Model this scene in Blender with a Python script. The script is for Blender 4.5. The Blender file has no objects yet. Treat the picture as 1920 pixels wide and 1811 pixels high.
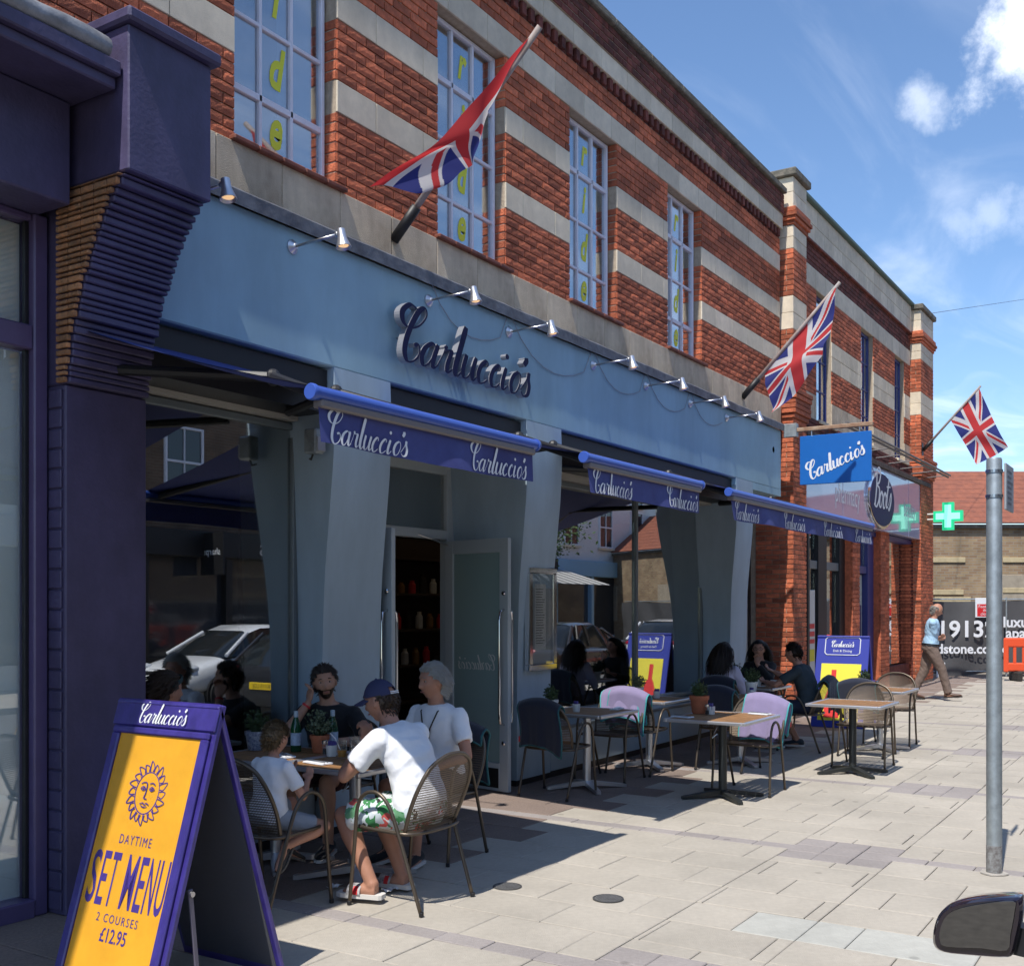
import bpy, bmesh, math, random
from mathutils import Vector, Matrix, noise as mnoise
random.seed(7)
sc = bpy.context.scene
col = sc.collection
R = math.radians
PI = math.pi

# ------------------------------------------------------------------ camera
cd = bpy.data.cameras.new('camera'); cam = bpy.data.objects.new('camera', cd); col.objects.link(cam)
cd.sensor_fit = 'HORIZONTAL'; cd.sensor_width = 36.0; cd.lens = 36.0*2050/1920
cd.shift_y = 231.5/1920; cd.clip_start = 0.05; cd.clip_end = 2000
YAW = math.atan2(1300, 2050)
cam.location = (0, -5.5, 1.72); cam.rotation_euler = (PI/2, 0, YAW-PI/2)
sc.camera = cam

# ------------------------------------------------------------------ sky and sun
SUN_EL = R(60); SUN_AZ = R(6.5)                 # light travels along +x, a little towards the shops
tr = Vector((math.cos(SUN_EL)*math.cos(SUN_AZ), math.cos(SUN_EL)*math.sin(SUN_AZ), -math.sin(SUN_EL)))
w = bpy.data.worlds.new('World'); sc.world = w; w.use_nodes = True
nt = w.node_tree; N = nt.nodes; L = nt.links
for n in list(N): N.remove(n)
def wn(t, **k):
    n = N.new(t)
    for a, b in k.items(): setattr(n, a, b)
    return n
out = wn('ShaderNodeOutputWorld'); bg = wn('ShaderNodeBackground'); bg.inputs[1].default_value = 0.145
sky = wn('ShaderNodeTexSky', sky_type='NISHITA', sun_disc=False, sun_elevation=SUN_EL,
         sun_rotation=math.atan2(-tr.x, -tr.y), altitude=0, air_density=1.0, dust_density=0.05, ozone_density=6.0)
tc = wn('ShaderNodeTexCoord')
def wmath(op, a, b=None, clamp=False):
    n = wn('ShaderNodeMath', operation=op, use_clamp=clamp)
    if op == 'MULTIPLY_ADD': n.inputs[2].default_value = -1.35
    for i, v in enumerate((a, b)):
        if v is None: continue
        if isinstance(v, (int, float)): n.inputs[i].default_value = v
        else: L.new(v, n.inputs[i])
    return n.outputs[0]
sep = wn('ShaderNodeSeparateXYZ'); L.new(tc.outputs['Generated'], sep.inputs[0])
zc = wmath('MAXIMUM', sep.outputs[2], 0.06)
comb = wn('ShaderNodeCombineXYZ')                # project the view direction on a flat cloud layer
L.new(wmath('DIVIDE', sep.outputs[0], zc), comb.inputs[0]); L.new(wmath('DIVIDE', sep.outputs[1], zc), comb.inputs[1])
def cloud_noise(scale, detail, rough, off, sx=1, sy=1, rot=0, dist=0.3):
    mp = wn('ShaderNodeMapping'); mp.inputs['Location'].default_value = off; mp.inputs['Scale'].default_value = (sx, sy, 1)
    mp.inputs['Rotation'].default_value = (0, 0, rot)
    L.new(comb.outputs[0], mp.inputs[0])
    t = wn('ShaderNodeTexNoise'); t.inputs['Scale'].default_value = scale; t.inputs['Detail'].default_value = detail
    t.inputs['Roughness'].default_value = rough; t.inputs['Distortion'].default_value = dist
    L.new(mp.outputs[0], t.inputs['Vector']); return t.outputs['Fac']
def wrange(v, a, b, c, d):
    m = wn('ShaderNodeMapRange', interpolation_type='SMOOTHSTEP'); L.new(v, m.inputs[0])
    for i, q in enumerate((a, b, c, d)): m.inputs[i+1].default_value = q
    return m.outputs[0]
def blob(dx, dy, dz, r):                        # one cumulus: noise round a direction
    d = Vector((dx, dy, dz)).normalized()
    vm = wn('ShaderNodeVectorMath', operation='DISTANCE'); L.new(tc.outputs['Generated'], vm.inputs[0]); vm.inputs[1].default_value = d
    return wmath('DIVIDE', vm.outputs['Value'], r)
fx, fy = math.cos(YAW), math.sin(YAW); rx, ry = fy, -fx
def pdir(px, py):
    u = (px-960)/2050; v = (1137-py)/2050
    return fx+u*rx, fy+u*ry, v
cum = None
tn3 = wn('ShaderNodeTexNoise'); tn3.inputs['Scale'].default_value = 17; tn3.inputs['Detail'].default_value = 8; tn3.inputs['Roughness'].default_value = 0.62
L.new(tc.outputs['Generated'], tn3.inputs['Vector'])
for px, py, r, s in ((1905, 25, 0.045, 0.95), (1915, 120, 0.040, 0.9), (1965, 80, 0.055, 1.0), (1728, 190, 0.02, 0.4), (1795, 412, 0.022, 0.22), (1860, 402, 0.026, 0.26), (1925, 398, 0.024, 0.24)):
    d = blob(*pdir(px, py), r)
    nn = wmath('SUBTRACT', wmath('MULTIPLY_ADD', tn3.outputs['Fac'], 4.6), d)
    v = wmath('MULTIPLY', wrange(nn, -0.2, 1.4, 0, 1), s)
    cum = v if cum is None else wmath('MAXIMUM', cum, v)
wisp = wmath('MULTIPLY', wrange(cloud_noise(0.75, 6, 0.55, (3.1, 1.7, 0), 1.0, 3.2, 0.5, 0.8), 0.43, 0.82, 0, 1), 0.32)
scat = wmath('MULTIPLY', wrange(cloud_noise(1.1, 8, 0.6, (7.3, 2.2, 0)), 0.62, 0.78, 0, 1), 0.7)
# the scattered clouds lie behind the viewer's half of the sky as well as here and there ahead
fac = wmath('MAXIMUM', wmath('MAXIMUM', cum, wisp), wmath('MULTIPLY', scat, wrange(sep.outputs[0], 0.25, -0.2, 0, 1)), True)
mx = wn('ShaderNodeMix', data_type='RGBA'); L.new(fac, mx.inputs['Factor']); L.new(sky.outputs[0], mx.inputs[6])
mx.inputs[7].default_value = (8.2, 8.6, 9.2, 1)
L.new(mx.outputs[2], bg.inputs[0]); L.new(bg.outputs[0], out.inputs[0])
sl = bpy.data.lights.new('sun', 'SUN'); so = bpy.data.objects.new('sun', sl); col.objects.link(so)
sl.energy = 4.2; sl.angle = R(0.53); sl.color = (1.0, 0.955, 0.88)
so.rotation_euler = tr.to_track_quat('-Z', 'Y').to_euler(); so.location = (-8, -6, 20)
vs = sc.view_settings; vs.view_transform = 'Standard'; vs.look = 'None'; vs.exposure = 0.4; vs.gamma = 1.0
vs.use_curve_mapping = False

# ------------------------------------------------------------------ materials
MATS = {}
def mat(name, c, rough=0.6, var=0.0, vscale=6.0, bump=0.0, bscale=60.0, metal=0.0, c2=None, spec=0.5, coat=0.0, trans=0.0, emit=None, dirt=0.0, sheen=0.0, rand=0.0):
    if name in MATS: return MATS[name]
    m = bpy.data.materials.new(name); m.use_nodes = True; t = m.node_tree; n = t.nodes; l = t.links
    b = n['Principled BSDF']; b.inputs['Roughness'].default_value = rough; b.inputs['Metallic'].default_value = metal
    b.inputs['Specular IOR Level'].default_value = spec; b.inputs['Coat Weight'].default_value = coat; b.inputs['Coat Roughness'].default_value = 0.08
    b.inputs['Transmission Weight'].default_value = trans; b.inputs['Sheen Weight'].default_value = sheen
    b.inputs['Base Color'].default_value = (*c, 1)
    src = None
    if var or dirt or c2:
        co = n.new('ShaderNodeTexCoord'); nz = n.new('ShaderNodeTexNoise'); nz.inputs['Scale'].default_value = vscale
        nz.inputs['Detail'].default_value = 7; nz.inputs['Roughness'].default_value = 0.62
        l.new(co.outputs['Object'], nz.inputs['Vector'])
        mr = n.new('ShaderNodeMapRange'); l.new(nz.outputs['Fac'], mr.inputs[0]); mr.inputs[1].default_value = 0.3; mr.inputs[2].default_value = 0.7
        mr.inputs[3].default_value = 0; mr.inputs[4].default_value = 1
        x = n.new('ShaderNodeMix'); x.data_type = 'RGBA'; l.new(mr.outputs[0], x.inputs['Factor'])
        k = c2 or tuple(max(0, q*(1-var)) for q in c); k1 = c if c2 else tuple(q*(1+var*0.6) for q in c)
        x.inputs[6].default_value = (*k, 1); x.inputs[7].default_value = (*k1, 1); src = x.outputs[2]
    if rand:
        if src is None:
            rg = n.new('ShaderNodeRGB'); rg.outputs[0].default_value = (*c, 1); src = rg.outputs[0]
        oi = n.new('ShaderNodeObjectInfo'); at = n.new('ShaderNodeAttribute'); at.attribute_name = 'tone'
        ad = n.new('ShaderNodeMath'); ad.operation = 'ADD'; l.new(oi.outputs['Random'], ad.inputs[0]); l.new(at.outputs['Fac'], ad.inputs[1])
        fr = n.new('ShaderNodeMath'); fr.operation = 'FRACT'; l.new(ad.outputs[0], fr.inputs[0])
        mr2 = n.new('ShaderNodeMapRange'); l.new(fr.outputs[0], mr2.inputs[0]); mr2.inputs[3].default_value = 1-rand; mr2.inputs[4].default_value = 1+rand*0.7
        vm = n.new('ShaderNodeVectorMath'); vm.operation = 'SCALE'; l.new(src, vm.inputs[0]); l.new(mr2.outputs[0], vm.inputs['Scale']); src = vm.outputs[0]
    if src is not None: l.new(src, b.inputs['Base Color'])
    if bump:
        co = n.new('ShaderNodeTexCoord'); nz = n.new('ShaderNodeTexNoise'); nz.inputs['Scale'].default_value = bscale; nz.inputs['Detail'].default_value = 5
        l.new(co.outputs['Object'], nz.inputs['Vector'])
        bp = n.new('ShaderNodeBump'); bp.inputs['Strength'].default_value = bump; bp.inputs['Distance'].default_value = 0.02
        l.new(nz.outputs['Fac'], bp.inputs['Height']); l.new(bp.outputs[0], b.inputs['Normal'])
    if emit:
        b.inputs['Emission Color'].default_value = (*emit[:3], 1); b.inputs['Emission Strength'].default_value = emit[3]
    MATS[name] = m; return m
def glass_mat(name, tint=(0.9, 0.95, 0.95), refl=0.12, rough=0.0, dens=1.0, film=None):
    """pane: clear transmission with a mirror reflection that grows towards grazing"""
    if name in MATS: return MATS[name]
    m = bpy.data.materials.new(name); m.use_nodes = True; t = m.node_tree; n = t.nodes; l = t.links
    for q in list(n): n.remove(q)
    o = n.new('ShaderNodeOutputMaterial'); tr_ = n.new('ShaderNodeBsdfTransparent'); tr_.inputs[0].default_value = (*[q*dens for q in tint], 1)
    g = n.new('ShaderNodeBsdfGlossy'); g.inputs['Roughness'].default_value = rough; g.inputs['Color'].default_value = (0.97, 0.98, 1, 1)
    lw = n.new('ShaderNodeLayerWeight'); lw.inputs[0].default_value = 0.5
    pw = n.new('ShaderNodeMath'); pw.operation = 'POWER'; l.new(lw.outputs['Facing'], pw.inputs[0]); pw.inputs[1].default_value = 3.0
    ma = n.new('ShaderNodeMath'); ma.operation = 'MULTIPLY_ADD'; l.new(pw.outputs[0], ma.inputs[0]); ma.inputs[1].default_value = 1-refl; ma.inputs[2].default_value = refl
    mx = n.new('ShaderNodeMixShader'); l.new(ma.outputs[0], mx.inputs[0]); l.new(tr_.outputs[0], mx.inputs[1]); l.new(g.outputs[0], mx.inputs[2])
    last = mx.outputs[0]
    if film:
        d = n.new('ShaderNodeBsdfDiffuse'); d.inputs[0].default_value = (*film[:3], 1)
        m2 = n.new('ShaderNodeMixShader'); m2.inputs[0].default_value = film[3]; l.new(last, m2.inputs[1]); l.new(d.outputs[0], m2.inputs[2]); last = m2.outputs[0]
    l.new(last, o.inputs[0]); MATS[name] = m; return m
def mesh_mat(name, c, pitch=0.011, hole=0.55, rough=0.45, metal=0.7):
    """perforated metal sheet: round holes punched through by alpha"""
    if name in MATS: return MATS[name]
    m = mat(name, c, rough, metal=metal); t = m.node_tree; n = t.nodes; l = t.links; b = n['Principled BSDF']
    uv = n.new('ShaderNodeUVMap'); uv.uv_map = 'uv'
    sc_ = n.new('ShaderNodeVectorMath'); sc_.operation = 'SCALE'; sc_.inputs['Scale'].default_value = 1/pitch; l.new(uv.outputs[0], sc_.inputs[0])
    fr = n.new('ShaderNodeVectorMath'); fr.operation = 'FRACTION'; l.new(sc_.outputs[0], fr.inputs[0])
    sb = n.new('ShaderNodeVectorMath'); sb.operation = 'DISTANCE'; l.new(fr.outputs[0], sb.inputs[0]); sb.inputs[1].default_value = (0.5, 0.5, 0)
    gt = n.new('ShaderNodeMath'); gt.operation = 'GREATER_THAN'; l.new(sb.outputs['Value'], gt.inputs[0]); gt.inputs[1].default_value = hole*0.72
    l.new(gt.outputs[0], b.inputs['Alpha']); return m

def weather(m, lo=.8, hi=1.06, scale=(.7, .7, .7), p0=.35, p1=.65, spots=0.0):
    """grime and wear laid over a surface in place: broad stains, streaks (small z scale), chewing-gum spots"""
    t = m.node_tree; n = t.nodes; l = t.links; b = n['Principled BSDF']; lk = b.inputs['Base Color'].links
    geo = n.new('ShaderNodeNewGeometry'); mp = n.new('ShaderNodeMapping'); mp.inputs['Scale'].default_value = scale; l.new(geo.outputs['Position'], mp.inputs[0])
    nz = n.new('ShaderNodeTexNoise'); nz.inputs['Scale'].default_value = 1.0; nz.inputs['Detail'].default_value = 9; nz.inputs['Roughness'].default_value = .66; l.new(mp.outputs[0], nz.inputs['Vector'])
    mr = n.new('ShaderNodeMapRange'); l.new(nz.outputs['Fac'], mr.inputs[0]); mr.inputs[1].default_value = p0; mr.inputs[2].default_value = p1; mr.inputs[3].default_value = lo; mr.inputs[4].default_value = hi
    f = mr.outputs[0]
    if spots:
        vo = n.new('ShaderNodeTexVoronoi'); vo.inputs['Scale'].default_value = spots; vo.inputs['Randomness'].default_value = 1.0; l.new(geo.outputs['Position'], vo.inputs['Vector'])
        m2 = n.new('ShaderNodeMapRange'); l.new(vo.outputs['Distance'], m2.inputs[0]); m2.inputs[1].default_value = .05; m2.inputs[2].default_value = .075; m2.inputs[3].default_value = .72; m2.inputs[4].default_value = 1.0
        mu = n.new('ShaderNodeMath'); mu.operation = 'MULTIPLY'; l.new(f, mu.inputs[0]); l.new(m2.outputs[0], mu.inputs[1]); f = mu.outputs[0]
    v = n.new('ShaderNodeVectorMath'); v.operation = 'SCALE'
    if lk: l.new(lk[0].from_socket, v.inputs[0])
    else: v.inputs[0].default_value = b.inputs['Base Color'].default_value[:3]
    l.new(f, v.inputs['Scale']); l.new(v.outputs[0], b.inputs['Base Color']); return m
# ------------------------------------------------------------------ mesh helpers
class MB:
    def __init__(s): s.v = []; s.f = []; s.tone = None; s.uv = None; s.mi = None
    def add(s, vs, fs):
        o = len(s.v); s.v += [tuple(q) for q in vs]; s.f += [tuple(i+o for i in f) for f in fs]; return s
    def box(s, x0, x1, y0, y1, z0, z1, M=None):
        vs = [Vector((x, y, z)) for z in (z0, z1) for y in (y0, y1) for x in (x0, x1)]
        if M is not None: vs = [M @ q for q in vs]
        return s.add(vs, [(0, 2, 3, 1), (4, 5, 7, 6), (0, 1, 5, 4), (2, 6, 7, 3), (0, 4, 6, 2), (1, 3, 7, 5)])
    def bbox(s, x0, x1, y0, y1, z0, z1, b=0.006, M=None):
        """box with chamfered edges"""
        b = min(b, (x1-x0)*0.45, (y1-y0)*0.45, (z1-z0)*0.45)
        vs = []; idx = {}
        X = (x0, x1); Y_ = (y0, y1); Z = (z0, z1)
        for i in (0, 1):
            for j in (0, 1):
                for k in (0, 1):
                    sx = 1-2*i; sy = 1-2*j; sz = 1-2*k
                    for a, d in enumerate(((0, 1, 1), (1, 0, 1), (1, 1, 0))):
                        idx[i, j, k, a] = len(vs); vs.append(Vector((X[i]+sx*b*d[0], Y_[j]+sy*b*d[1], Z[k]+sz*b*d[2])))
        fs = []
        for i in (0, 1): fs.append([idx[i, j, k, 0] for j, k in ((0, 0), (0, 1), (1, 1), (1, 0))][::(1 if i == 0 else -1)])
        for j in (0, 1): fs.append([idx[i, j, k, 1] for i, k in ((0, 0), (1, 0), (1, 1), (0, 1))][::(1 if j == 0 else -1)])
        for k in (0, 1): fs.append([idx[i, j, k, 2] for i, j in ((0, 0), (0, 1), (1, 1), (1, 0))][::(1 if k == 0 else -1)])
        for i in (0, 1):
            for j in (0, 1): fs.append([idx[i, j, 0, 0], idx[i, j, 1, 0], idx[i, j, 1, 1], idx[i, j, 0, 1]])
        for i in (0, 1):
            for k in (0, 1): fs.append([idx[i, 0, k, 0], idx[i, 1, k, 0], idx[i, 1, k, 2], idx[i, 0, k, 2]])
        for j in (0, 1):
            for k in (0, 1): fs.append([idx[0, j, k, 1], idx[1, j, k, 1], idx[1, j, k, 2], idx[0, j, k, 2]])
        for i in (0, 1):
            for j in (0, 1):
                for k in (0, 1): fs.append([idx[i, j, k, a] for a in (0, 1, 2)])
        if M is not None: vs = [M @ q for q in vs]
        return s.add(vs, fs)
    def loft(s, rings, cap=True, closed=True):
        n = len(rings[0]); o = len(s.v)
        for r in rings: s.v += [tuple(q) for q in r]
        for i in range(len(rings)-1):
            for j in range(n if closed else n-1):
                k = (j+1) % n; s.f.append((o+i*n+j, o+i*n+k, o+(i+1)*n+k, o+(i+1)*n+j))
        if cap: s.f.append(tuple(o+j for j in range(n))[::-1]); s.f.append(tuple(o+(len(rings)-1)*n+j for j in range(n)))
        return s
    def tube(s, pts, r, seg=8, cap=True):
        pts = [Vector(p) for p in pts]; rs = r if isinstance(r, (list, tuple)) else [r]*len(pts)
        rings = []; up = None
        for i, p in enumerate(pts):
            a = pts[max(0, i-1)]; b = pts[min(len(pts)-1, i+1)]; d = (b-a)
            d = d.normalized() if d.length > 1e-9 else Vector((0, 0, 1))
            if up is None: up = Vector((0, 0, 1)) if abs(d.z) < 0.9 else Vector((1, 0, 0))
            u = d.cross(up)
            if u.length < 1e-6: u = d.cross(Vector((1, 0, 0)))
            u.normalize(); v = u.cross(d).normalized(); up = v
            rings.append([p+(u*math.cos(2*PI*j/seg)+v*math.sin(2*PI*j/seg))*rs[i] for j in range(seg)])
        return s.loft(rings, cap)
    def lathe(s, prof, c=(0, 0, 0), seg=20, M=None):
        rings = [[Vector((c[0]+r*math.cos(2*PI*j/seg), c[1]+r*math.sin(2*PI*j/seg), c[2]+z)) for j in range(seg)] for r, z in prof]
        if M is not None: rings = [[M @ q for q in r] for r in rings]
        return s.loft(rings, True)
    def ell(s, c, r, M=None, nu=16, nv=12):
        c = Vector(c); rings = []
        for i in range(nv+1):
            t = PI*min(max(i/nv, 0.004), 0.996)
            ring = [Vector((r[0]*math.sin(t)*math.cos(2*PI*j/nu), r[1]*math.sin(t)*math.sin(2*PI*j/nu), -r[2]*math.cos(t))) for j in range(nu)]
            rings.append([c+(M @ q if M is not None else q) for q in ring])
        return s.loft(rings, True)
    def caps(s, a, b, ra, rb, seg=12):
        a = Vector(a); b = Vector(b); d = (b-a).normalized(); pts = []; rs = []
        for t in (1.0, 0.8, 0.45): pts.append(a-d*ra*t*0.98); rs.append(ra*math.sqrt(max(0.002, 1-t*t)))
        pts.append(a); rs.append(ra); pts.append(b); rs.append(rb)
        for t in (0.45, 0.8, 1.0): pts.append(b+d*rb*t*0.98); rs.append(rb*math.sqrt(max(0.002, 1-t*t)))
        return s.tube(pts, rs, seg)
    def poly(s, pts, thick, axis=1):
        """flat polygon (list of 3D points) given thickness along an axis vector"""
        n = len(pts); a = Vector(axis) if not isinstance(axis, int) else Vector([1 if i == axis else 0 for i in range(3)])
        o = len(s.v); s.v += [tuple(Vector(p)) for p in pts]+[tuple(Vector(p)+a*thick) for p in pts]
        s.f.append(tuple(range(o, o+n))); s.f.append(tuple(range(o+2*n-1, o+n-1, -1)))
        for i in range(n):
            k = (i+1) % n; s.f.append((o+i, o+n+i, o+n+k, o+k))
        return s
    def mesh(s, name, m=None, smooth=False):
        me = bpy.data.meshes.new(name); me.from_pydata(s.v, [], s.f); me.validate(); me.update()
        if smooth is True: me.shade_smooth()
        elif smooth:
            me.shade_smooth(); me.set_sharp_from_angle(angle=R(smooth))
        if m is not None: me.materials.append(m)
        if s.tone is not None:
            at = me.attributes.new('tone', 'FLOAT', 'FACE')
            if len(s.tone) == len(me.polygons): at.data.foreach_set('value', s.tone)
        return me
    def build(s, name, m=None, parent=None, smooth=False, loc=None, rot=None):
        bm = bmesh.new(); me = s.mesh(name, m, False)
        if s.tone is None:
            bm.from_mesh(me); bmesh.ops.recalc_face_normals(bm, faces=bm.faces); bm.to_mesh(me); bm.free()
        if smooth is True: me.shade_smooth()
        elif smooth: me.shade_smooth(); me.set_sharp_from_angle(angle=R(smooth))
        return link(name, me, parent, loc, rot)
def link(name, me, parent=None, loc=None, rot=None):
    o = bpy.data.objects.new(name, me); col.objects.link(o)
    if parent is not None: o.parent = parent
    if loc is not None: o.location = loc
    if rot is not None: o.rotation_euler = rot
    return o
def tag(o, label=None, cat=None, group=None, kind=None):
    if label: o['label'] = label
    if cat: o['category'] = cat
    if group: o['group'] = group
    if kind: o['kind'] = kind
    return o
def thing(name, label, cat, loc=(0, 0, 0), rz=0.0, group=None):
    o = bpy.data.objects.new(name, None); o.empty_display_size = 0.1; col.objects.link(o); o.location = loc; o.rotation_euler = (0, 0, rz)
    return tag(o, label, cat, group)
def copy_tree(o, parent=None):
    c = o.copy(); col.objects.link(c)
    if parent is not None: c.parent = parent
    for ch in list(o.children): copy_tree(ch, c)
    return c
def catmull(pts, n=6, closed=False):
    P = [Vector(p) for p in pts]; out_ = []; m = len(P)
    for i in range(m if closed else m-1):
        p0 = P[(i-1) % m] if closed or i > 0 else P[0]*2-P[1]; p1 = P[i]; p2 = P[(i+1) % m]; p3 = P[(i+2) % m] if closed or i+2 < m else P[-1]*2-P[-2]
        for k in range(n):
            t = k/n; out_.append(0.5*((2*p1)+(p2-p0)*t+(2*p0-5*p1+4*p2-p3)*t*t+(3*p1-p0-3*p2+p3)*t*t*t))
    if not closed: out_.append(P[-1])
    return out_
# plane frames: text and emblems are drawn in (u, v) and mapped to 3D by origin + u*U + v*V, raised along W
def text_mesh(body, size=1.0, align='CENTER', extrude=0.0, offset=0.0, shear=0.0, space=1.0):
    cu = bpy.data.curves.new('t', 'FONT'); cu.body = body; cu.size = size; cu.align_x = align; cu.extrude = extrude; cu.offset = offset; cu.shear = shear
    cu.space_character = space; cu.resolution_u = 3
    ob = bpy.data.objects.new('t', cu); me = bpy.data.meshes.new_from_object(ob); bpy.data.objects.remove(ob); bpy.data.curves.remove(cu)
    return me
def frame(O, U, V, su=1.0, sv=1.0):
    U = Vector(U).normalized(); V = Vector(V).normalized(); W = U.cross(V)
    return Matrix(((U.x*su, V.x*sv, W.x, O[0]), (U.y*su, V.y*sv, W.y, O[1]), (U.z*su, V.z*sv, W.z, O[2]), (0, 0, 0, 1)))
def put_text(name, body, m, parent, O, U, V, size, su=1.0, **k):
    me = text_mesh(body, size, **k); me.name = name; me.transform(frame(O, U, V, su)); me.materials.clear(); me.materials.append(m)
    o = link(name, me, parent); return o

# the restaurant's script lettering, drawn as pen strokes
def _script():
    st = []
    def S(ox, pts, n=5, w=1.0): st.append(([(ox+x, y) for x, y in pts], w))
    S(0, [(.62, 2.12), (.25, 2.2), (-.06, 1.85), (.06, 1.45), (.42, 1.3), (.85, 1.5), (1.12, 1.95), (1.0, 2.25), (.74, 2.1), (.52, 1.6), (.36, .95), (.36, .35), (.58, 0.0), (.9, .1), (1.08, .42), (.98, .75), (.76, .68)], w=1.1)
    x = 1.12
    S(x, [(.78, .82), (.55, 1.0), (.22, .75), (.1, .35), (.24, .02), (.48, .15), (.72, .62), (.82, .98)])
    S(x, [(.82, 1.0), (.7, .35), (.76, .03), (.98, .22)]); x += .95
    S(x, [(0, .22), (.2, .72), (.27, 1.12)], w=.7); S(x, [(.25, 1.08), (.36, .92), (.6, .95), (.58, .7), (.5, .3), (.58, .02), (.8, .22)]); x += .75
    S(x, [(.42, 2.12), (.3, 1.2), (.2, .5), (.22, .12), (.36, .01), (.58, .24)], w=1.25); x += .55
    S(x, [(.15, 1.0), (.07, .4), (.17, .04), (.4, .12), (.62, .6), (.7, .98)]); S(x, [(.7, 1.0), (.6, .35), (.7, .02), (.92, .24)]); x += .86
    for _ in (0, 1):
        S(x, [(.55, .78), (.56, .93), (.42, 1.0), (.18, .74), (.09, .35), (.24, .02), (.46, .06), (.66, .24)]); x += .76
    S(x, [(.15, 1.0), (.06, .35), (.16, .02), (.4, .26)]); DOT = (x+.14, 1.52); x += .5
    S(x, [(.45, 1.0), (.2, .8), (.09, .4), (.24, .02), (.5, .12), (.65, .55), (.6, .9), (.43, 1.0)]); x += .6
    S(x, [(.2, 1.75), (.24, 1.6), (.13, 1.4)], w=1.3); x += .12
    S(x, [(.0, .25), (.3, .75), (.4, 1.12), (.42, .85), (.55, .5), (.5, .12), (.25, .02), (.06, .2)])
    return st, DOT, x+.6
def script_mb(depth=0.0, shear=0.22, wmin=.055, wmax=.2, seg=5, eps=2e-5):
    st, dot, W = _script(); mb = MB()
    for pts, wk in st:
        c = catmull([(p[0]+p[1]*shear, p[1], 0) for p in pts], seg); n = len(c); lft = []; rgt = []
        for i, p in enumerate(c):
            d = (c[min(n-1, i+1)]-c[max(0, i-1)]).normalized(); ax = Vector((shear, 1, 0)).normalized()
            dn = max(0.0, -d.dot(ax)); wd = (wmin+(wmax-wmin)*dn**1.3)*wk
            if i == 0 or i == n-1: wd *= 0.75
            q = Vector((-d.y, d.x, 0))*wd*0.5
            # broad horizontal nib: keep thick stems wide in x
            lft.append(p+q); rgt.append(p-q)
        o = len(mb.v)
        for i in range(n):
            zz = depth+eps*(len(mb.v)/4)      # each pen step a hair above the last, so crossings never share a plane
            mb.v += [(lft[i].x, lft[i].y, zz), (rgt[i].x, rgt[i].y, zz), (lft[i].x, lft[i].y, 0), (rgt[i].x, rgt[i].y, 0)]
        for i in range(n-1):
            a = o+4*i; b = a+4; mb.f.append((a, a+1, b+1, b))
            if depth: mb.f += [(a, b, b+2, a+2), (a+1, a+3, b+3, b+1)]
        if depth: mb.f += [(o, o+2, o+3, o+1), (o+4*n-4, o+4*n-3, o+4*n-1, o+4*n-2)]
    k = 10; dx, dy = dot[0]+dot[1]*shear, dot[1]; o = len(mb.v)
    for z in ((depth, 0) if depth else (0,)): mb.v += [(dx+.12*math.cos(2*PI*j/k), dy+.12*math.sin(2*PI*j/k), z) for j in range(k)]
    mb.f.append(tuple(range(o, o+k)))
    if depth:
        for j in range(k): mb.f.append((o+j, o+k+j, o+k+(j+1) % k, o+(j+1) % k))
    return mb, W+.35
def put_script(name, m, parent, O, U, V, width, depth=0.0, sv=1.0, m2=None, **k):
    """script wordmark centred on O, width metres wide along U"""
    mb, W = script_mb(depth=depth, **k); me = mb.mesh(name, m); s = width/W
    if m2 is not None:
        me.materials.append(m2)
        for p in me.polygons:
            if abs(p.normal.z) < 0.5: p.material_index = 1
    F = frame(O, U, V, s, s*sv); Wv = F.col[2].xyz
    me.transform(Matrix.Translation((-W/2, -1.0, 0)))
    me.transform(F); return link(name, me, parent)
# ------------------------------------------------------------------ palette
M_brick = mat('red_brick', (0.56, 0.15, 0.068), 0.85, var=0.40, vscale=18, bump=0.5, bscale=90, rand=0.42)
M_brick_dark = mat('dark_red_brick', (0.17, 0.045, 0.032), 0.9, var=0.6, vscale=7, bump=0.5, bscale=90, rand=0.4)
M_mortar = mat('mortar', (0.42, 0.34, 0.25), 0.95, var=0.2, vscale=20, bump=0.3)
M_stone = mat('cast_stone', (0.76, 0.655, 0.50), 0.9, var=0.12, vscale=9, bump=0.35, bscale=140, rand=0.12)
M_stone_dirty = mat('stained_sill_stone', (0.74, 0.62, 0.46), 0.92, c2=(0.46, 0.36, 0.26), vscale=3.2, bump=0.4, bscale=120, rand=0.12)
M_coping = mat('lichened_coping', (0.22, 0.19, 0.15), 0.95, c2=(0.08, 0.08, 0.065), vscale=8, bump=0.6)
M_blue = mat('pale_blue_render', (0.31, 0.475, 0.56), 0.62, var=0.07, vscale=1.6, bump=0.12, bscale=220)
M_blue2 = mat('blue_grey_paint', (0.34, 0.44, 0.52), 0.5, var=0.08, vscale=3)
M_frame_grey = mat('grey_aluminium_frame', (0.17, 0.20, 0.215), 0.42, metal=0.25)
M_white_frame = mat('lilac_white_frame', (0.74, 0.73, 0.80), 0.45, var=0.08, vscale=5)
M_lead = mat('weathered_lead', (0.21, 0.215, 0.235), 0.6, c2=(0.09, 0.09, 0.10), vscale=6, metal=0.3, bump=0.35, bscale=14)
M_black = mat('black_metal', (0.012, 0.012, 0.014), 0.5)
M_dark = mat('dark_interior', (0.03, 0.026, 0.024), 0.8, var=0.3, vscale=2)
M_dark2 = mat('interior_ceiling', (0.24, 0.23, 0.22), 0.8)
M_steel = mat('brushed_steel', (0.55, 0.55, 0.56), 0.28, metal=1.0, var=0.1, vscale=20)
M_chrome = mat('polished_steel', (0.75, 0.75, 0.76), 0.08, metal=1.0)
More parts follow.
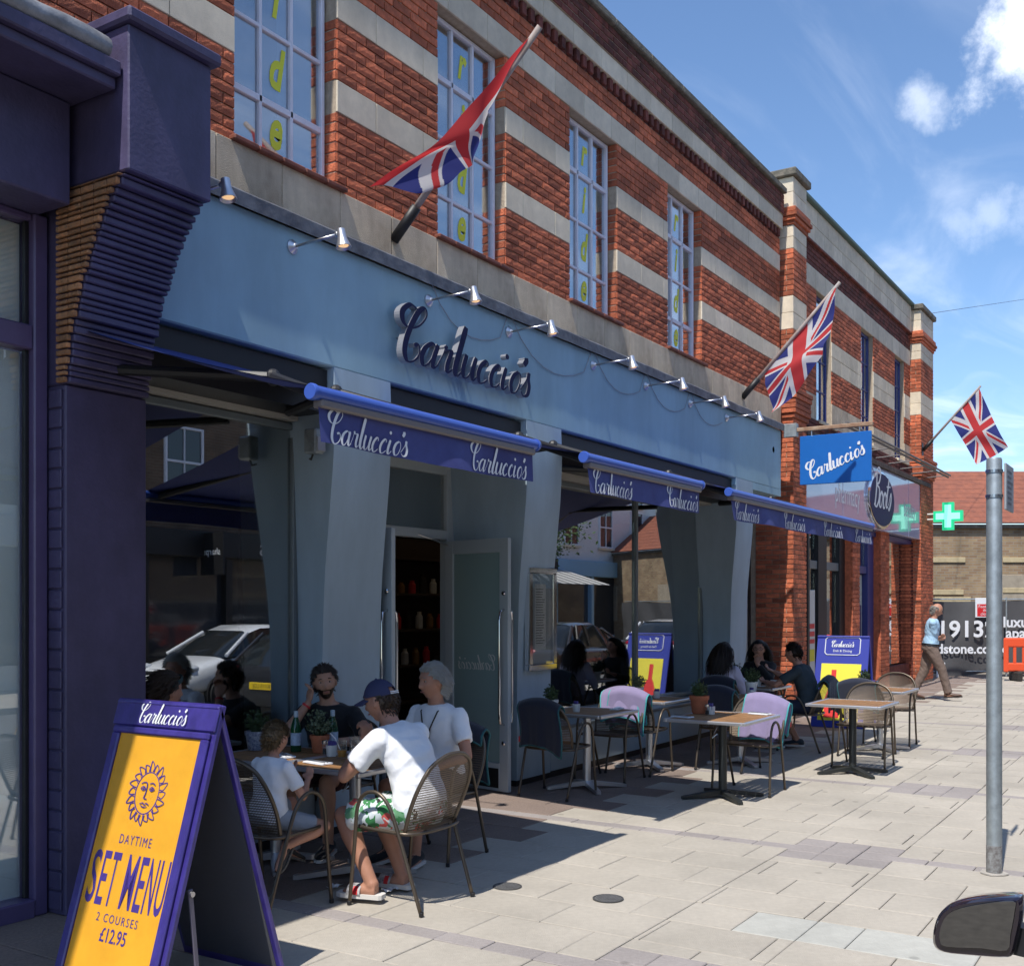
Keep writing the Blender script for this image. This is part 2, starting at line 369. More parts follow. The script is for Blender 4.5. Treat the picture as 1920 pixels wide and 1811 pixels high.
M_alu = mat('satin_aluminium', (0.62, 0.62, 0.64), 0.36, metal=0.9)
M_galv = mat('galvanised_steel', (0.36, 0.40, 0.42), 0.5, metal=0.65, var=0.25, vscale=16)
M_purple = mat('purple_paint', (0.075, 0.064, 0.14), 0.5, var=0.22, vscale=3.5, bump=0.15, bscale=40)
M_purple_gloss = mat('purple_gloss_frame', (0.10, 0.075, 0.17), 0.32, var=0.15, vscale=5)
M_navy_letter = mat('navy_letter_face', (0.009, 0.010, 0.05), 0.6, spec=.2)
M_white = mat('white_print', (0.72, 0.74, 0.78), 0.6)
M_offwhite = mat('soft_white', (0.62, 0.60, 0.57), 0.7)
M_canvas = mat('royal_blue_canvas', (0.030, 0.050, 0.235), 0.75, var=0.12, vscale=3, bump=0.15, bscale=400)
M_canvas_val = mat('navy_canvas_valance', (0.034, 0.038, 0.16), 0.7, c2=(0.06, 0.075, 0.26), vscale=3.5, bump=0.15, bscale=300)
M_bluebar = mat('blue_powder_coat', (0.045, 0.10, 0.42), 0.32)
M_terra = mat('terracotta', (0.42, 0.13, 0.06), 0.85, var=0.2, vscale=14, bump=0.2)
M_red = mat('red_plastic', (0.6, 0.025, 0.03), 0.4)
M_yellow = mat('yellow_vinyl', (0.74, 0.74, 0.04), 0.6)
M_glass_shop = glass_mat('shop_window_glass', (0.62, 0.66, 0.64), 0.34)
M_glass_purple = glass_mat('side_shop_glass', (0.95, 0.98, 0.98), 0.16)
M_glass_up = glass_mat('upstairs_glass', (0.7, 0.76, 0.8), 0.30)
M_paver = mat('buff_concrete_paver', (0.43, 0.39, 0.33), 0.9, var=0.09, vscale=26, bump=0.3, bscale=170, rand=0.055)
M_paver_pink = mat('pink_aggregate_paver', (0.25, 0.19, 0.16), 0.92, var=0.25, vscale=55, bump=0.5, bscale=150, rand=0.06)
M_paver_grey = mat('grey_block_paver', (0.335, 0.30, 0.285), 0.9, var=0.14, vscale=40, bump=0.4, bscale=150, rand=0.08)
M_paver_light = mat('pale_replacement_slab', (0.43, 0.425, 0.385), 0.85, var=0.1, vscale=12, bump=0.2)
M_joint = mat('sandy_joint', (0.24, 0.205, 0.165), 0.97, var=0.3, vscale=14)
M_asphalt = mat('asphalt', (0.13, 0.128, 0.124), 0.9, var=0.3, vscale=9, bump=0.5, bscale=150)
M_kerb = mat('kerb_stone', (0.33, 0.32, 0.30), 0.9, var=0.2, vscale=8, bump=0.3, rand=0.15)

M_pier = mat('pale_grey_blue_pier', (0.39, 0.50, 0.59), 0.62, var=0.06, vscale=1.6, bump=0.12, bscale=220)
for m_ in (M_paver, M_paver_pink, M_paver_grey, M_paver_light): weather(m_, .84, 1.05, (.9, .9, .9), spots=2.3)
weather(M_blue, .84, 1.06, (1.4, 1.4, .35)); weather(M_pier, .86, 1.05, (2.2, 2.2, .5)); weather(M_stone, .84, 1.05, (1.6, 1.6, .9)); weather(M_brick, .70, 1.1, (.8, .8, 1.3), .3, .62); weather(M_purple, .74, 1.12, (2.5, 2.5, .8)); weather(M_stone_dirty, .82, 1.1, (3.5, 3.5, .6))
# ------------------------------------------------------------------ ground
road = MB().box(-90, 160, -150, 150, -0.6, -0.125).build('road', M_asphalt); tag(road, kind='structure')
pave = MB().box(-14, 62, -4.9, 6.0, -0.5, -0.012).build('pavement', M_joint); tag(pave, kind='structure')
for px_, py_ in ((0, 0),): pass
kerb = tag(MB().box(-14, 62, -5.06, -4.906, -0.5, -0.03).build('kerb', M_joint), kind='structure')
km = MB().bbox(0, 0.905, -0.075, 0.075, -0.15, 0.0, 0.012).mesh('kerb_stone', M_kerb)
for i in range(40): link('kerb_stone', km, kerb, (0.1+i*0.915, -4.983, 0.004))
far_pave = tag(MB().box(-14, 62, -15.2, -11.6, -0.5, -0.01).build('far_pavement', M_paver), kind='structure')
for k in range(9): pass
lines = MB()
for i in range(14): lines.box(-8+i*4, -6+i*4, -8.36, -8.26, -0.1215, -0.1205)
tag(lines.build('road_marking', M_offwhite), kind='structure')

# pavers: courses run out from the shops to the kerb, a grey band every seventh course
slabs = []                                       # (x0,x1,y0,y1,material)
XB = 4.56; PER = 3.07; BW = 0.15; CW = (PER-BW)/7; SL = 0.60
k0 = -1
for b in range(k0, 8):
    bx0 = XB+b*PER; patch_y = -3.35
    y = 0.28
    while y > -4.86:                             # band of small grey blocks
        y2 = max(y-0.30, -4.9)
        if not (patch_y-0.36 < (y+y2)/2 < patch_y+0.36): slabs.append((bx0, bx0+BW, y2, y, M_paver_grey))
        y = y2
    for i in range(3):                           # the grey square where a band is crossed
        for j in range(3): slabs.append((bx0-0.26+i*0.225, bx0-0.26+(i+1)*0.225, patch_y-0.36+j*0.24, patch_y-0.36+(j+1)*0.24, M_paver_grey))
    for c in range(7):
        x0 = bx0+BW+c*CW; y = 0.28-(0.30 if c % 2 else 0.0)-0.1*random.random()
        cuts = [0.28]
        while y > -4.9:
            cuts.append(y); y -= SL
        cuts.append(-4.9)
        for ya, yb in zip(cuts, cuts[1:]):
            if ya-yb < 0.02: continue
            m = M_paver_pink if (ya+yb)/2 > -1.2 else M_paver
            if b == 0 and c == 2 and -4.5 < (ya+yb)/2 < -3.6: m = M_paver_light
            p0_, p1_ = patch_y-.36, patch_y+.36
            ys_ = [ya]+[q for q in (p1_, p0_) if yb < q < ya]+[yb]
            for u1, u0 in zip(ys_, ys_[1:]):
                if u1-u0 < .012: continue
                xa, xb = x0, x0+CW
                if p0_ < (u0+u1)/2 < p1_:
                    if c == 0: xa = bx0+.415
                    if c == 6: xb = bx0+PER-.26
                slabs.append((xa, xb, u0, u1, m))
def cdist(s): return math.hypot((s[0]+s[1])/2, (s[2]+s[3])/2+5.5)
def inview(x, y, z=0.0, mx=0.1):
    Z = x*fx+(y+5.5)*fy; U = x*rx+(y+5.5)*ry
    return Z > 0.5 and abs(U/Z) < 960/2050+mx and (1.72-z)/Z < (1811-1137)/2050+0.08
vis = sorted([s for s in slabs if inview((s[0]+s[1])/2, (s[2]+s[3])/2)], key=cdist)
single = set(map(id, vis[:300]))
rest = {}
for s in slabs:
    g = 0.003; dz = random.uniform(-0.0018, 0.0018)
    if id(s) in single:
        cx_, cy_ = (s[0]+s[1])/2, (s[2]+s[3])/2
        o = MB().bbox(s[0]-cx_+g, s[1]-cx_-g, s[2]-cy_+g, s[3]-cy_-g, -0.045, 0, 0.004).build('paver', s[4], pave, loc=(cx_, cy_, dz), rot=(random.uniform(-.003, .003), random.uniform(-.003, .003), 0))
    else:
        q = rest.setdefault(s[4].name, MB()); n0 = len(q.f); q.box(s[0]+g, s[1]-g, s[2]+g, s[3]-g, -0.04, dz)
        q.tone = (q.tone or [])+[random.random()]*(len(q.f)-n0)
for nme, q in rest.items(): tag(q.build('far_pavers', MATS[nme], pave), kind='stuff')

# ------------------------------------------------------------------ bricks
brick_pool = {}
def brick_mesh(rough, m):
    key = (rough, m.name)
    if key not in brick_pool:
        lst = []
        for q in range(6):
            mb = MB(); rnd = random.Random(q*7+rough)
            if rough:
                # rock-faced brick: front broken into facets that stand proud
                h = 0.031; xs = (-0.1065, -0.04, 0.035, 0.1065); vs = []; fs = []
                for z in (-h, rnd.uniform(-.006, .008), h):
                    for x in xs:
                        edge = abs(x) > 0.1 or abs(z) > 0.03
                        vs.append((x+(0 if abs(x) > .1 else rnd.uniform(-.015, .015)), 0.0 if edge else -rnd.uniform(.002, .0055), z))
                for i in range(2):
                    for j in range(3): fs.append((i*4+j, i*4+j+1, (i+1)*4+j+1, (i+1)*4+j))
                b0 = len(vs); vs += [(-0.1065, .04, -h), (.1065, .04, -h), (.1065, .04, h), (-.1065, .04, h)]
                fs += [(b0, b0+1, 3, 2, 1, 0), (b0+3, 8, 9, 10, 11, b0+2), (b0, 0, 4, 8, b0+3), (b0+1, b0+2, 11, 7, 3)]
                mb.add(vs, fs)
            else:
                mb.bbox(-0.1065, 0.1065, 0, 0.04, -0.0315, 0.0315, 0.004)
            lst.append(mb.mesh('brick', m))
        brick_pool[key] = lst
    return brick_pool[key]
def course_bricks(x0, x1, z0, z1, n, start=0, L_=0.2255):
    """stretcher bond: list of (xa, xb, za, zb)"""
    r = []; h = (z1-z0)/n
    for k in range(n):
        xs = [x0]; x = x0+(L_/2 if (k+start) % 2 else L_)
        while x < x1-0.05: xs.append(x); x += L_
        xs.append(x1)
        for a, b in zip(xs, xs[1:]): r.append((a, b, z0+k*h, z0+(k+1)*h))
    return r
class Bricks:
    """collects bricks of one thing; the largest in view become parts, the rest one joined part"""
    def __init__(s): s.L = []
    def front(s, lst, y, rough, m, keep=None):
        for a, b, c, d in lst: s.L.append(((a+b)/2, y-random.uniform(0, .003), (c+d)/2, b-a-.01, d-c-.011, 0, rough, m))
    def side(s, lst, x, rough, m, sgn=-1):
        """bricks on a face that looks along -x; here a..b are depths y"""
        for a, b, c, d in lst: s.L.append((x-random.uniform(0, .003)*(-sgn), (a+b)/2, (c+d)/2, b-a-.01, d-c-.011, -PI/2 if sgn < 0 else PI/2, rough, m))
    def build(s, parent, nmax=300):
        def key(t):
            d = math.sqrt(t[0]**2+(t[1]+5.5)**2+(t[2]-1.72)**2)
            Z = t[0]*fx+(t[1]+5.5)*fy; u = (t[0]*rx+(t[1]+5.5)*ry)/Z; v = (t[2]-1.72)/Z
            ok = Z > .5 and abs(u) < .475 and v < 0.56
            return (0 if ok else 1, d/max(.05, t[3]))
        srt = sorted(s.L, key=key); q = {}
        for i, t in enumerate(srt):
            me = random.choice(brick_mesh(t[6], t[7])); sx = t[3]/.213; sz = t[4]/.063
            if i < nmax:
                o = link('brick', me, parent, (t[0], t[1], t[2]), (0, 0, t[5])); o.scale = (sx, 1, sz)
            else:
                mb = q.setdefault(t[7].name, MB()); c_, s_ = math.cos(t[5]), math.sin(t[5]); n0 = len(mb.f)
                mb.add([(t[0]+c_*v.co.x*sx-s_*v.co.y, t[1]+s_*v.co.x*sx+c_*v.co.y, t[2]+v.co.z*sz) for v in me.vertices], [tuple(p.vertices) for p in me.polygons])
                mb.tone = (mb.tone or [])+[random.random()]*(len(mb.f)-n0)
        for nme, mb in q.items(): tag(mb.build('smaller_bricks', MATS[nme], parent), kind='stuff')
def stone_blocks(x0, x1, z0, z1, y0, y1, parent, m=M_stone, L_=0.61, off=0.0, gaps=()):
    xs = [x0]; x = x0+L_*(1-off)
    while x < x1-0.12: xs.append(x); x += L_
    xs.append(x1)
    for a, b in zip(xs, xs[1:]):
        cx_ = (a+b)/2; j = random.uniform(0, .0015)
        MB().bbox(a-cx_+.0025, b-cx_-.0025, 0, y1-y0, z0+.002, z1-.002, .004).build('stone_block', m, parent, loc=(cx_, y0-j, 0))
# ------------------------------------------------------------------ pixel to place
def pray(px, py): return Vector(pdir(px, py))
CAMP = Vector((0, -5.5, 1.72))
def onx(px, py, x): d = pray(px, py); return CAMP+d*(x/d.x)
def ony(px, py, y): d = pray(px, py); return CAMP+d*((y+5.5)/d.y)
def onz(px, py, z): d = pray(px, py); return CAMP+d*((z-1.72)/d.z)
UX = (1, 0, 0); UZ = (0, 0, 1); UYm = (0, -1, 0)

# ------------------------------------------------------------------ restaurant building
RB = thing('restaurant_building', 'striped red brick and stone building over a pale blue restaurant front', 'building', (0, 0, 0))
WIN = [(5.20, 6.22), (7.50, 8.56), (9.78, 10.84), (12.20, 13.25)]
XL, XR = 1.6, 16.32
core = MB(); segs = []; px0 = XL
for a, b in WIN: segs.append((px0, a)); px0 = b
segs.append((px0, XR))
for a, b in segs: core.box(a, b, 0.012, 0.42, 4.40, 6.84)
core.box(XL, XR, 0.012, 0.42, 6.841, 8.0)
core.box(XL, XR, 0.43, 0.5, 3.3, 8.0)
core.build('wall', M_mortar, RB)
BR = Bricks()
for i, (a, b) in enumerate(segs):
    BR.front(course_bricks(a, b, 4.83, 5.43, 8), 0, 1, M_brick)
    BR.front(course_bricks(a, b, 5.67, 6.13, 6), 0, 1, M_brick)
    BR.front(course_bricks(a, b, 6.37, 6.84, 6), 0, 0, M_brick)
    stone_blocks(a, b, 5.43, 5.67, -0.004, 0.13, RB, off=.25*(i % 3))
    stone_blocks(a, b, 6.13, 6.37, -0.004, 0.13, RB, off=.25*(i % 3))
for a, b in WIN:                                  # the sunlit jambs
    for z0, z1, n in ((4.83, 5.43, 8), (5.67, 6.13, 6), (6.37, 6.84, 6)):
        BR.side([(0.003, 0.125, z0+(z1-z0)*k/n, z0+(z1-z0)*(k+1)/n) for k in range(n)], b-0.006, 0, M_brick)
stone_blocks(XL, XR, 4.44, 4.83, -0.022, 0.2, RB, m=M_stone_dirty, off=.4)
stone_blocks(XL, XR, 6.84, 7.09, -0.006, 0.2, RB, off=.1)
BR.front(course_bricks(XL, XR, 7.09, 7.34, 3), 0, 0, M_brick)
dent = []
x = XL
while x < XR-0.1: dent.append((x, x+0.075, 7.34, 7.47)); x += 0.15
BR.front([(a, b+0.01, c, d) for a, b, c, d in dent], -0.035, 0, M_brick_dark)
BR.front(course_bricks(XL, XR, 7.34, 7.47, 2), 0.012, 0, M_brick_dark)
stone_blocks(XL, XR, 7.47, 7.69, -0.05, 0.2, RB, off=.6)
BR.front(course_bricks(XL, XR, 7.69, 8.0, 4), -0.07, 0, M_brick_dark)
MB().box(XL, XR, -0.062, 0.05, 7.692, 8.0).build('parapet_core', M_mortar, RB)
x = XL
while x < XR-0.05:
    MB().bbox(x+.003, min(x+0.9, XR)-.003, -0.12, 0.44, 8.003, 8.09, .012).build('coping_stone', M_coping, RB); x += 0.9
BR.build(RB)

def ride_window(i, a, b):
    f = MB(); y0, y1 = 0.10, 0.155; z0, z1 = 4.86, 6.83; t = 0.036
    f.bbox(a+.005, a+t, y0, y1, z0, z1, .006); f.bbox(b-t-.02, b-.02, y0, y1, z0, z1, .006); f.bbox(a+t, b-t-.02, y0+.002, y1, z1-t, z1, .006); f.bbox(a+t, b-t-.02, y0+.002, y1, z0, z0+.035, .006)
    W = (b-.02-a-2*t)/3; cols = [a+t+W*k for k in range(4)]
    rows = [z0+.035, 5.29, 5.80, 6.31, z1-t]
    for c in cols[1:3]: f.bbox(c-.014, c+.014, y0+.006, y1, rows[0], rows[-1], .004)
    for k, r in enumerate(rows[1:4]):
        th = .024 if k in ((0, 2) if i in (0, 3) else (2,)) else .014
        f.bbox(cols[0], cols[3], y0+.010-.004*(th > .02), y1, r-th, r+th, .004)
    o = f.build('window', M_white_frame, RB)
    for c in range(3):
        for r in range(4):
            MB().box(cols[c]+.008, cols[c+1]-.008, .130, .136, rows[r]+.01, rows[r+1]-.01).build('pane', M_glass_up, o)
    for ch, r in zip('ride', (3, 2, 1, 0)):
        h = rows[r+1]-rows[r]
        put_text('letter', ch, M_yellow, o, ((cols[1]+cols[2])/2, .1285, rows[r]+h*.28), UX, UZ, .42, su=.62, offset=.014, shear=.28)
    # room behind: a pale box and dim wall
    MB().box(a-.3, b+.3, 1.2, 1.25, 4.5, 7.2).box(a-.32, a-.3, .44, 1.2, 4.5, 7.2).box(b+.3, b+.32, .44, 1.2, 4.5, 7.2).box(a-.3, b+.3, .44, 1.2, 4.48, 4.5).box(a-.3, b+.3, .44, 1.2, 7.2, 7.22).build('room', mat('upstairs_room', (0.30, 0.36, 0.42), .9), o)
    if i != 3: MB().box(b-.42, b-.04, .20, .215, 4.87, 6.8).build('blind', mat('pale_reveal_reflection', (0.45, 0.48, 0.5), .8), o)  # pale strip behind the right-hand panes in place of the reveal's reflection
    s = MB(); n = 5
    for k in range(n):
        x0_ = a-.06+(b-a+.12)*k/n; s.bbox(x0_+.002, x0_+(b-a+.12)/n-.002, -.065, .10, 4.826, 4.862, .008)
    s.build('sill', mat('quarry_tile_sill', (.20, .06, .035), .6, var=.5, vscale=9), o)
    return o
for i, (a, b) in enumerate(WIN): ride_window(i, a, b)
# lead flashing over the fascia: crumpled strips
fl = MB(); nx = 90
rows_ = []
for k in range(nx+1):
    x = 4.2+(15.95-4.2)*k/nx; j = random.uniform(-.006, .006)
    rows_.append([(x, -.026, 4.52+j), (x, -.06+j*.4, 4.475+j), (x, -.185, 4.44+j*.7), (x, -.198, 4.425+j*.5), (x, -.196+j*.3, 4.33+j*.5), (x, -.17, 4.345)])
fl.loft([[Vector(p) for p in r] for r in rows_], cap=False, closed=False); fl.build('lead_flashing', M_lead, RB, smooth=30)

# blue fascia and shaped piers
FY = -0.15
fa = MB().bbox(4.355, 15.93, FY, 0.25, 3.46, 4.345, .01); fa.box(14.08, 15.93, FY+.001, .25, 3.36, 3.4605)
fa.build('fascia', M_blue, RB)
def pier(xt0, xt1, xb0, xb1):
    prof = [(3.46, FY), (3.2, FY), (3.0, FY+.012), (2.75, FY+.035), (2.5, FY+.07), (2.25, FY+.105), (2.0, FY+.14), (1.75, FY+.165), (1.5, FY+.18), (1.1, FY+.19), (.06, FY+.195)]
    rings = []
    for z, y in prof:
        t = min(1, (3.46-z)/1.9); a = xt0+(xb0-xt0)*t; b = xt1+(xb1-xt1)*t
        rings.append([(a, y, z), (b, y, z), (b, .85, z), (a, .85, z)])
    MB().loft([[Vector(p) for p in r] for r in rings]).build('pier', M_pier, RB, smooth=20)
    MB().box(xb0+.012, xb1-.012, .062, .84, 0, .0605).build('pier_plinth', M_black, RB)
pier(6.02, 6.67, 6.10, 6.77); pier(8.69, 9.34, 8.83, 9.46); pier(14.08, 14.72, 14.35, 14.97)
OPN = [(4.36, 6.02), (6.67, 8.69), (9.34, 14.08)]
for a, b in OPN:
    MB().box(a+.01, b-.01, -.09, .2, 3.13, 3.44).build('awning_cassette', M_black, RB)
    MB().box(a, b, .2, .84, 3.10, 3.455).build('bulkhead', mat('cream_bulkhead', (.42, .40, .36), .8), RB)
# stall risers
MB().box(9.47, 14.34, .045, .52, .07, .47).build('stall_riser', M_blue2, RB); MB().box(9.47, 14.34, .07, .5, 0, .0695).build('riser_plinth', M_black, RB)
MB().bbox(9.465, 14.345, .02, .52, .472, .51, .008).build('window_sill', M_frame_grey, RB)
MB().box(4.37, 6.09, .1, .4, .07, .40).build('stall_riser', M_blue2, RB); MB().box(4.37, 6.09, .12, .4, 0, .0695).build('riser_plinth', M_black, RB)
def shop_window(a, b, y, z0, z1, mull):
    f = MB(); t = .05
    f.bbox(a, a+t, y-.03, y+.04, z0, z1); f.bbox(b-t, b, y-.03, y+.04, z0, z1); f.bbox(a+t, b-t, y-.028, y+.04, z1-t, z1); f.bbox(a+t, b-t, y-.028, y+.04, z0, z0+t)
    for m in mull: f.bbox(m-.03, m+.03, y-.032, y+.04, z0+t, z1-t)
    o = f.build('shop_window', M_frame_grey, RB); e = [a+t]+[q for m in mull for q in (m-.03, m+.03)]+[b-t]
    for k in range(0, len(e), 2): MB().box(e[k]+.001, e[k+1]-.001, y, y+.008, z0+t, z1-t).build('pane', M_glass_shop, o)
    return o
shop_window(4.37, 6.09, .30, .42, 3.09, []); w2 = shop_window(9.47, 14.34, .46, .52, 3.09, [12.24])
# restaurant interior
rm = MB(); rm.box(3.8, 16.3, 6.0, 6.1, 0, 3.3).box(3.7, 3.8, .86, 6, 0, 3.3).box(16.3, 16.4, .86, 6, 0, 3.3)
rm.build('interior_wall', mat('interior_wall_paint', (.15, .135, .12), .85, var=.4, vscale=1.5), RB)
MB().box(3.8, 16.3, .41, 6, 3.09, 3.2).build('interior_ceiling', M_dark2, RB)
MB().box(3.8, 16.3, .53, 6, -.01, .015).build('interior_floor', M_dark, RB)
for x_, y_ in ((5.3, 1.6), (5.6, 3.4), (7.6, 1.7), (8.0, 2.6), (10.3, 1.5), (11.2, 1.9), (12.6, 2.4)):
    MB().lathe([(.045, 0), (.05, -.015), (.03, -.02)], (x_, y_, 3.088), 12).build('downlight', mat('lit_downlight', (.9, .8, .6), .4, emit=(1, .72, .42, 16)), RB)
# deli shelves seen through the door
sh = MB()
for z in (.5, .95, 1.4, 1.85, 2.3): sh.bbox(8.4, 12.6, 2.9, 3.3, z, z+.035)
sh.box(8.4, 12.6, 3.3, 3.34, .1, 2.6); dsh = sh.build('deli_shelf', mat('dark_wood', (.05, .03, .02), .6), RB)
for k in range(33):
    x_ = 9.6+.075*k; z_ = (.985, 1.435, 1.885)[k % 3]; hh = random.uniform(.12, .26)
    MB().lathe([(.045, 0), (.05, .02), (.05, hh*.7), (.03, hh*.85), (.03, hh)], (x_, 3.05, z_), 10).build('jar', (M_red, mat('amber_jar', (.25, .12, .03), .3), M_offwhite, M_dark)[k % 4], dsh)
# recessed entrance
dr = MB(); DY = .78; M_door = mat('grey_door_paint', (.42, .47, .50), .4)
dr.bbox(6.78, 6.9, DY-.04, DY+.05, 0, 3.09); dr.bbox(8.66, 8.82, DY-.04, DY+.05, 0, 3.09); dr.bbox(6.9, 8.66, DY-.038, DY+.05, 2.37, 2.46); dr.bbox(6.9, 8.66, DY-.038, DY+.05, 3.0, 3.09)
df = dr.build('door_frame', M_door, RB); MB().box(6.9, 8.66, DY, DY+.01, 2.46, 3.0).build('transom_pane', M_glass_shop, df)
def leaf(hx, hy, fx_, fy_, name='door'):
    d = Vector((fx_-hx, fy_-hy, 0)); W = d.length; a = math.atan2(d.y, d.x); M_ = Matrix.Translation((hx, hy, .012)) @ Matrix.Rotation(a, 4, 'Z'); T = .022; h = 2.34; s = .11
    m = MB(); m.bbox(0, s, -T, T, 0, h, .004, M_); m.bbox(W-s, W, -T, T, 0, h, .004, M_); m.bbox(s, W-s, -T+.001, T, h-.13, h, .004, M_); m.bbox(s, W-s, -T+.001, T, 0, .26, .004, M_)
    o = m.build(name, M_door, RB); MB().box(s, W-s, -.004, .004, .26, h-.13, M_).build('pane', glass_mat('obscured_door_glass', (.5, .62, .6), .10, .02, film=(.34, .46, .45, .7)), o)
    for sd in (-1, 1):
        MB().tube([M_ @ Vector(p) for p in ((W-.05, sd*T, .62), (W-.05, sd*.075, .64), (W-.05, sd*.085, .72), (W-.05, sd*.085, 1.58), (W-.05, sd*.075, 1.66), (W-.05, sd*T, 1.68))], .0125, 10).build('pull_handle', M_chrome, o, smooth=True)
    for z in (.45, 1.83): MB().lathe([(.022, 0), (.022, .012), (.015, .02)], (0, 0, 0), 14, M_ @ Matrix.Translation((W-.05, -T, z)) @ Matrix.Rotation(PI/2, 4, 'X')).build('lock', M_chrome, o)
    MB().box(s+.01, W-s-.01, -T-.003, -T, .03, .21, M_).build('kick_plate', M_black, o)
    return o, M_, W
lf, LM, LW = leaf(8.62, .72, 8.475, -.10); leaf(6.95, .72, 6.875, -.02)
# wordmark on the open leaf reads from inside, so it is reversed from the street
Uv = (LM.to_3x3() @ Vector((1, 0, 0))); put_script('leaf_wordmark', M_offwhite, lf, LM @ Vector((LW/2, -.0125, 1.18)), -Uv, UZ, .52)
MB().tube([LM @ Vector((.05, -.03, 2.30)), Vector((8.35, .70, 2.36)), Vector((8.2, .75, 2.40))], .009, 8).build('door_closer_arm', M_steel, lf)
# steel menu case on the pier
mc = thing('menu_case', 'polished steel menu case fixed to the blue pier beside the door', 'menu case', (9.19, .03, 1.1))
c_ = MB(); c_.bbox(-.26, .26, -.07, -.005, 0, .06); c_.bbox(-.26, .26, -.07, -.005, .94, 1.0); c_.bbox(-.26, -.2, -.0702, -.0052, .06, .94); c_.bbox(.2, .26, -.0702, -.0052, .06, .94); c_.build('case_frame', M_chrome, mc)
MB().box(-.2, .2, -.03, -.02, .06, .94).build('back_board', mat('case_lining', (.34, .35, .36), .6), mc); MB().box(-.11, .10, -.034, -.0305, .2, .84).build('menu_sheet', M_offwhite, mc)
tl = MB()
for k in range(22): tl.box(-.09, -.09+random.uniform(.1, .17), -.0352, -.0348, .26+k*.025, .266+k*.025)
tl.build('menu_print', M_dark, mc); MB().box(-.2, .2, -.062, -.059, .06, .94).build('pane', glass_mat('clear_glass', (.93, .95, .95), .06), mc)
# end bay: dark recess with a side door and a downpipe
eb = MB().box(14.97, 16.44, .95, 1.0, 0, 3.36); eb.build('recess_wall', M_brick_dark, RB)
MB().bbox(15.05, 15.95, .86, .93, .02, 2.2).build('side_door', M_purple, RB)
MB().tube([(15.05, .1, 0), (15.05, .1, 3.36)], .05, 12).build('downpipe', mat('grey_pipe', (.38, .42, .46), .5), RB, smooth=True)
MB().lathe([(.045, 0), (.06, -.01), (.05, -.03)], (0, 0, 0), 16, Matrix.Translation((15.6, FY, 4.02)) @ Matrix.Rotation(PI/2, 4, 'X')).build('vent', M_black, RB)

# 3D wordmark on the fascia
WM = thing('fascia_wordmark', "navy and chrome raised script lettering spelling Carluccio's on the blue fascia", 'sign lettering', (7.6, FY, 3.8))
o = put_script('lettering', M_navy_letter, WM, (7.6-7.6, -.06, .03), UX, UZ, 2.02, depth=.055, sv=.80, m2=mat('pale_return', (.40, .40, .42), .3, metal=.5), wmin=.07, wmax=.225)
for k in range(7): MB().tube([(-.85+k*.28, 0, .02), (-.85+k*.28, -.07, .02)], .008, 6).build('stand_off', M_steel, WM)

# ------------------------------------------------------------------ awnings
def awning(x0, x1, texts, label, rz=0):
    t = thing('awning', label, 'awning', ((x0+x1)/2, -.05, 3.3)); cx_ = (x0+x1)/2
    YB, ZB = -1.95+.05, 2.73-3.3; hw = (x1-x0)/2
    c = MB(); n = 14; nxx = max(8, int((x1-x0)*6)); top = []
    for i in range(n+1):
        s = i/n; row = []
        for j in range(nxx+1):
            x = -hw+2*hw*j/nxx; sag = -.035*math.sin(PI*s)*(1-.25*math.cos(4*PI*j/nxx)); row.append(Vector((x, .0+YB*s, (.02+(ZB+.03-.02)*s)+sag)))
        top.append(row)
    c.loft(top, cap=False, closed=False); low = [[p-Vector((0, 0, .004)) for p in r] for r in top]; c.loft([r[::-1] for r in low], cap=False, closed=False)
    c.build('canopy', M_canvas, t, smooth=True)
    b = MB().tube([(-hw-.03, YB, ZB), (hw+.03, YB, ZB)], .035, 16); b.build('front_bar', M_bluebar, t, smooth=40)
    for s in (-1, 1): MB().lathe([(.04, 0), (.04, .02), (.036, .025)], (0, 0, 0), 18, Matrix.Translation((s*(hw+.03), YB, ZB)) @ Matrix.Rotation(s*PI/2, 4, 'Y')).build('end_cap', M_bluebar, t, smooth=40)
    MB().bbox(-hw, hw, YB-.03, YB+.035, ZB-.068, ZB-.028, .008).build('front_rail', mat('grey_brown_rail', (.17, .15, .15), .45), t)
    v = MB(); nv = int((x1-x0)*14); rr = []
    ph = random.random()*6
    for i in range(5):
        s = i/4; row = []
        for j in range(nv+1):
            x = -hw+2*hw*j/nv; wv = .014*s*math.sin(x*5.3+ph)+.007*s*math.sin(x*13+ph*2); row.append(Vector((x, YB-.004+wv-.01*s, ZB-.062-.175*s+.006*s*math.sin(x*3.1+ph))))
        rr.append(row)
    v.loft(rr, cap=False, closed=False); v.build('valance', M_canvas_val, t, smooth=True)
    for tx in texts:
        def warp(x, zz, s): return .014*s*math.sin(x*5.3+ph)+.007*s*math.sin(x*13+ph*2)-.01*s
        me_o = put_script('valance_wordmark', M_white, t, (tx-cx_, YB, ZB-.155), UX, UZ, .64, sv=.92)
        for vv in me_o.data.vertices:
            s = min(1, max(0, (ZB-.062-vv.co.z)/.175)); vv.co.y += warp(vv.co.x, 0, s)-.0075
    for sx, ex in ((-1, 1), (1, -1)):
        xa = sx*(hw-.12); el = Vector((xa+ex*min(.75, hw*.6), YB*.48, ZB*.35-.06))
        for p, q in (((xa, .05, -.2), el), (el, (xa, YB+.02, ZB-.01))):
            p = Vector(p); q = Vector(q); MB().tube([p, q], .032, 8).build('folding_arm', M_black, t)
        MB().ell(el, (.045, .045, .05), nu=10, nv=8).build('arm_elbow', M_black, t)
    return t
awning(3.88, 5.83, (4.24, 5.44), 'blue canvas awning shading the window beside the open door, two wordmarks on its valance')
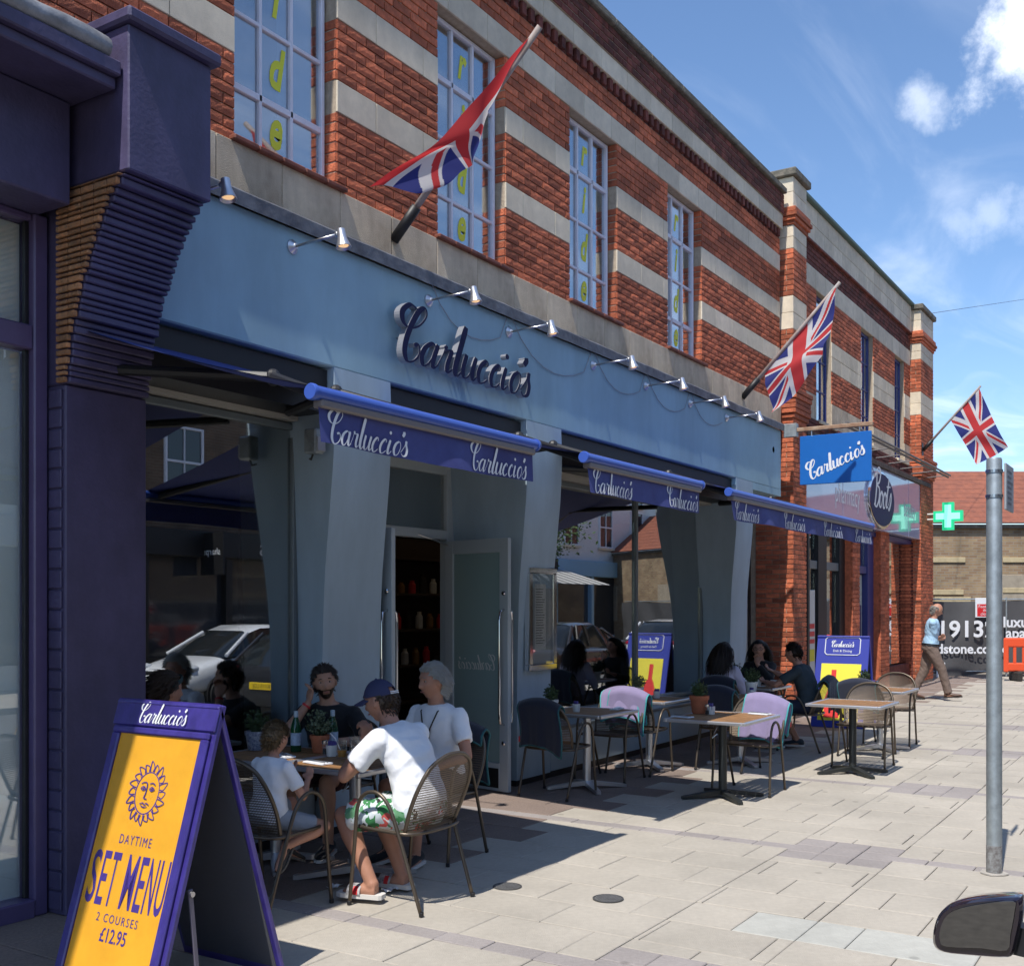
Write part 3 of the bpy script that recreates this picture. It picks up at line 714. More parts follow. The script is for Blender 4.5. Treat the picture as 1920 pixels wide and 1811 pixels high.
awning(6.55, 8.49, (6.92, 8.13), 'blue canvas awning over the restaurant doorway, two wordmarks on its valance')
awning(9.21, 14.0, (9.6, 10.95, 12.3, 13.6), 'long blue canvas awning over the wide window, four wordmarks on its valance')

# ------------------------------------------------------------------ fascia spotlights and their cable
def spot(x, lab):
    t = thing('fascia_spotlight', lab, 'spotlight', (x, FY, 4.21), 0, 'spotlights along the blue fascia')
    MB().lathe([(.05, 0), (.05, .012), (.03, .03), (.018, .045)], (0, 0, 0), 18, Matrix.Rotation(PI/2, 4, 'X')).build('wall_rose', M_alu, t, smooth=40)
    MB().tube([(0, -.03, 0), (0, -.41, .012)], .0095, 10).build('arm', M_steel, t, smooth=True)
    MB().ell((0, -.42, .012), (.022, .022, .022), nu=10, nv=8).build('knuckle', M_alu, t, smooth=True)
    h = MB().lathe([(.02, .045), (.028, .04), (.03, -.01), (.034, -.03), (.052, -.085), (.05, -.088), (.035, -.07)], (0, 0, 0), 18, Matrix.Translation((0, -.455, 0)) @ Matrix.Rotation(R(-12), 4, 'X')).build('lamp_head', M_alu, t, smooth=40)
    MB().ell((0, -.468, -.07), (.036, .036, .012), nu=12, nv=6).build('bulb', mat('warm_bulb', (.9, .7, .4), .3, emit=(1, .6, .25, .6)), h)
    return t
SPX = (4.56, 5.585, 7.157, 8.37, 9.985, 11.245, 12.5, 13.71)
for x, lb in zip(SPX, ('silver spotlight right beside the purple corbel', 'silver spotlight between the purple corbel and the raised script', 'silver spotlight over the capital letter of the raised script', 'silver spotlight over the last letters of the raised script',
    'first silver spotlight along from the raised script towards the brick pilaster', 'second silver spotlight along from the raised script towards the brick pilaster', 'silver spotlight two short of the brick pilaster', 'silver spotlight nearest the brick pilaster')): spot(x, lb)
cb = []
for a, b in zip(SPX[2:], SPX[3:]):
    for k in range(8):
        s = k/8; cb.append((a+(b-a)*s, FY-.012, 4.20-.22*4*s*(1-s)*(b-a)/1.6+.2*(1-s)**6))
cable = MB().tube(cb, .004, 6).build('lamp_cable', mat('grey_cable', (.3, .3, .32), .6), None); tag(cable, 'thin grey cable sagging from spotlight to spotlight across the fascia', 'cable')

fx_p = ony(587, 828, -.02); fb_ = thing('wall_light', 'small grey floodlight box on the pier under the first awning', 'light', fx_p)
MB().bbox(-.05, .05, -.07, .05, -.09, .09, .012).build('housing', M_galv, fb_); MB().bbox(-.042, .042, -.085, -.0705, -.075, .03, .004).build('lens', M_alu, fb_); MB().tube([(0, .0, -.09), (0, .02, -.13), (.02, .05, -.12)], .008, 6).build('cable_tail', M_black, fb_)
# ------------------------------------------------------------------ purple shop next door
PS = thing('purple_shop', 'dark purple painted shopfront with a ribbed corbel and brick return', 'shop', (3.8, 0, 0))
PO = Vector((3.8, 0, 0))
def pb(name, m, *b, bev=.008, parent=None):
    mb = MB()
    for q in b: mb.bbox(q[0]-3.8, q[1]-3.8, *q[2:], bev)
    return mb.build(name, m, parent or PS)
pb('pier', M_purple, (3.80, 4.35, -.155, .9, 0, 2.955))
pb('pier_core', M_purple, (3.80, 4.35, -.12, .9, 2.956, 4.82))
pb('block', M_purple, (3.79, 4.36, -.70, .0, 4.03, 4.80)); pb('block_cap', M_purple, (3.755, 4.40, -.75, .0, 4.803, 4.875), bev=.015)
prof = [(2.96, -.185), (3.1, -.20), (3.25, -.235), (3.4, -.285), (3.55, -.345), (3.7, -.42), (3.82, -.49), (3.92, -.565), (4.03, -.66)]
def py_(z):
    for (a, b), (c, d) in zip(prof, prof[1:]):
        if a <= z <= c: return b+(d-b)*(z-a)/(c-a)
    return prof[-1][1]
z = 2.96; k = 0
while z < 4.02:
    h = random.uniform(.026, .046); h = min(h, 4.026-z); y = py_(z+h*.5)-random.uniform(0, .020)
    pb('corbel_course', M_purple, (3.80, 4.345-random.uniform(0, .01), y, -.1, z, z+h-.005), bev=.006)
    m = mat('bare_orange_brick', (.52, .24, .11), .9, c2=(.24, .15, .09), vscale=20, rand=.3, bump=.5)
    yb = -.10
    while yb > y+.03:                               # unpainted tile courses on the return, cut back with the curve
        yl = max(yb-.11, y+.012); MB().bbox(3.772-3.8, 3.7985-3.8, yl+.003, yb-.003, z+.004, z+h-.008, .004).build('return_tile', m, PS); yb = yl
    z += h; k += 1
# toothed brick edge painted purple beside the window
for q in range(26): pb('quoin_brick', M_purple, (3.786-(.0), 3.7995, -.13, -.02, .03+q*.112, .03+q*.112+.10), bev=.004)
pb('fascia_board', M_purple, (-4, 3.735, -.29, .3, 3.90, 4.455)); pb('cornice', M_purple, (-4, 3.775, -.62, .3, 4.46, 4.52), (-4, 3.778, -.66, .3, 4.522, 4.60))
ld = []
for q in range(60):
    x = -4+7.72*q/59; ld.append((x-3.8, -.60+random.uniform(-.01, .01), 4.655+random.uniform(-.008, .008)))
MB().tube(ld, [random.uniform(.055, .068) for _ in ld], 12).build('lead_roll', mat('pale_lead', (.33, .34, .36), .5, c2=(.16, .16, .17), vscale=9, metal=.3, bump=.5, bscale=12), PS, smooth=50)
fr = pb('window_frame', M_purple_gloss, (3.70, 3.785, -.02, .12, 0, 3.9), (-4, 3.70, -.01, .10, 3.145, 3.28), (-4, 3.70, -.03, .12, -.005, .10), (-4, 3.70, 0, .1, 3.86, 3.899), (1.2, 1.28, -.012, .1, .1, 3.145))
MB().box(1.28-3.8, 3.70-3.8, .06, .068, .1, 3.145).build('pane', M_glass_purple, fr); MB().box(-4-3.8, 3.70-3.8, .0605, .068, 3.28, 3.86).build('pane', M_glass_purple, fr); MB().box(-4-3.8, 1.2-3.8, .06, .068, .1, 3.145).build('pane', M_glass_purple, fr)
pb('black_gasket', M_black, (3.675, 3.6995, .03, .059, .1, 3.145), (3.675, 3.6995, .03, .059, 3.28, 3.86), bev=.002)
MB().box(-8, -.11, .105, .13, 0.1, 3.14).box(-8, -.11, .105, .13, 3.285, 3.855).build('display_panel', mat('pale_pane_reflection', (.82, .85, .82), .8, var=.05), PS)  # pale board close behind the panes, standing in for their bright reflection
MB().box(-8, 0, .07, .9, -.02, .02).build('display_floor', mat('pale_floor', (.45, .44, .40), .7), PS)
MB().box(-8, -.1, .07, .9, 3.9, 3.95).build('display_ceiling', M_offwhite, PS)

# ------------------------------------------------------------------ pharmacy building
PB = thing('pharmacy_building', 'red brick and stone building with blue framed windows above a grey pharmacy fascia', 'building', (16.4, 0, 0))
PBX = 16.4
def pbox(name, m, x0, x1, y0, y1, z0, z1, bev=.006): return MB().bbox(x0-PBX, x1-PBX, y0, y1, z0, z1, bev).build(name, m, PB)
def loc_bricks(lst): return [(a-PBX, b-PBX, c, d) for a, b, c, d in lst]
BW_ = [(18.35, 19.25), (21.2, 22.1), (23.88, 24.75)]
WY = .05
sg = []; p0 = 17.08
for a, b in BW_: sg.append((p0, a)); p0 = b
sg.append((p0, 25.3))
for a, b in sg: MB().box(a-PBX, b-PBX, WY+.012, .5, 4.5, 7.06).build('wall', M_mortar, PB)
MB().box(17.08-PBX, 25.3-PBX, WY+.012, .5, 7.061, 8.38).build('wall', M_mortar, PB); MB().box(16.45-PBX, 26.6-PBX, .51, .6, 3.2, 8.3).build('wall_backing', M_brick_dark, PB)
class LB(Bricks):
    left = 300
    def build(s, parent, nmax=300):
        def key(t): return math.hypot(t[0]+PBX, t[1]+5.5)/max(.05, t[3])
        q = {}; use = min(LB.left, nmax)
        for i, t in enumerate(sorted(s.L, key=key)):
            me = random.choice(brick_mesh(t[6], t[7])); sx = t[3]/.213; sz = t[4]/.063
            if i < use:
                LB.left -= 1; o = link('brick', me, parent, (t[0], t[1], t[2]), (0, 0, t[5])); o.scale = (sx, 1, sz); continue
            mb = q.setdefault(t[7].name, MB()); c_, s_ = math.cos(t[5]), math.sin(t[5]); n0 = len(mb.f)
            mb.add([(t[0]+c_*v.co.x*sx-s_*v.co.y, t[1]+s_*v.co.x*sx+c_*v.co.y, t[2]+v.co.z*sz) for v in me.vertices], [tuple(p.vertices) for p in me.polygons])
            mb.tone = (mb.tone or [])+[random.random()]*(len(mb.f)-n0)
        for nme, mb in q.items(): tag(mb.build('smaller_bricks', MATS[nme], parent), kind='stuff')
BB = LB(); PIL = LB()
for i, (a, b) in enumerate(sg):
    BB.front(loc_bricks(course_bricks(a, b, 6.37, 7.06, 9)), WY, 1, M_brick); BB.front(loc_bricks(course_bricks(a, b, 5.28, 5.85, 8)), WY, 1, M_brick)
    for z0, z1 in ((5.85, 6.11), (6.11, 6.37), (4.84, 5.28)): 
        L0 = a
        while L0 < b-.05:
            L1 = min(b, L0+.58); pbox('stone_block', M_stone if z0 > 5 else M_stone_dirty, L0+.003, L1-.003, WY-.004, WY+.12, z0+.002, z1-.002); L0 = L1
BB.front(loc_bricks(course_bricks(17.08, 25.3, 7.40, 7.80, 5)), WY, 0, M_brick_dark); BB.front(loc_bricks(course_bricks(17.08, 25.3, 4.5, 4.84, 4)), WY-.06, 0, M_brick_dark)
for z0, z1, y_, m, ln in ((7.06, 7.40, WY-.004, M_stone, .6), (7.80, 8.08, WY-.03, M_stone, .55), (8.08, 8.38, WY-.03, M_stone, .62)):
    L0 = 17.08
    while L0 < 25.25:
        L1 = min(25.3, L0+ln); pbox('stone_block', m, L0+.003, L1-.003, y_, WY+.2, z0+.002, z1-.002); L0 = L1
MB().bbox(17.0-PBX, 25.4-PBX, WY-.10, .5, 8.383, 8.45, .012).build('coping', mat('green_lead_coping', (.10, .15, .13), .7), PB)
pbox('string_course', M_brick_dark, 17.08, 25.3, WY-.05, WY+.01, 7.76, 7.80)
def pilaster(x0, x1, low=True):
    yf = -.18; MB().box(x0-PBX+.012, x1-PBX-.012, yf+.012, .5, 0, 8.3).build('pilaster_core', M_mortar, PB)
    def st(z0, z1, o=0.0):
        n = 2 if z1-z0 > .3 else 1; h = (z1-z0)/n
        for k in range(n): MB().bbox(x0-PBX-o, x1-PBX+o, yf-o, .45, z0+k*h+.002, z0+(k+1)*h-.002, .006).build('stone_block', M_stone, PB)
    st(7.83, 8.30); st(7.20, 7.56); st(5.97, 6.48); MB().bbox(x0-PBX-.06, x1-PBX+.06, yf-.06, .5, 8.302, 8.42, .015).build('pilaster_cap', M_coping, PB)
    for z0, ov in ((7.56, .02), (7.62, .05), (7.68, .075), (7.75, .05)): MB().bbox(x0-PBX-ov, x1-PBX+ov, yf-ov, .45, z0+.003, z0+.062 if z0 < 7.7 else z0+.077, .006).build('moulding_course', M_brick, PB)
    for q, ov in enumerate((.0, .03, .055, .06, .055, .07, .08)): MB().bbox(x0-PBX-ov, x1-PBX+ov, yf-ov, .45, 4.53+q*.074+.004, 4.53+(q+1)*.074-.004, .006).build('moulding_course', M_brick, PB)
    for z0, z1, n in ((6.48, 7.20, 9), (5.05, 5.97, 12), (0.06, 4.53, 60)):
        PIL.front(loc_bricks(course_bricks(x0, x1, z0, z1, n)), yf, 0, M_brick)
        for k in range(n):
            c, d = z0+(z1-z0)*k/n, z0+(z1-z0)*(k+1)/n; ys = [yf, yf+.11, yf+.335, .42] if k % 2 else [yf, yf+.215, yf+.44, .42]
            for a, b in zip(ys, ys[1:]):
                if b > a+.03: PIL.side([(a, b, c, d)], x0-PBX, 0, M_brick)
pilaster(16.42, 17.08); pilaster(25.3, 26.6)
BB.build(PB, 150); PIL.build(PB, 150)
M_blueframe = mat('blue_window_frame', (.035, .045, .19), .4)
for a, b in BW_:
    f = MB(); a_, b_ = a-PBX, b-PBX
    f.bbox(a_, a_+.05, .14, .2, 4.86, 7.06); f.bbox(b_-.05, b_, .14, .2, 4.86, 7.06); f.bbox(a_+.05, b_-.05, .142, .2, 7.0, 7.06); f.bbox(a_+.05, b_-.05, .142, .2, 4.86, 4.92)
    W = (b-a-.1)/3
    for k in (1, 2): f.bbox(a_+.05+W*k-.012, a_+.05+W*k+.012, .145, .2, 4.92, 7.0)
    for zz in (5.44, 5.96, 6.48): f.bbox(a_+.05, b_-.05, .147, .2, zz-.014, zz+.014)
    o = f.build('window', M_blueframe, PB)
    zs = [4.92, 5.44, 5.96, 6.48, 7.0]
    for c in range(3):
        for r in range(4): MB().box(a_+.05+W*c+.012, a_+.05+W*(c+1)-.012, .165, .17, zs[r]+.014, zs[r+1]-.014).build('pane', M_glass_up, o)
    MB().box(a_-.04, b_+.04, .48, .505, 4.7, 7.1).build('room', mat('upstairs_room', (0.30, 0.36, 0.42), .9), o)
    pbox('sill', M_stone, a-.05, b+.05, -.04, .14, 4.80, 4.858)
# pharmacy fascia
M_ph = mat("silver_violet_panel", (.40, .395, .56), .05, metal=.0, spec=.75)
xs = [17.12, 19.2, 22.1, 24.2, 26.22]
fp = [pbox('fascia_panel', M_ph, a+.006, b-.006, -.16, .1, 3.2, 4.42, bev=.01) for a, b in zip(xs, xs[1:])]
pbox('fascia_capping', mat('rough_capping', (.12, .09, .08), .9, var=.5, vscale=8), 17.1, 26.25, -.2, .12, 4.423, 4.52)
tr_ = MB()
for zz, yy in ((4.62, -.62), (4.66, -.66)): tr_.tube([(17.6-PBX, yy, zz), (26.0-PBX, yy, zz)], .022, 8)
for k in range(9): tr_.tube([(17.7-PBX+k, -.1, 4.6), (17.7-PBX+k, -.63, 4.63)], .012, 6)
tr_.build('light_trough', mat('dull_trough', (.16, .15, .15), .6), PB)
put_text('panel_lettering', 'pharmacy', M_white, fp[0], (ony(1590, 927, -.163).x-PBX, -.163, 3.52), UX, UZ, .52, su=.78)
put_text('panel_lettering', 'beauty', mat('faint_white_print', (.45, .45, .55), .4), fp[2], (24.3-PBX, -.163, 3.62), UX, UZ, .5, su=.78)
lc = ony(1653, 936, -.2); ov = MB()
ov.lathe([(1.0, 0), (1.0, .03), (.94, .05)], (0, 0, 0), 40, Matrix.Translation((lc.x-PBX, -.165, 3.78)) @ Matrix.Rotation(PI/2, 4, 'X') @ Matrix.Diagonal((1.02, .56, 1, 1)))
og = ov.build('oval_badge', M_chrome, PB, smooth=40)
MB().lathe([(.9, .051), (.9, .06)], (0, 0, 0), 40, Matrix.Translation((lc.x-PBX, -.165, 3.78)) @ Matrix.Rotation(PI/2, 4, 'X') @ Matrix.Diagonal((1.02, .56, 1, 1))).build('badge_face', mat('badge_navy', (.015, .015, .08), .55, spec=.2), og)
def pen(name, strokes, m, parent, O, U, V, s, shear=.25, wmin=.08, wmax=.2):
    mb = MB(); i_ = 0
    for pts in strokes:
        c = catmull([(x+y*shear, y, 0) for x, y in pts], 5); n = len(c); o_ = len(mb.v)
        for i, p in enumerate(c):
            d = (c[min(n-1, i+1)]-c[max(0, i-1)]).normalized(); dn = max(0, -d.y); wd = wmin+(wmax-wmin)*dn; q = Vector((-d.y, d.x, 0))*wd*.5; i_ += 1
            for e in (p+q, p-q): mb.v.append((e.x, e.y, i_*6e-6))
        for i in range(n-1): a = o_+2*i; mb.f.append((a, a+1, a+3, a+2))
    me = mb.mesh(name, m); F = frame(O, U, V, s, s); me.transform(F); return link(name, me, parent)
pen('badge_script', [[(0, 1.6), (.1, .8), (.0, 0)], [(-.3, 1.3), (.2, 1.8), (.65, 1.6), (.5, 1.15), (.1, 1.0), (.6, .85), (.65, .35), (.3, 0), (-.15, .1)],
  [(1.0, .75), (.8, .5), (.85, .1), (1.1, .05), (1.25, .45), (1.05, .75), (1.35, .6)], [(1.65, .75), (1.45, .5), (1.5, .1), (1.75, .05), (1.9, .45), (1.7, .75), (2.0, .6)],
  [(2.25, 1.4), (2.1, .6), (2.1, .1), (2.35, .15)], [(1.9, 1.05), (2.6, 1.1)], [(2.45, .2), (2.75, .8), (2.85, .4), (2.6, .0), (2.4, .1)]], M_white, og, (lc.x-PBX-.62, -.227, 3.62), UX, (.0, 0, 1), .42)
# ground floor of the pharmacy
gy = .12
def gx(px): return ony(px, 1100, gy).x
def gb(name, m, p0, p1, z0, z1, y0=gy-.05, y1=gy+.1): return pbox(name, m, gx(p0), gx(p1), y0, y1, z0, z1)
for p0, p1 in ((1579, 1593), (1633, 1650)):
    x0, x1 = gx(p0), gx(p1); LBk = course_bricks(x0, x1, .06, 3.16, 41)
    q = MB(); q.box(x0-PBX+.01, x1-PBX-.01, gy-.18, gy+.3, 0, 3.2); q.build('brick_pier', M_brick, PB)
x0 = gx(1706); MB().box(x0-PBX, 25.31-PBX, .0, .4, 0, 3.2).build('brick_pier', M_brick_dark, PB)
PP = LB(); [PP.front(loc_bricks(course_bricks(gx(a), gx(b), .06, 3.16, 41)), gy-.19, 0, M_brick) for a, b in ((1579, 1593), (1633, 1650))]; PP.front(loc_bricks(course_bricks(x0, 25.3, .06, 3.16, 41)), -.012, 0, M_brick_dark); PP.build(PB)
for p0, p1 in ((1509, 1513), (1529, 1545), (1569, 1579), (1593, 1596), (1622, 1633), (1650, 1653), (1702, 1706)): gb('mullion', M_blueframe if p0 in (1622, 1593) else M_black, p0, p1, .05, 3.18)
gb('transom', M_frame_grey, 1513, 1579, 2.36, 2.50, gy-.03, gy+.08); gb('transom', M_blueframe, 1596, 1622, 2.36, 2.5, gy-.03, gy+.08); gb('soffit', M_blueframe, 1509, 1706, 3.1, 3.19, gy-.1, gy+.3)
for p0, p1, z0, z1 in ((1513, 1529, .05, 2.36), (1545, 1569, .05, 2.36), (1513, 1529, 2.5, 3.1), (1545, 1569, 2.5, 3.1), (1596, 1622, 2.5, 3.1), (1653, 1702, .5, 3.1)):
    MB().box(gx(p0)-PBX+.002, gx(p1)-PBX-.002, gy+.02, gy+.03, z0, z1).build('pane', M_glass_shop, PB)
gb('window_base', M_brick_dark, 1650, 1706, .0, .46); gb('door_panel', mat('pale_door', (.45, .48, .45), .5), 1597, 1621, .05, 2.34, gy+.05, gy+.1)
gb('notice', mat('navy_notice', (.02, .025, .10), .5), 1600, 1618, 1.0, 1.75, gy+.03, gy+.048)
ps = gb('poster', M_offwhite, 1510, 1526, .35, 2.0, gy-.02, gy+.01)
for k, (z0, z1, m) in enumerate(((1.35, 1.43, M_red), (1.22, 1.30, M_red), (1.1, 1.17, M_red), (.8, 1.0, mat('yellow_strip', (.7, .6, .04), .6)), (.5, .56, M_red))):
    MB().box(gx(1511.5)-PBX, gx(1524.5)-PBX, gy-.026, gy-.0215, z0, z1).build('poster_strip', m, ps)
MB().box(17.1-PBX, 25.4-PBX, 2.5, 2.55, 0, 3.2).build('shop_interior', mat('pharmacy_interior', (.16, .15, .18), .8, var=.5, vscale=2.5), PB); MB().box(17.1-PBX, 25.4-PBX, gy+.2, 2.5, 3.19, 3.22).build('shop_ceiling', M_offwhite, PB)
dp = MB()
gb('window_film', mat('violet_film', (.035, .02, .06), .35), 1672, 1702, .5, 3.1, gy+.04, gy+.05)
wp = gb('window_poster', mat('dark_poster', (.06, .05, .06), .4), 1653, 1669, .55, 3.0, gy+.04, gy+.05)
for k, tx in enumerate(('home', 'pharmacy', 'beauty', 'food', 'baby')): put_text('window_lettering', tx, mat('faint_white_print', (.45, .45, .55), .4), PB, (gx(1683)-PBX, gy+.038, 2.4-k*.22), UX, UZ, .2)
for k, tx in enumerate(('remac', 'otoda')): put_text('window_lettering', tx[::-1], M_white, PB, (gx(1661)-PBX, gy+.0385, 1.55-k*.42), (-1, 0, 0) if False else UX, UZ, .34)
# green cross projecting from the pharmacy
GC = thing('green_cross', 'glowing green pharmacy cross projecting from the far brick pilaster', 'sign', (25.9, -.63, 3.745))
def cross(r, t): return [(-t, -r), (t, -r), (t, -t), (r, -t), (r, t), (t, t), (t, r), (-t, r), (-t, t), (-r, t), (-r, -t), (-t, -t)]
MB().poly([(0, a, b) for a, b in cross(.31, .12)], .12, (1, 0, 0)).build('cross_body', mat('deep_green', (.01, .30, .13), .4, emit=(.02, .75, .35, .5)), GC)
MB().poly([(-.006, a, b) for a, b in cross(.255, .07)], .005, (1, 0, 0)).build('cross_light', mat('mint_light', (.2, .8, .55), .4, emit=(.25, .95, .62, .9)), GC)
MB().tube([(.06, .3, .06), (.06, .5, .06)], .02).tube([(.06, .3, -.06), (.06, .5, -.06)], .02).build('bracket', M_offwhite, GC)
# hanging restaurant sign
HS = thing('hanging_sign', "blue hanging sign with white Carluccio's script on a rusty timber bracket", 'sign', (16.0, -.94, 3.88))
MB().bbox(-.02, .02, -.52, .52, -.36, .36, .006).build('board', mat('bright_blue_board', (.012, .13, .46), .35, var=.04), HS)
dv = Vector((0, -.86, .36)).normalized()
put_script('board_wordmark', M_white, HS, (-.0215, 0.0, -.02), dv, Vector((0, .36, .86)).normalized(), .92, sv=1.0, wmin=.1, wmax=.26)
MB().bbox(-.03, .03, -.54, .58, .43, .49, .008).build('bracket_bar', mat('weathered_timber', (.42, .32, .23), .8, c2=(.22, .10, .05), vscale=6), HS)
for yy in (-.35, .35): MB().tube([(0, yy, .35), (0, yy, .45)], .012).build('hanger', M_steel, HS)
MB().bbox(-.05, .05, .56, .76, .36, .56).build('wall_fixing', M_galv, HS)

# ------------------------------------------------------------------ end of the street, square to the view
EZ = Vector((fx, fy, 0)); ER = Vector((rx, ry, 0))
def eplace(t, d, px): t.location = CAMP+EZ*d+ER*((px-960)/2050*d)-Vector((0, 0, 1.72)); t.rotation_euler = (0, 0, math.atan2(ry, rx))
def brick_tex(name, c1, c2, mo, sx):
    m = mat(name, c1, .92); t = m.node_tree; n = t.nodes; l = t.links
    bt = n.new('ShaderNodeTexBrick'); co = n.new('ShaderNodeTexCoord'); mp = n.new('ShaderNodeMapping'); mp.inputs['Rotation'].default_value = (PI/2, 0, 0)
    l.new(co.outputs['Object'], mp.inputs[0]); l.new(mp.outputs[0], bt.inputs[0]); bt.inputs['Scale'].default_value = 1.0
    bt.inputs['Brick Width'].default_value = .225; bt.inputs['Row Height'].default_value = .075; bt.inputs['Mortar Size'].default_value = .007
    bt.inputs[1].default_value = (*c1, 1); bt.inputs[2].default_value = (*c2, 1); bt.inputs[3].default_value = (*mo, 1)
    nz = n.new('ShaderNodeTexNoise'); nz.inputs['Scale'].default_value = 1.7; nz.inputs['Detail'].default_value = 8; l.new(co.outputs['Object'], nz.inputs['Vector'])
    x = n.new('ShaderNodeMix'); x.data_type = 'RGBA'; x.blend_type = 'MULTIPLY'; x.inputs[0].default_value = .75
    mr = n.new('ShaderNodeMapRange'); l.new(nz.outputs['Fac'], mr.inputs[0]); mr.inputs[1].default_value = .3; mr.inputs[2].default_value = .7; mr.inputs[3].default_value = .55; mr.inputs[4].default_value = 1.25
    cb_ = n.new('ShaderNodeCombineColor'); [l.new(mr.outputs[0], cb_.inputs[k]) for k in range(3)]
    l.new(bt.outputs[0], x.inputs[6]); l.new(cb_.outputs[0], x.inputs[7]); l.new(x.outputs[2], n['Principled BSDF'].inputs['Base Color']); return m
EW = thing('old_brick_house', 'low buff brick building with a red tiled roof behind the hoarding', 'building'); eplace(EW, 30.5, 1900)
MB().box(-6, 30, 0, 5, 0, 3.9).build('wall', brick_tex('buff_stock_brick', (.36, .26, .15), (.27, .17, .10), (.30, .27, .22), 1), EW)
for a, b, z in ((-2.3, -1.35, 2.95), (-2.3, -1.4, 2.05), (-2.2, -1.2, 1.85), (-.3, 3, 2.95), (-.3, 3, 2.1)): MB().bbox(a, b, -.04, .01, z, z+.14).build('stone_strip', mat('cream_stone_strip', (.50, .41, .25), .9, var=.2), EW)
MB().bbox(-6.1, 30, -.12, .2, 3.9, 4.0).build('eaves_course', M_coping, EW)
rfm = MB(); slope = 1.62
for r in range(11):                                  # tile courses lap one over the next
    y0_, z0_ = -.18+r*.3, 4.02+r*.165; rfm.box(-6.2, 30, y0_, y0_+.36, z0_, z0_+.035, Matrix.Translation((0, y0_, z0_)) @ Matrix.Rotation(R(28), 4, 'X') @ Matrix.Translation((0, -y0_, -z0_)))
rfm.build('roof', mat('red_roof_tile', (.30, .10, .055), .9, c2=(.17, .06, .04), vscale=5, bump=.6, bscale=30), EW)
MB().bbox(.35, 1.3, .9, 1.5, 4.5, 4.62, .01, Matrix.Rotation(0, 4, 'X')).build('rooflight', M_black, EW)
for k in range(7): MB().bbox(-5+k*4.3, -3.9+k*4.3, -.02, .02, 1.1, 2.6).build('blocked_window', mat('pale_blocking', (.36, .31, .24), .9, var=.2), EW)
HD = thing('hoarding', 'dark grey fabric banner on a mesh fence advertising luxury apartments', 'hoarding'); eplace(HD, 27, 1880)
bn = MB(); rows = []
for i in range(9):
    s = i/8; row = []
    for j in range(90):
        u = -2.1+j*.16; row.append(Vector((u, .04*math.sin(u*2.1+s*2)*math.sin(PI*s)+.03*math.sin(u*5+s*5), 1.86+.02*math.sin(u*1.3)-1.74*s-(.10*math.sin((u+2.1)*1.6)**2 if i == 8 else 0))))
    rows.append(row)
bn.loft(rows, cap=False, closed=False); bn.build('banner', mat('charcoal_banner', (.075, .075, .08), .7, var=.15, vscale=2), HD, smooth=True)
put_text('banner_print', '19132', M_white, HD, (-.93, -.10, .98), UX, UZ, .56, su=1.05, offset=.012)
put_text('banner_print', 'dstone.co.uk', M_white, HD, (-.82, -.10, .57), UX, UZ, .33, su=1.0, offset=.008)
put_text('banner_print', 'luxury', M_white, HD, (.42, -.10, 1.22), UX, UZ, .36, offset=.008); put_text('banner_print', 'apartments', M_white, HD, (.85, -.10, .95), UX, UZ, .36, offset=.008)
for u in (-2.0, .1, 2.2, 4.3): MB().tube([(u, .02, 0), (u, .02, 1.95)], .022).build('fence_post', M_galv, HD)
MB().tube([(-2.1, .02, 1.9), (12, .02, 1.9)], .018).tube([(-2.1, .02, .12), (12, .02, .12)], .018).build('fence_rail', M_galv, HD)
sg_ = MB().bbox(-.72, -.22, -.12, -.09, 1.45, 1.93).build('notice_board', M_white, HD); MB().box(-.68, -.26, -.124, -.1215, 1.48, 1.78).build('red_panel', M_red, sg_)
for k, tx in enumerate(('Footpath', 'this', 'closed')): put_text('notice_print', tx, M_white, sg_, (-.47, -.1255, 1.69-k*.09), UX, UZ, .1)
def barrier(px, d, lab):
    t = thing('road_barrier', lab, 'barrier', group='orange plastic barriers by the hoarding'); eplace(t, d, px); m = mat('orange_plastic', (.75, .09, .03), .45)
    b = MB(); b.bbox(-.75, .75, -.03, .03, .78, 1.0, .03); b.bbox(-.75, .75, -.03, .03, .22, .42, .03); b.bbox(-.78, -.66, -.032, .032, .2, 1.0, .03); b.bbox(.66, .78, -.032, .032, .2, 1.0, .03); b.build('panel', m, t)
    for k in range(6): MB().bbox(-.56+k*.21, -.49+k*.21, -.02, .02, .42, .78, .01).build('upright', m, t)
    for s in (-.5, .5): MB().bbox(s-.06, s+.06, -.25, .25, .0, .22, .03).build('foot', M_dark, t)
barrier(1945, 25.3, 'orange plastic barrier standing before the grey banner'); barrier(2075, 25.6, 'orange plastic barrier standing second along the grey banner')
WP = thing('white_board', 'small white board leaning at the foot of the hoarding', 'board'); eplace(WP, 26.6, 1764); MB().bbox(-.1, .1, -.02, .02, 0, .36).build('panel', M_white, WP)
tag(MB().tube([(26.0, .1, 8.35), tuple(CAMP+pray(2010, 548)*42)], .006, 5).build('overhead_wire', M_black), 'thin overhead wire running off above the street', 'wire')
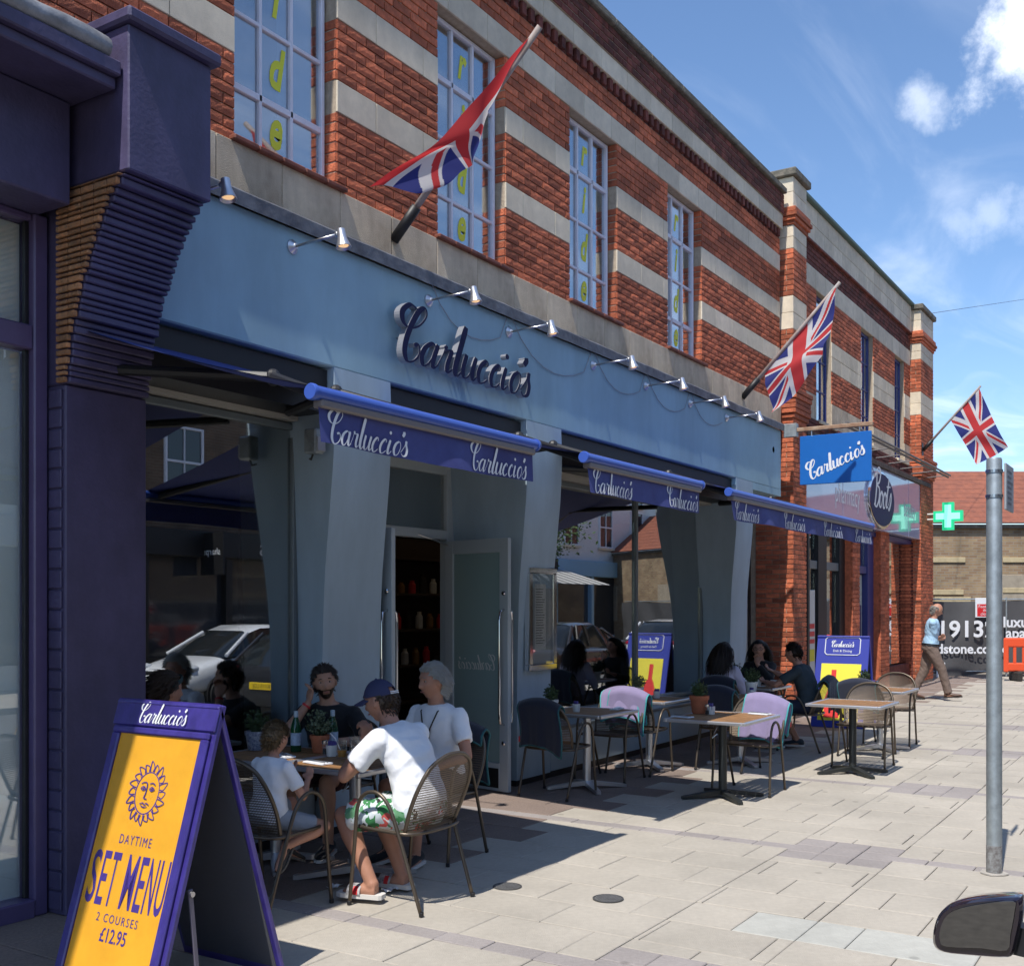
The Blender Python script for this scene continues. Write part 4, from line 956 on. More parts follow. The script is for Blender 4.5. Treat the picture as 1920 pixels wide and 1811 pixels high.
# ------------------------------------------------------------------ the other side of the street (seen in the windows)
def sash(parent, x, z, w_, h, m_fr, y=0.0, bars=1):
    f = MB(); t = .06
    f.bbox(x-w_/2, x-w_/2+t, y, y+.08, z, z+h); f.bbox(x+w_/2-t, x+w_/2, y, y+.08, z, z+h); f.bbox(x-w_/2+t, x+w_/2-t, y, y+.078, z+h-t, z+h); f.bbox(x-w_/2+t, x+w_/2-t, y, y+.078, z, z+t); f.bbox(x-w_/2+t, x+w_/2-t, y, y+.076, z+h/2-.03, z+h/2+.03)
    for k in range(bars): xx = x-w_/2+w_*(k+1)/(bars+1); f.bbox(xx-.015, xx+.015, y, y+.07, z+t, z+h-t)
    o = f.build('window', m_fr, parent); MB().box(x-w_/2+t, x+w_/2-t, y+.02, y+.03, z+t, z+h-t).build('pane', M_far_glass, o)
    MB().bbox(x-w_/2-.08, x+w_/2+.08, y-.02, y+.14, z-.09, z-.003).build('sill', M_stone, o); return o
M_far_glass = mat('far_window_glass', (.03, .035, .045), .06, spec=.8)
def far_building(lab, x0, x1, h, m, wins, mfr, shopm, roofm, signm=None):
    t = thing('opposite_building', lab, 'building', (x0, -15.2, 0)); W = x1-x0
    MB().box(0, W, -8, 0, 0, h).build('wall', m, t)
    MB().bbox(-.05, W+.05, -.1, .22, h, h+.22, .02).build('cornice', M_stone, t)
    rf = MB(); rf.loft([[Vector((-.1, .3, h+.22)), Vector((-.1, -4, h+2.9)), Vector((-.1, -8.2, h+.22))], [Vector((W+.1, .3, h+.22)), Vector((W+.1, -4, h+2.9)), Vector((W+.1, -8.2, h+.22))]]); rf.build('roof', roofm, t)
    for zz in wins[1]:
        for k in range(wins[0]): sash(t, W*(k+.5)/wins[0], zz, min(1.2, W/wins[0]*.5), 1.75, mfr)
    n = max(2, int(W//2.6)); MB().bbox(.0, W, .02, .3, 2.95, 3.6, .02).build('shop_fascia', signm or shopm, t)
    MB().box(.1, W-.1, .02, .1, .0, .5).build('stall_riser', shopm, t)
    for k in range(n+1): MB().bbox(W*k/n-.11 if k else 0, W*k/n+.11 if k < n else W, .02, .22, .5 if 0 < k < n else 0, 2.95).build('shop_pilaster', shopm, t)
    for k in range(n): MB().box(W*k/n+.11, W*(k+1)/n-.11, .03, .04, .5, 2.95).build('shop_pane', M_far_glass, t)
    return t
M_roofg = mat('grey_slate', (.09, .09, .10), .8, var=.3, vscale=4); M_roofr = mat('far_red_tile', (.24, .09, .055), .9, var=.3)
far_building('brown brick shop building across the road', -12, 3, 7.4, brick_tex('brown_brick', (.20, .11, .07), (.15, .08, .055), (.25, .22, .18), 1), (4, (4.3,)), M_white_frame, M_dark, M_roofg)
far_building('cream rendered building with white sash windows across the road', 3, 14.5, 8.2, mat('cream_render', (.62, .60, .52), .85, var=.08), (5, (4.2, 6.3)), M_white, mat('cream_shop', (.55, .54, .48), .6), M_roofg, mat('grey_sign', (.30, .33, .34), .6))
b3 = far_building('dark brick building with a black furniture shopfront across the road', 14.5, 25, 7.6, brick_tex('dark_brown_brick', (.17, .10, .06), (.12, .07, .045), (.2, .17, .13), 1), (4, (4.4,)), M_white_frame, M_black, M_roofr, M_black)
Wx = Vector((-1, 0, 0))
put_text('shop_lettering', 'sharps', M_offwhite, b3, (7.0, .31, 3.06), (-1, 0, 0), UZ, .62)
hs2 = thing('projecting_sign', 'black square projecting sign over the dark furniture shop', 'sign', (18.9, -14.6, 3.0)); MB().bbox(-.04, .04, -.45, .35, -.5, .55).build('board', M_black, hs2)
put_text('sign_lettering', 'sharps', M_white, hs2, (-.045, -.05, .0), (0, -1, 0), UZ, .24); MB().tube([(0, -.6, .4), (0, -.4, .4)], .02).build('bracket', M_galv, hs2)
b4 = far_building('tan rendered building behind a striped cafe awning across the road', 25, 37, 7.8, mat('tan_render', (.36, .27, .15), .85, var=.12), (4, (4.3,)), M_white, M_black, M_roofr, M_dark)
b5 = far_building('pale blue and white gabled building across the road', 37, 52, 8.0, mat('white_render', (.66, .66, .66), .8, var=.05), (5, (4.2, 6.2)), M_white, mat('sky_blue_shop', (.25, .42, .60), .55), M_roofr, mat('sky_blue_sign', (.22, .40, .58), .5))
ca = thing('cafe_awning', 'grey and white striped awning over the cafe across the road', 'awning', (33.5, -15.1, 3.1)); n = 24
for k in range(n):
    a, b = -4+8*k/n, -4+8*(k+1)/n; MB().loft([[Vector((a, .05, .1)), Vector((b, .05, .1)), Vector((b, .05, .08)), Vector((a, .05, .08))], [Vector((a, 2.2, -.55)), Vector((b, 2.2, -.55)), Vector((b, 2.2, -.57)), Vector((a, 2.2, -.57))]]).build('stripe', M_offwhite if k % 2 else mat('grey_stripe', (.22, .22, .21), .8), ca)

# street tree across the road
def tree(name, lab, loc, h, seed):
    rnd = random.Random(seed); t = thing(name, lab, 'tree', loc); bk = MB()
    bk.tube([(0, 0, 0), (.05, .02, h*.25), (0, .05, h*.5), (.08, 0, h*.8)], [.16, .13, .10, .04], 10); ends = []
    for k in range(11):
        z0 = h*rnd.uniform(.35, .7); an = rnd.uniform(0, 2*PI); L_ = h*rnd.uniform(.2, .36); e = Vector((math.cos(an)*L_, math.sin(an)*L_, z0+L_*.75)); bk.tube([(0.03, .02, z0), e*.5+Vector((0, 0, z0*.5)), e], [.05, .035, .012], 6); ends.append(e)
    bk.build('trunk', mat('bark', (.09, .07, .05), .9, var=.3, bump=.5), t)
    lf_ = MB(); lf_.tone = []
    cl = ends+[Vector((rnd.gauss(0, .5), rnd.gauss(0, .5), h*rnd.uniform(.6, 1))) for _ in range(16)]
    for c in cl:
        for q in range(190):
            p = c+Vector((rnd.gauss(0, .38), rnd.gauss(0, .38), rnd.gauss(0, .3))); s = rnd.uniform(.05, .09); a1 = Vector((rnd.gauss(0, 1), rnd.gauss(0, 1), rnd.gauss(0, .6))).normalized(); a2 = a1.orthogonal().normalized()
            lf_.add([p-a1*s, p+a2*s*.55, p+a1*s, p-a2*s*.55], [(0, 1, 2, 3)]); lf_.tone.append(rnd.random())
    lf_.build('crown', mat('tree_leaf', (.06, .11, .025), .6, rand=.5), t); return t
tree('street_tree', 'leafy street tree on the far pavement beside the cafe awning', (30.5, -12.4, 0), 6.0, 3)

# ------------------------------------------------------------------ parked and passing cars (seen in the windows)
def car(lab, loc, heading, paint, estate=False, plate_txt=None):
    t = thing('parked_car' if 'parked' in lab else 'car', lab, 'car', loc, heading)
    L_ = 4.2 if not estate else 4.5; n = 18
    # x forward; (x, half width, sill z, shoulder z)
    st = [(-L_/2, .70, .42, .80), (-L_/2+.06, .78, .30, .92), (-L_/2+.35, .84, .24, .98), (-1.2, .86, .22, .98), (0, .87, .22, .95), (.8, .87, .22, .93), (1.25, .86, .23, .90), (L_/2-.45, .83, .24, .80), (L_/2-.12, .76, .28, .68), (L_/2, .62, .36, .56)]
    rings = []
    for x, hw, z0, z1 in st:
        ring = []
        for k in range(20):
            a = 2*PI*k/20; c, s = math.cos(a), math.sin(a); e = .42
            ring.append(Vector((x, hw*math.copysign(abs(c)**e, c), (z0+z1)/2+(z1-z0)/2*math.copysign(abs(s)**e, s))))
        rings.append(ring)
    MB().loft(rings).build('body', paint, t, smooth=50)
    rear = -L_/2+.12 if not estate else -L_/2+.75
    gh = [(rear, .66, .9, .93), (rear+.28, .64, .9, 1.25), (rear+.55, .60, .9, 1.42), (-.55, .60, .9, 1.47), (.1, .60, .9, 1.46), (.45, .60, .9, 1.36), (.85, .64, .9, 1.14), (1.2, .68, .88, .92)]
    g = MB(); rg = []
    for x, hw, z0, z1 in gh: rg.append([Vector((x, -hw-.14, z0)), Vector((x, -hw, z1-.05)), Vector((x, -hw*.8, z1)), Vector((x, hw*.8, z1)), Vector((x, hw, z1-.05)), Vector((x, hw+.14, z0))])
    g.loft(rg); g.build('greenhouse', mat('car_glass', (.015, .018, .02), .05, spec=.8), t, smooth=40)
    rf = MB(); rf.loft([[p+Vector((0, 0, .008)) for p in (Vector((x, -hw-.005, z1-.055)), Vector((x, -hw*.8, z1)), Vector((x, hw*.8, z1)), Vector((x, hw+.005, z1-.055)))] for x, hw, z0, z1 in gh[2:6]], cap=False, closed=False); rf.build('roof', paint, t, smooth=True)
    for s in (-1, 1):
        for A, B_ in (((1.18, .82, .92), (.45, .61, 1.33)), ((-.35, .76, .95), (-.4, .61, 1.42)), ((rear+.02, .80, .93), (rear+.52, .62, 1.40)), ((-1.15 if not estate else -.95, .77, .95), (rear+.75, .61, 1.41))):
            MB().tube([(A[0], s*A[1], A[2]), (B_[0], s*B_[1], B_[2])], .035, 8).build('roof_pillar', paint, t)
        MB().ell((.78, s*.98, .98), (.07, .11, .075), nu=12, nv=8).build('wing_mirror', paint, t, smooth=True)
        MB().ell((L_/2-.22, s*.62, .70), (.2, .16, .075), nu=12, nv=8).build('headlight', mat('headlight_glass', (.6, .62, .65), .12, spec=.8), t, smooth=True)
        MB().ell((-L_/2+.075, s*.66, .84), (.05, .14, .075), nu=12, nv=8).build('tail_light', mat('tail_light', (.35, .01, .015), .25, spec=.7), t, smooth=True)
        for x in (1.3, -1.25):
            w_ = MB().lathe([(.32, -.1), (.325, -.06), (.325, .06), (.31, .1), (.2, .09)], (0, 0, 0), 24, Matrix.Translation((x, s*.80, .205)) @ Matrix.Rotation(PI/2, 4, 'X')).build('wheel', mat('tyre_rubber', (.018, .018, .018), .8), t, smooth=40)
            MB().lathe([(.21, -.112), (.2, .112)], (0, 0, 0), 20, Matrix.Translation((x, s*.80, .205)) @ Matrix.Rotation(PI/2, 4, 'X')).build('rim', M_alu, w_)
            MB().lathe([(.37, -.02), (.37, .015)], (0, 0, 0), 24, Matrix.Translation((x, s*.853, .22)) @ Matrix.Rotation(PI/2, 4, 'X')).build('wheel_arch', M_black, t)
    pl = MB().bbox(-L_/2-.025, -L_/2+.02, -.26, .26, .56, .67, .004).build('rear_plate', mat('plate_yellow', (.72, .50, .02), .4), t)
    if plate_txt: put_text('plate_print', plate_txt, M_black, pl, (-L_/2-.027, 0, .585), (0, -1, 0), UZ, .09)
    MB().bbox(L_/2-.03, L_/2+.012, -.26, .26, .40, .51, .004).build('front_plate', M_white, t); MB().bbox(L_/2-.12, L_/2-.01, -.45, .45, .54, .64, .02).build('grille', M_black, t)
    return t
P_white = mat('white_car_paint', (.72, .73, .75), .25, coat=.8); P_dark = mat('charcoal_car_paint', (.02, .02, .024), .22, coat=1.0); P_grey = mat('dark_bronze_car_paint', (.035, .03, .027), .22, coat=1.0)
car('white hatchback driving towards the viewer on the far lane', (15.6, -10.2, -.12), PI, P_white)
car('charcoal parked hatchback with a yellow rear plate at the kerb', (14.25, -6.15, -.12), 0, P_dark, plate_txt='KV15 LOJ')
car('dark bronze saloon parked at the kerb ahead of the charcoal hatchback', (22.4, -6.2, -.12), 0, P_grey, True)
car('white hatchback parked at the kerb ahead of the bronze saloon', (29.2, -6.3, -.12), 0, P_white)

# the dark car at the kerb whose door mirror reaches into view
MC = thing('door_mirror_car', 'black car at the kerb with its kerbside door mirror folded out', 'car', (2.72, -5.30, 1.0))
M_cpaint = mat('black_violet_paint', (.012, .008, .016), .12, coat=1.0)
mp = [onx(*p, 2.62) for p in ((1750, 1768), (1752, 1735), (1765, 1708), (1790, 1693), (1840, 1684), (1900, 1681), (1917, 1686), (1917, 1720), (1908, 1760), (1900, 1788), (1880, 1794), (1820, 1790), (1768, 1784))]
O_ = Vector((2.72, -5.30, 1.0)); cen = sum(mp, Vector())/len(mp); rings = []
ring0 = catmull(mp, 3, closed=True)
for dx, s in ((-.012, .93), (-.004, .985), (.0, 1.0), (.03, 1.0), (.075, .93), (.11, .75), (.135, .45), (.142, .1)):
    rings.append([Vector((dx+cen.x, cen.y+(p.y-cen.y)*s, cen.z+(p.z-cen.z)*s))-O_ for p in ring0])
MB().loft(rings).build('mirror_shell', M_cpaint, MC, smooth=40)
gl = [onx(*p, 2.605) for p in ((1763, 1762), (1764, 1738), (1776, 1715), (1798, 1703), (1845, 1693), (1900, 1688), (1903, 1705), (1895, 1750), (1888, 1780), (1840, 1776), (1775, 1773))]
gm = MB().poly([p-O_ for p in catmull(gl, 3, closed=True)], -.004, (1, 0, 0)).build('mirror_glass', mat('mirror_glass', (.20, .21, .22), .02, metal=1.0), MC)
arm = MB(); arm.loft([[Vector((2.64+a, -5.135, z))-O_ for a, z in ((0, .95), (.09, .95), (.09, 1.0), (0, 1.01))], [Vector((2.62+a, -5.30, z))-O_ for a, z in ((0, .94), (.16, .94), (.16, 1.0), (0, 1.02))]]); arm.build('mirror_arm', M_black, MC)
db = MB(); rgs = []
for x in (.3, 1.0, 2.0, 2.9, 3.4): rgs.append([Vector((x, y, z))-O_ for y, z in ((-5.29, .35), (-5.235, .55), (-5.25, .78), (-5.30, .93), (-5.36, .945), (-5.36, .35))])
db.loft(rgs); db.build('door', M_cpaint, MC, smooth=30); 
dg = MB(); dg.loft([[Vector((x, y, z))-O_ for y, z in ((-5.31, .946), (-5.50, 1.34), (-5.53, 1.34), (-5.345, .946))] for x in (.6, 2.5)]); dg.build('door_window', mat('car_glass', (.015, .018, .02), .05, spec=.8), MC)
MB().bbox(.3-O_.x, 2.6-O_.x, -5.308-O_.y, -5.296-O_.y, .93-O_.z, .955-O_.z).build('window_trim', M_chrome, MC)
# ------------------------------------------------------------------ furniture
M_tube = mat('bronze_tube', (.115, .092, .07), .38, metal=.65)
M_perf = mesh_mat('perforated_bronze_sheet', (.16, .125, .095), pitch=.0105, hole=.5)
M_slat = mat('oak_slat', (.30, .155, .062), .55, var=.3, vscale=9)
M_edge = mat('table_edge_alloy', (.66, .66, .68), .3, metal=.8)
def panel(name, fn, nu, nv, m, parent, su=1.0, sv=1.0):
    mb = MB(); rows = [[Vector(fn(i/nu, j/nv)) for i in range(nu+1)] for j in range(nv+1)]; mb.loft(rows, cap=False, closed=False); me = mb.mesh(name, m, True)
    uvl = me.uv_layers.new(name='uv'); uv = []
    for j in range(nv+1):
        for i in range(nu+1): uv.append((i/nu*su, j/nv*sv))
    for l in me.loops: uvl.data[l.index].uv = uv[l.vertex_index]
    return link(name, me, parent)
def make_chair():
    t = thing('cafe_chair', 'x', 'chair')
    for s in (-1, 1):
        y = .27*s; pts = catmull([(.27, y*1.02, .0), (.235, y, .36), (.215, y, .56), (.16, y, .645), (.07, y, .66), (-.01, y, .60), (-.075, y*.98, .45), (-.23, y*.93, .0)], 6)
        MB().tube(pts, .0115, 10).build('side_frame', M_tube, t, smooth=True)
        for p in (pts[0], pts[-1]): MB().lathe([(.014, 0), (.014, .02), (.012, .024)], (p.x, p.y, 0), 10).build('foot_cap', M_black, t)
    def bk(a, o=0.0):                                  # hoop of the back
        return Vector((-.11-.17*a['h'], a['y'], .43+.44*a['h']))
    hoop = catmull([(-.10, -.235, .44), (-.155, -.255, .58), (-.21, -.245, .71), (-.25, -.19, .815), (-.272, -.09, .868), (-.276, 0, .878), (-.272, .09, .868), (-.25, .19, .815), (-.21, .245, .71), (-.155, .255, .58), (-.10, .235, .44)], 5)
    MB().tube(hoop, .0125, 10).build('back_hoop', M_tube, t, smooth=True)
    n = len(hoop)
    def bf(u, v):
        i = v*(n-1)/2; k = int(min(n//2-1, i)); f = i-k; a = hoop[k].lerp(hoop[k+1], f); b = hoop[n-1-k].lerp(hoop[n-2-k], f); p = a.lerp(b, u); return (p.x-.028*math.sin(PI*u)*math.sin(PI*min(1, .25+v*.75)), p.y, p.z)
    panel('back_panel', bf, 14, 16, M_perf, t, .5, .46)
    rim = catmull([(.225, -.20, .45), (.235, 0, .452), (.225, .20, .45), (.17, .255, .45), (0, .258, .445), (-.11, .245, .44), (-.16, .17, .438), (-.175, 0, .437), (-.16, -.17, .438), (-.11, -.245, .44), (0, -.258, .445), (.17, -.255, .45)], 4, closed=True)
    MB().tube(rim+[rim[0]], .011, 8, cap=False).build('seat_rim', M_tube, t, smooth=True)
    def sf(u, v): x = -.165+.39*v; hw = .25*math.sqrt(max(.03, 1-abs((v-.5)*2)**6)); return (x, -hw+2*hw*u, .446-.014*math.sin(PI*u)*math.sin(PI*v))
    panel('seat', sf, 12, 10, M_perf, t, .5, .4)
    MB().tube([(-.06, -.255, .43), (-.06, .255, .43)], .008, 8).build('stretcher', M_tube, t)
    return t
proto_chair = make_chair(); used_chair = [False]
def chair(x, y, hd, lab):
    t = proto_chair if not used_chair[0] else copy_tree(proto_chair); used_chair[0] = True
    t.location = (x, y, .003); t.rotation_euler = (0, 0, R(hd)); tag(t, lab, 'chair', 'bronze mesh cafe chairs outside the restaurant'); return t
def blanket(x, y, hd, lab, m, trim, side, w_=.42, front=.2, back=.4, skew=.03, seed=1, tagc=True, m_under=None):
    """folded fleece hung over a chair back; chair frame: front is +x"""
    rnd = random.Random(seed); t = thing('blanket', lab, 'blanket', (x, y, 0), R(hd), 'fleece blankets hung on chair backs'); top = .90
    L_ = front+back; n = 26; nw = 18; rows = []
    for i in range(n+1):
        s = i/n*L_; row = []
        for j in range(nw+1):
            u = j/nw*2-1; yy = u*w_/2+side; zt = top-.07*(abs(yy)/.24)**2.2
            wv = .011*math.sin(u*7+seed)+.006*math.sin(u*15+seed*2)
            if s < front-.03: d = front-s; xx = -.225+.012+d*.22+wv*d*3; zz = zt-d
            elif s > front+.03: d = s-front; xx = -.315-.012-d*-.03-wv*d*2.2; zz = zt-d+skew*u*d/back
            else:
                a = (s-front+.03)/.06*PI; xx = -.268+.045*math.cos(a); zz = zt-.03+.038*math.sin(a)
            row.append(Vector((xx, yy+.02*math.sin(s*9+seed)*abs(u), zz)))
        rows.append(row)
    a = MB(); a.loft(rows, cap=False, closed=False); o = a.build('cloth', m, t, smooth=True); sm = o.modifiers.new('thick', 'SOLIDIFY'); sm.thickness = .011; sm.offset = 0
    for col_ in (0, nw): MB().tube([r[col_]+Vector((0, 0, .0)) for r in rows], .0085, 6).build('hem', trim, t, smooth=True)
    for row in (0, n): MB().tube(rows[row], .0085, 6).build('hem', trim, t, smooth=True)
    if tagc: MB().bbox(-.012, .012, -.003, .003, -.05, 0, .002).build('red_tag', M_red, t, loc=rows[-6][nw]+Vector((-.012, .006, 0)))
    return t
def make_table(sx, sy, colm, lab, x, y, basem=None):
    t = thing('cafe_table', lab, 'table', (x, y, .003), 0, 'square slatted cafe tables'); h = .73; e = .035
    f = MB(); f.bbox(-sx/2, sx/2, -sy/2, -sy/2+e, h-.03, h, .006); f.bbox(-sx/2, sx/2, sy/2-e, sy/2, h-.03, h, .006); f.bbox(-sx/2, -sx/2+e, -sy/2+e, sy/2-e, h-.0295, h-.0005, .006); f.bbox(sx/2-e, sx/2, -sy/2+e, sy/2-e, h-.0295, h-.0005, .006); f.build('edge_frame', M_edge, t)
    n = int((sy-2*e)/.062); w_ = (sy-2*e)/n
    for k in range(n): y0 = -sy/2+e+k*w_; MB().bbox(-sx/2+e, sx/2-e, y0+.004, y0+w_-.004, h-.022, h-.002, .003).build('slat', M_slat, t)
    MB().bbox(-.17, .17, -.17, .17, h-.05, h-.0305).build('mounting_plate', M_black, t)
    MB().lathe([(.04, .05), (.038, .08), (.038, h-.06), (.06, h-.05)], (0, 0, 0), 20).build('column', colm, t, smooth=40)
    for k in range(4):
        M_ = Matrix.Rotation(PI/4+k*PI/2, 4, 'Z'); q = MB(); q.loft([[M_ @ Vector((x_, y_*w2, z_)) for y_, z_ in ((-1, z0), (1, z0), (1, z1), (-1, z1))] for x_, w2, z0, z1 in ((.02, .035, .03, .075), (.2, .032, .016, .05), (.36, .026, .0, .03), (.39, .02, .0, .022))]); q.build('base_foot', basem or colm, t)
    tb = [MB().tube([(.0, .05, h-.1), (.02, .09, h-.16), (-.02, .09, h-.2), (0, .05, h-.16)], .004, 6)]
    tb[0].build('bag_hook', M_steel, t); return t
M_colblk = mat('black_column', (.03, .034, .034), .4, metal=.3)
make_table(.75, .70, M_alu, 'slatted table under the elbows of the man in the cap', 5.355, -.92)
make_table(.75, .68, M_alu, 'slatted table against the window beside the woman in the headband', 5.355, -.225)
make_table(.76, .72, M_alu, 'slatted table with a silver column below the steel menu case', 9.13, -.55)
make_table(.92, .76, M_colblk, 'slatted table with a black column carrying the terracotta pot', 9.33, -1.83)
make_table(.76, .76, M_colblk, 'empty sunlit slatted table with a black column', 11.4, -2.43)
make_table(.78, .74, M_alu, 'slatted table with a small terracotta plant by the yellow sandwich board', 13.45, -2.2)
make_table(.72, .72, M_colblk, 'slatted table set with white cups among the seated three', 13.1, -.76)
make_table(.74, .70, M_alu, 'slatted table by the wide window with a white pot', 10.72, -.45)
make_table(.74, .70, M_alu, 'slatted table with a white pot and sugar beside the lilac top', 11.5, -1.18)
chair(4.53, -.94, 0, 'bronze chair holding the small boy'); chair(5.10, -1.60, 90, 'bronze chair under the man in flowered shorts')
chair(6.14, -1.0, 180, 'chair behind the grey haired man'); chair(6.02, -.18, 190, 'chair behind the bearded man'); chair(4.48, -.12, 0, 'chair behind the woman in the headband')
chair(8.62, -.50, 0, 'chair hung with a navy blanket beside the steel menu case'); chair(9.78, -.48, 180, 'chair with a lilac blanket facing the menu case table')
chair(10.28, -.52, 0, 'chair hung with a lilac and teal striped blanket by the window'); chair(9.80, -1.92, 180, 'chair hung with a lilac blanket at the terracotta pot table')
chair(10.98, -1.22, 0, 'chair hung with a navy blanket next to the terracotta pot table'); chair(11.98, -2.40, 180, 'bare bronze chair at the empty sunlit table')
chair(14.02, -2.2, 180, 'bare bronze chair at the table by the yellow board'); chair(12.86, -2.18, 0, 'chair with a navy blanket at the table by the yellow board')
chair(12.5, -.62, 0, 'chair under the woman in the lilac top'); chair(13.75, -.62, 180, 'chair under the woman in glasses'); chair(12.98, -1.46, 90, 'chair under the man in the dark grey shirt')
M_navyfl = mat('navy_fleece', (.012, .016, .034), .95, bump=.3, bscale=300, sheen=.3); M_lilac = mat('lilac_fleece', (.25, .21, .36), .95, var=.1, vscale=8, bump=.3, bscale=300, sheen=.3)
M_teal = mat('teal_binding', (.06, .34, .36), .8); M_navtrim = mat('dark_teal_binding', (.02, .10, .11), .8)
blanket(8.62, -.50, 0, 'navy blanket with teal edging on the chair by the menu case', M_navyfl, M_navtrim, -.02, seed=1, front=.12, back=.42)
blanket(9.78, -.48, 180, 'lilac blanket folded flat over the chair facing the menu case table', M_lilac, M_teal, 0, front=.3, back=.36, seed=2, tagc=False)
blanket(10.28, -.52, 0, 'lilac blanket with teal stripes hanging by the wide window', M_lilac, M_teal, -.03, seed=3, back=.38, tagc=False)
blanket(9.80, -1.92, 180, 'lilac blanket with bright teal edging at the terracotta pot table', M_lilac, M_teal, .06, seed=4, front=.42, back=.34)
blanket(10.98, -1.22, 0, 'navy blanket on the chair next to the terracotta pot table', M_navyfl, M_navtrim, 0, seed=5, back=.36, tagc=False)
blanket(12.86, -2.18, 0, 'navy blanket on the chair by the yellow board', M_navyfl, M_navtrim, 0, seed=6, back=.30, tagc=False)
blanket(12.98, -1.46, 90, 'black blanket behind the man in the dark grey shirt', M_navyfl, M_navtrim, 0, seed=7, back=.40, front=.1)
blanket(6.14, -1.0, 180, 'navy blanket behind the grey haired man', M_navyfl, M_navtrim, 0, seed=8, back=.42, front=.1, tagc=False)
blanket(12.5, -.62, 0, 'navy blanket behind the woman in the lilac top', M_navyfl, M_navtrim, 0, seed=9, back=.40, front=.1, tagc=False)

# ------------------------------------------------------------------ things on the tables
TZ = .7335
M_leaf = [mat('sage_leaf', (.11, .145, .085), .7, rand=.4), mat('green_herb_leaf', (.05, .085, .03), .6, rand=.4), mat('dark_herb_leaf', (.022, .045, .016), .6, rand=.4)]
def plant(x, y, pot, kind, lab, r=.06, h=.11, bush=.12, seed=1, z=TZ):
    rnd = random.Random(seed); t = thing('potted_plant', lab, 'potted plant', (x, y, z))
    MB().lathe([(r*.72, 0), (r*.78, .01), (r*.97, h*.78), (r*1.06, h*.78), (r*1.08, h), (r*.95, h), (r*.9, h*.9), (.01, h*.88)], (0, 0, 0), 22).build('pot', pot, t, smooth=35)
    st = MB(); lf_ = MB(); lf_.tone = []
    for k in range(46):
        an = rnd.uniform(0, 2*PI); tl_ = rnd.uniform(.1, 1.0); e = Vector((math.cos(an)*bush*tl_*.85, math.sin(an)*bush*tl_*.85, h+bush*rnd.uniform(.4, 1.25)*(1.1-.4*tl_))); b0 = Vector((math.cos(an)*r*.3, math.sin(an)*r*.3, h*.88)); st.tube([b0, b0.lerp(e, .55)+Vector((0, 0, .012)), e], [.0022, .0018, .001], 4)
        for q in range(10):
            p = b0.lerp(e, rnd.uniform(.35, 1.0)); d = Vector((rnd.gauss(0, 1), rnd.gauss(0, 1), rnd.gauss(.3, .7))).normalized(); sd = d.orthogonal().normalized(); sd = Matrix.Rotation(rnd.uniform(0, 6), 3, d) @ sd; L_ = rnd.uniform(.016, .03); W = L_*.3
            lf_.add([p, p+d*L_*.5+sd*W, p+d*L_, p+d*L_*.5-sd*W], [(0, 1, 2, 3)]); lf_.tone.append(rnd.random())
    st.build('stems', M_leaf[1], t); tag(lf_.build('leaves', M_leaf[kind], t), kind='stuff'); return t
M_whitepot = mat('white_enamel', (.68, .68, .66), .35); M_patpot = mat('blue_patterned_pot', (.55, .58, .62), .35, c2=(.03, .05, .16), vscale=60)
plant(5.55, -.44, M_terra, 0, 'sage plant in a terracotta pot among the green bottles', .062, .12, .15, 2)
plant(5.42, .03, M_patpot, 1, 'herb in a blue patterned pot on the window table', .07, .13, .13, 3)
plant(8.90, -.30, M_whitepot, 1, 'herb in a white pot below the steel menu case', .06, .11, .11, 4)
plant(9.46, -1.55, M_terra, 1, 'herb in a large terracotta pot on the table with a black column', .085, .165, .12, 5)
plant(10.68, -.33, M_whitepot, 0, 'pale green herb in a white pot by the wide window', .065, .12, .12, 6)
plant(11.68, -1.24, M_whitepot, 1, 'dark green herb in a tapered white pot beside the lilac top', .065, .15, .14, 7)
plant(13.08, -.52, M_whitepot, 2, 'dark herb behind the cups of the seated three', .06, .11, .16, 8)
plant(13.30, -2.05, M_terra, 2, 'spiky dark herb in a small terracotta pot by the yellow board', .06, .1, .12, 9)
def sugar(x, y, lab):
    t = thing('sugar_pot', lab, 'sugar pot', (x, y, TZ)); MB().lathe([(.03, 0), (.033, .01), (.036, .075), (.033, .075), (.03, .02), (.005, .018)], (0, 0, 0), 18).build('pot', M_whitepot, t, smooth=35)
    for k in range(7): MB().bbox(-.016, .016, -.003, .003, 0, .055, .001, Matrix.Translation((random.uniform(-.015, .015), -.018+k*.006, .045)) @ Matrix.Rotation(random.uniform(-.2, .2), 4, 'Y')).build('sachet', mat('violet_sachet', (.08, .06, .26), .6), t)
sugar(5.45, -.635, 'white sugar pot with violet sachets by the water bottles'); sugar(5.50, -.10, 'white sugar pot with violet sachets beside the patterned plant pot'); sugar(8.98, -.52, 'white sugar pot on the table below the menu case'); sugar(9.43, -1.68, 'white sugar pot beside the large terracotta plant'); sugar(10.80, -.50, 'white sugar pot on the wide window table'); sugar(11.52, -1.30, 'white sugar pot beside the dark green herb'); sugar(13.42, -2.14, 'white sugar pot on the table by the yellow board')
M_bottle = mat('green_bottle_glass', (.02, .14, .055), .06, trans=.55, spec=.6)
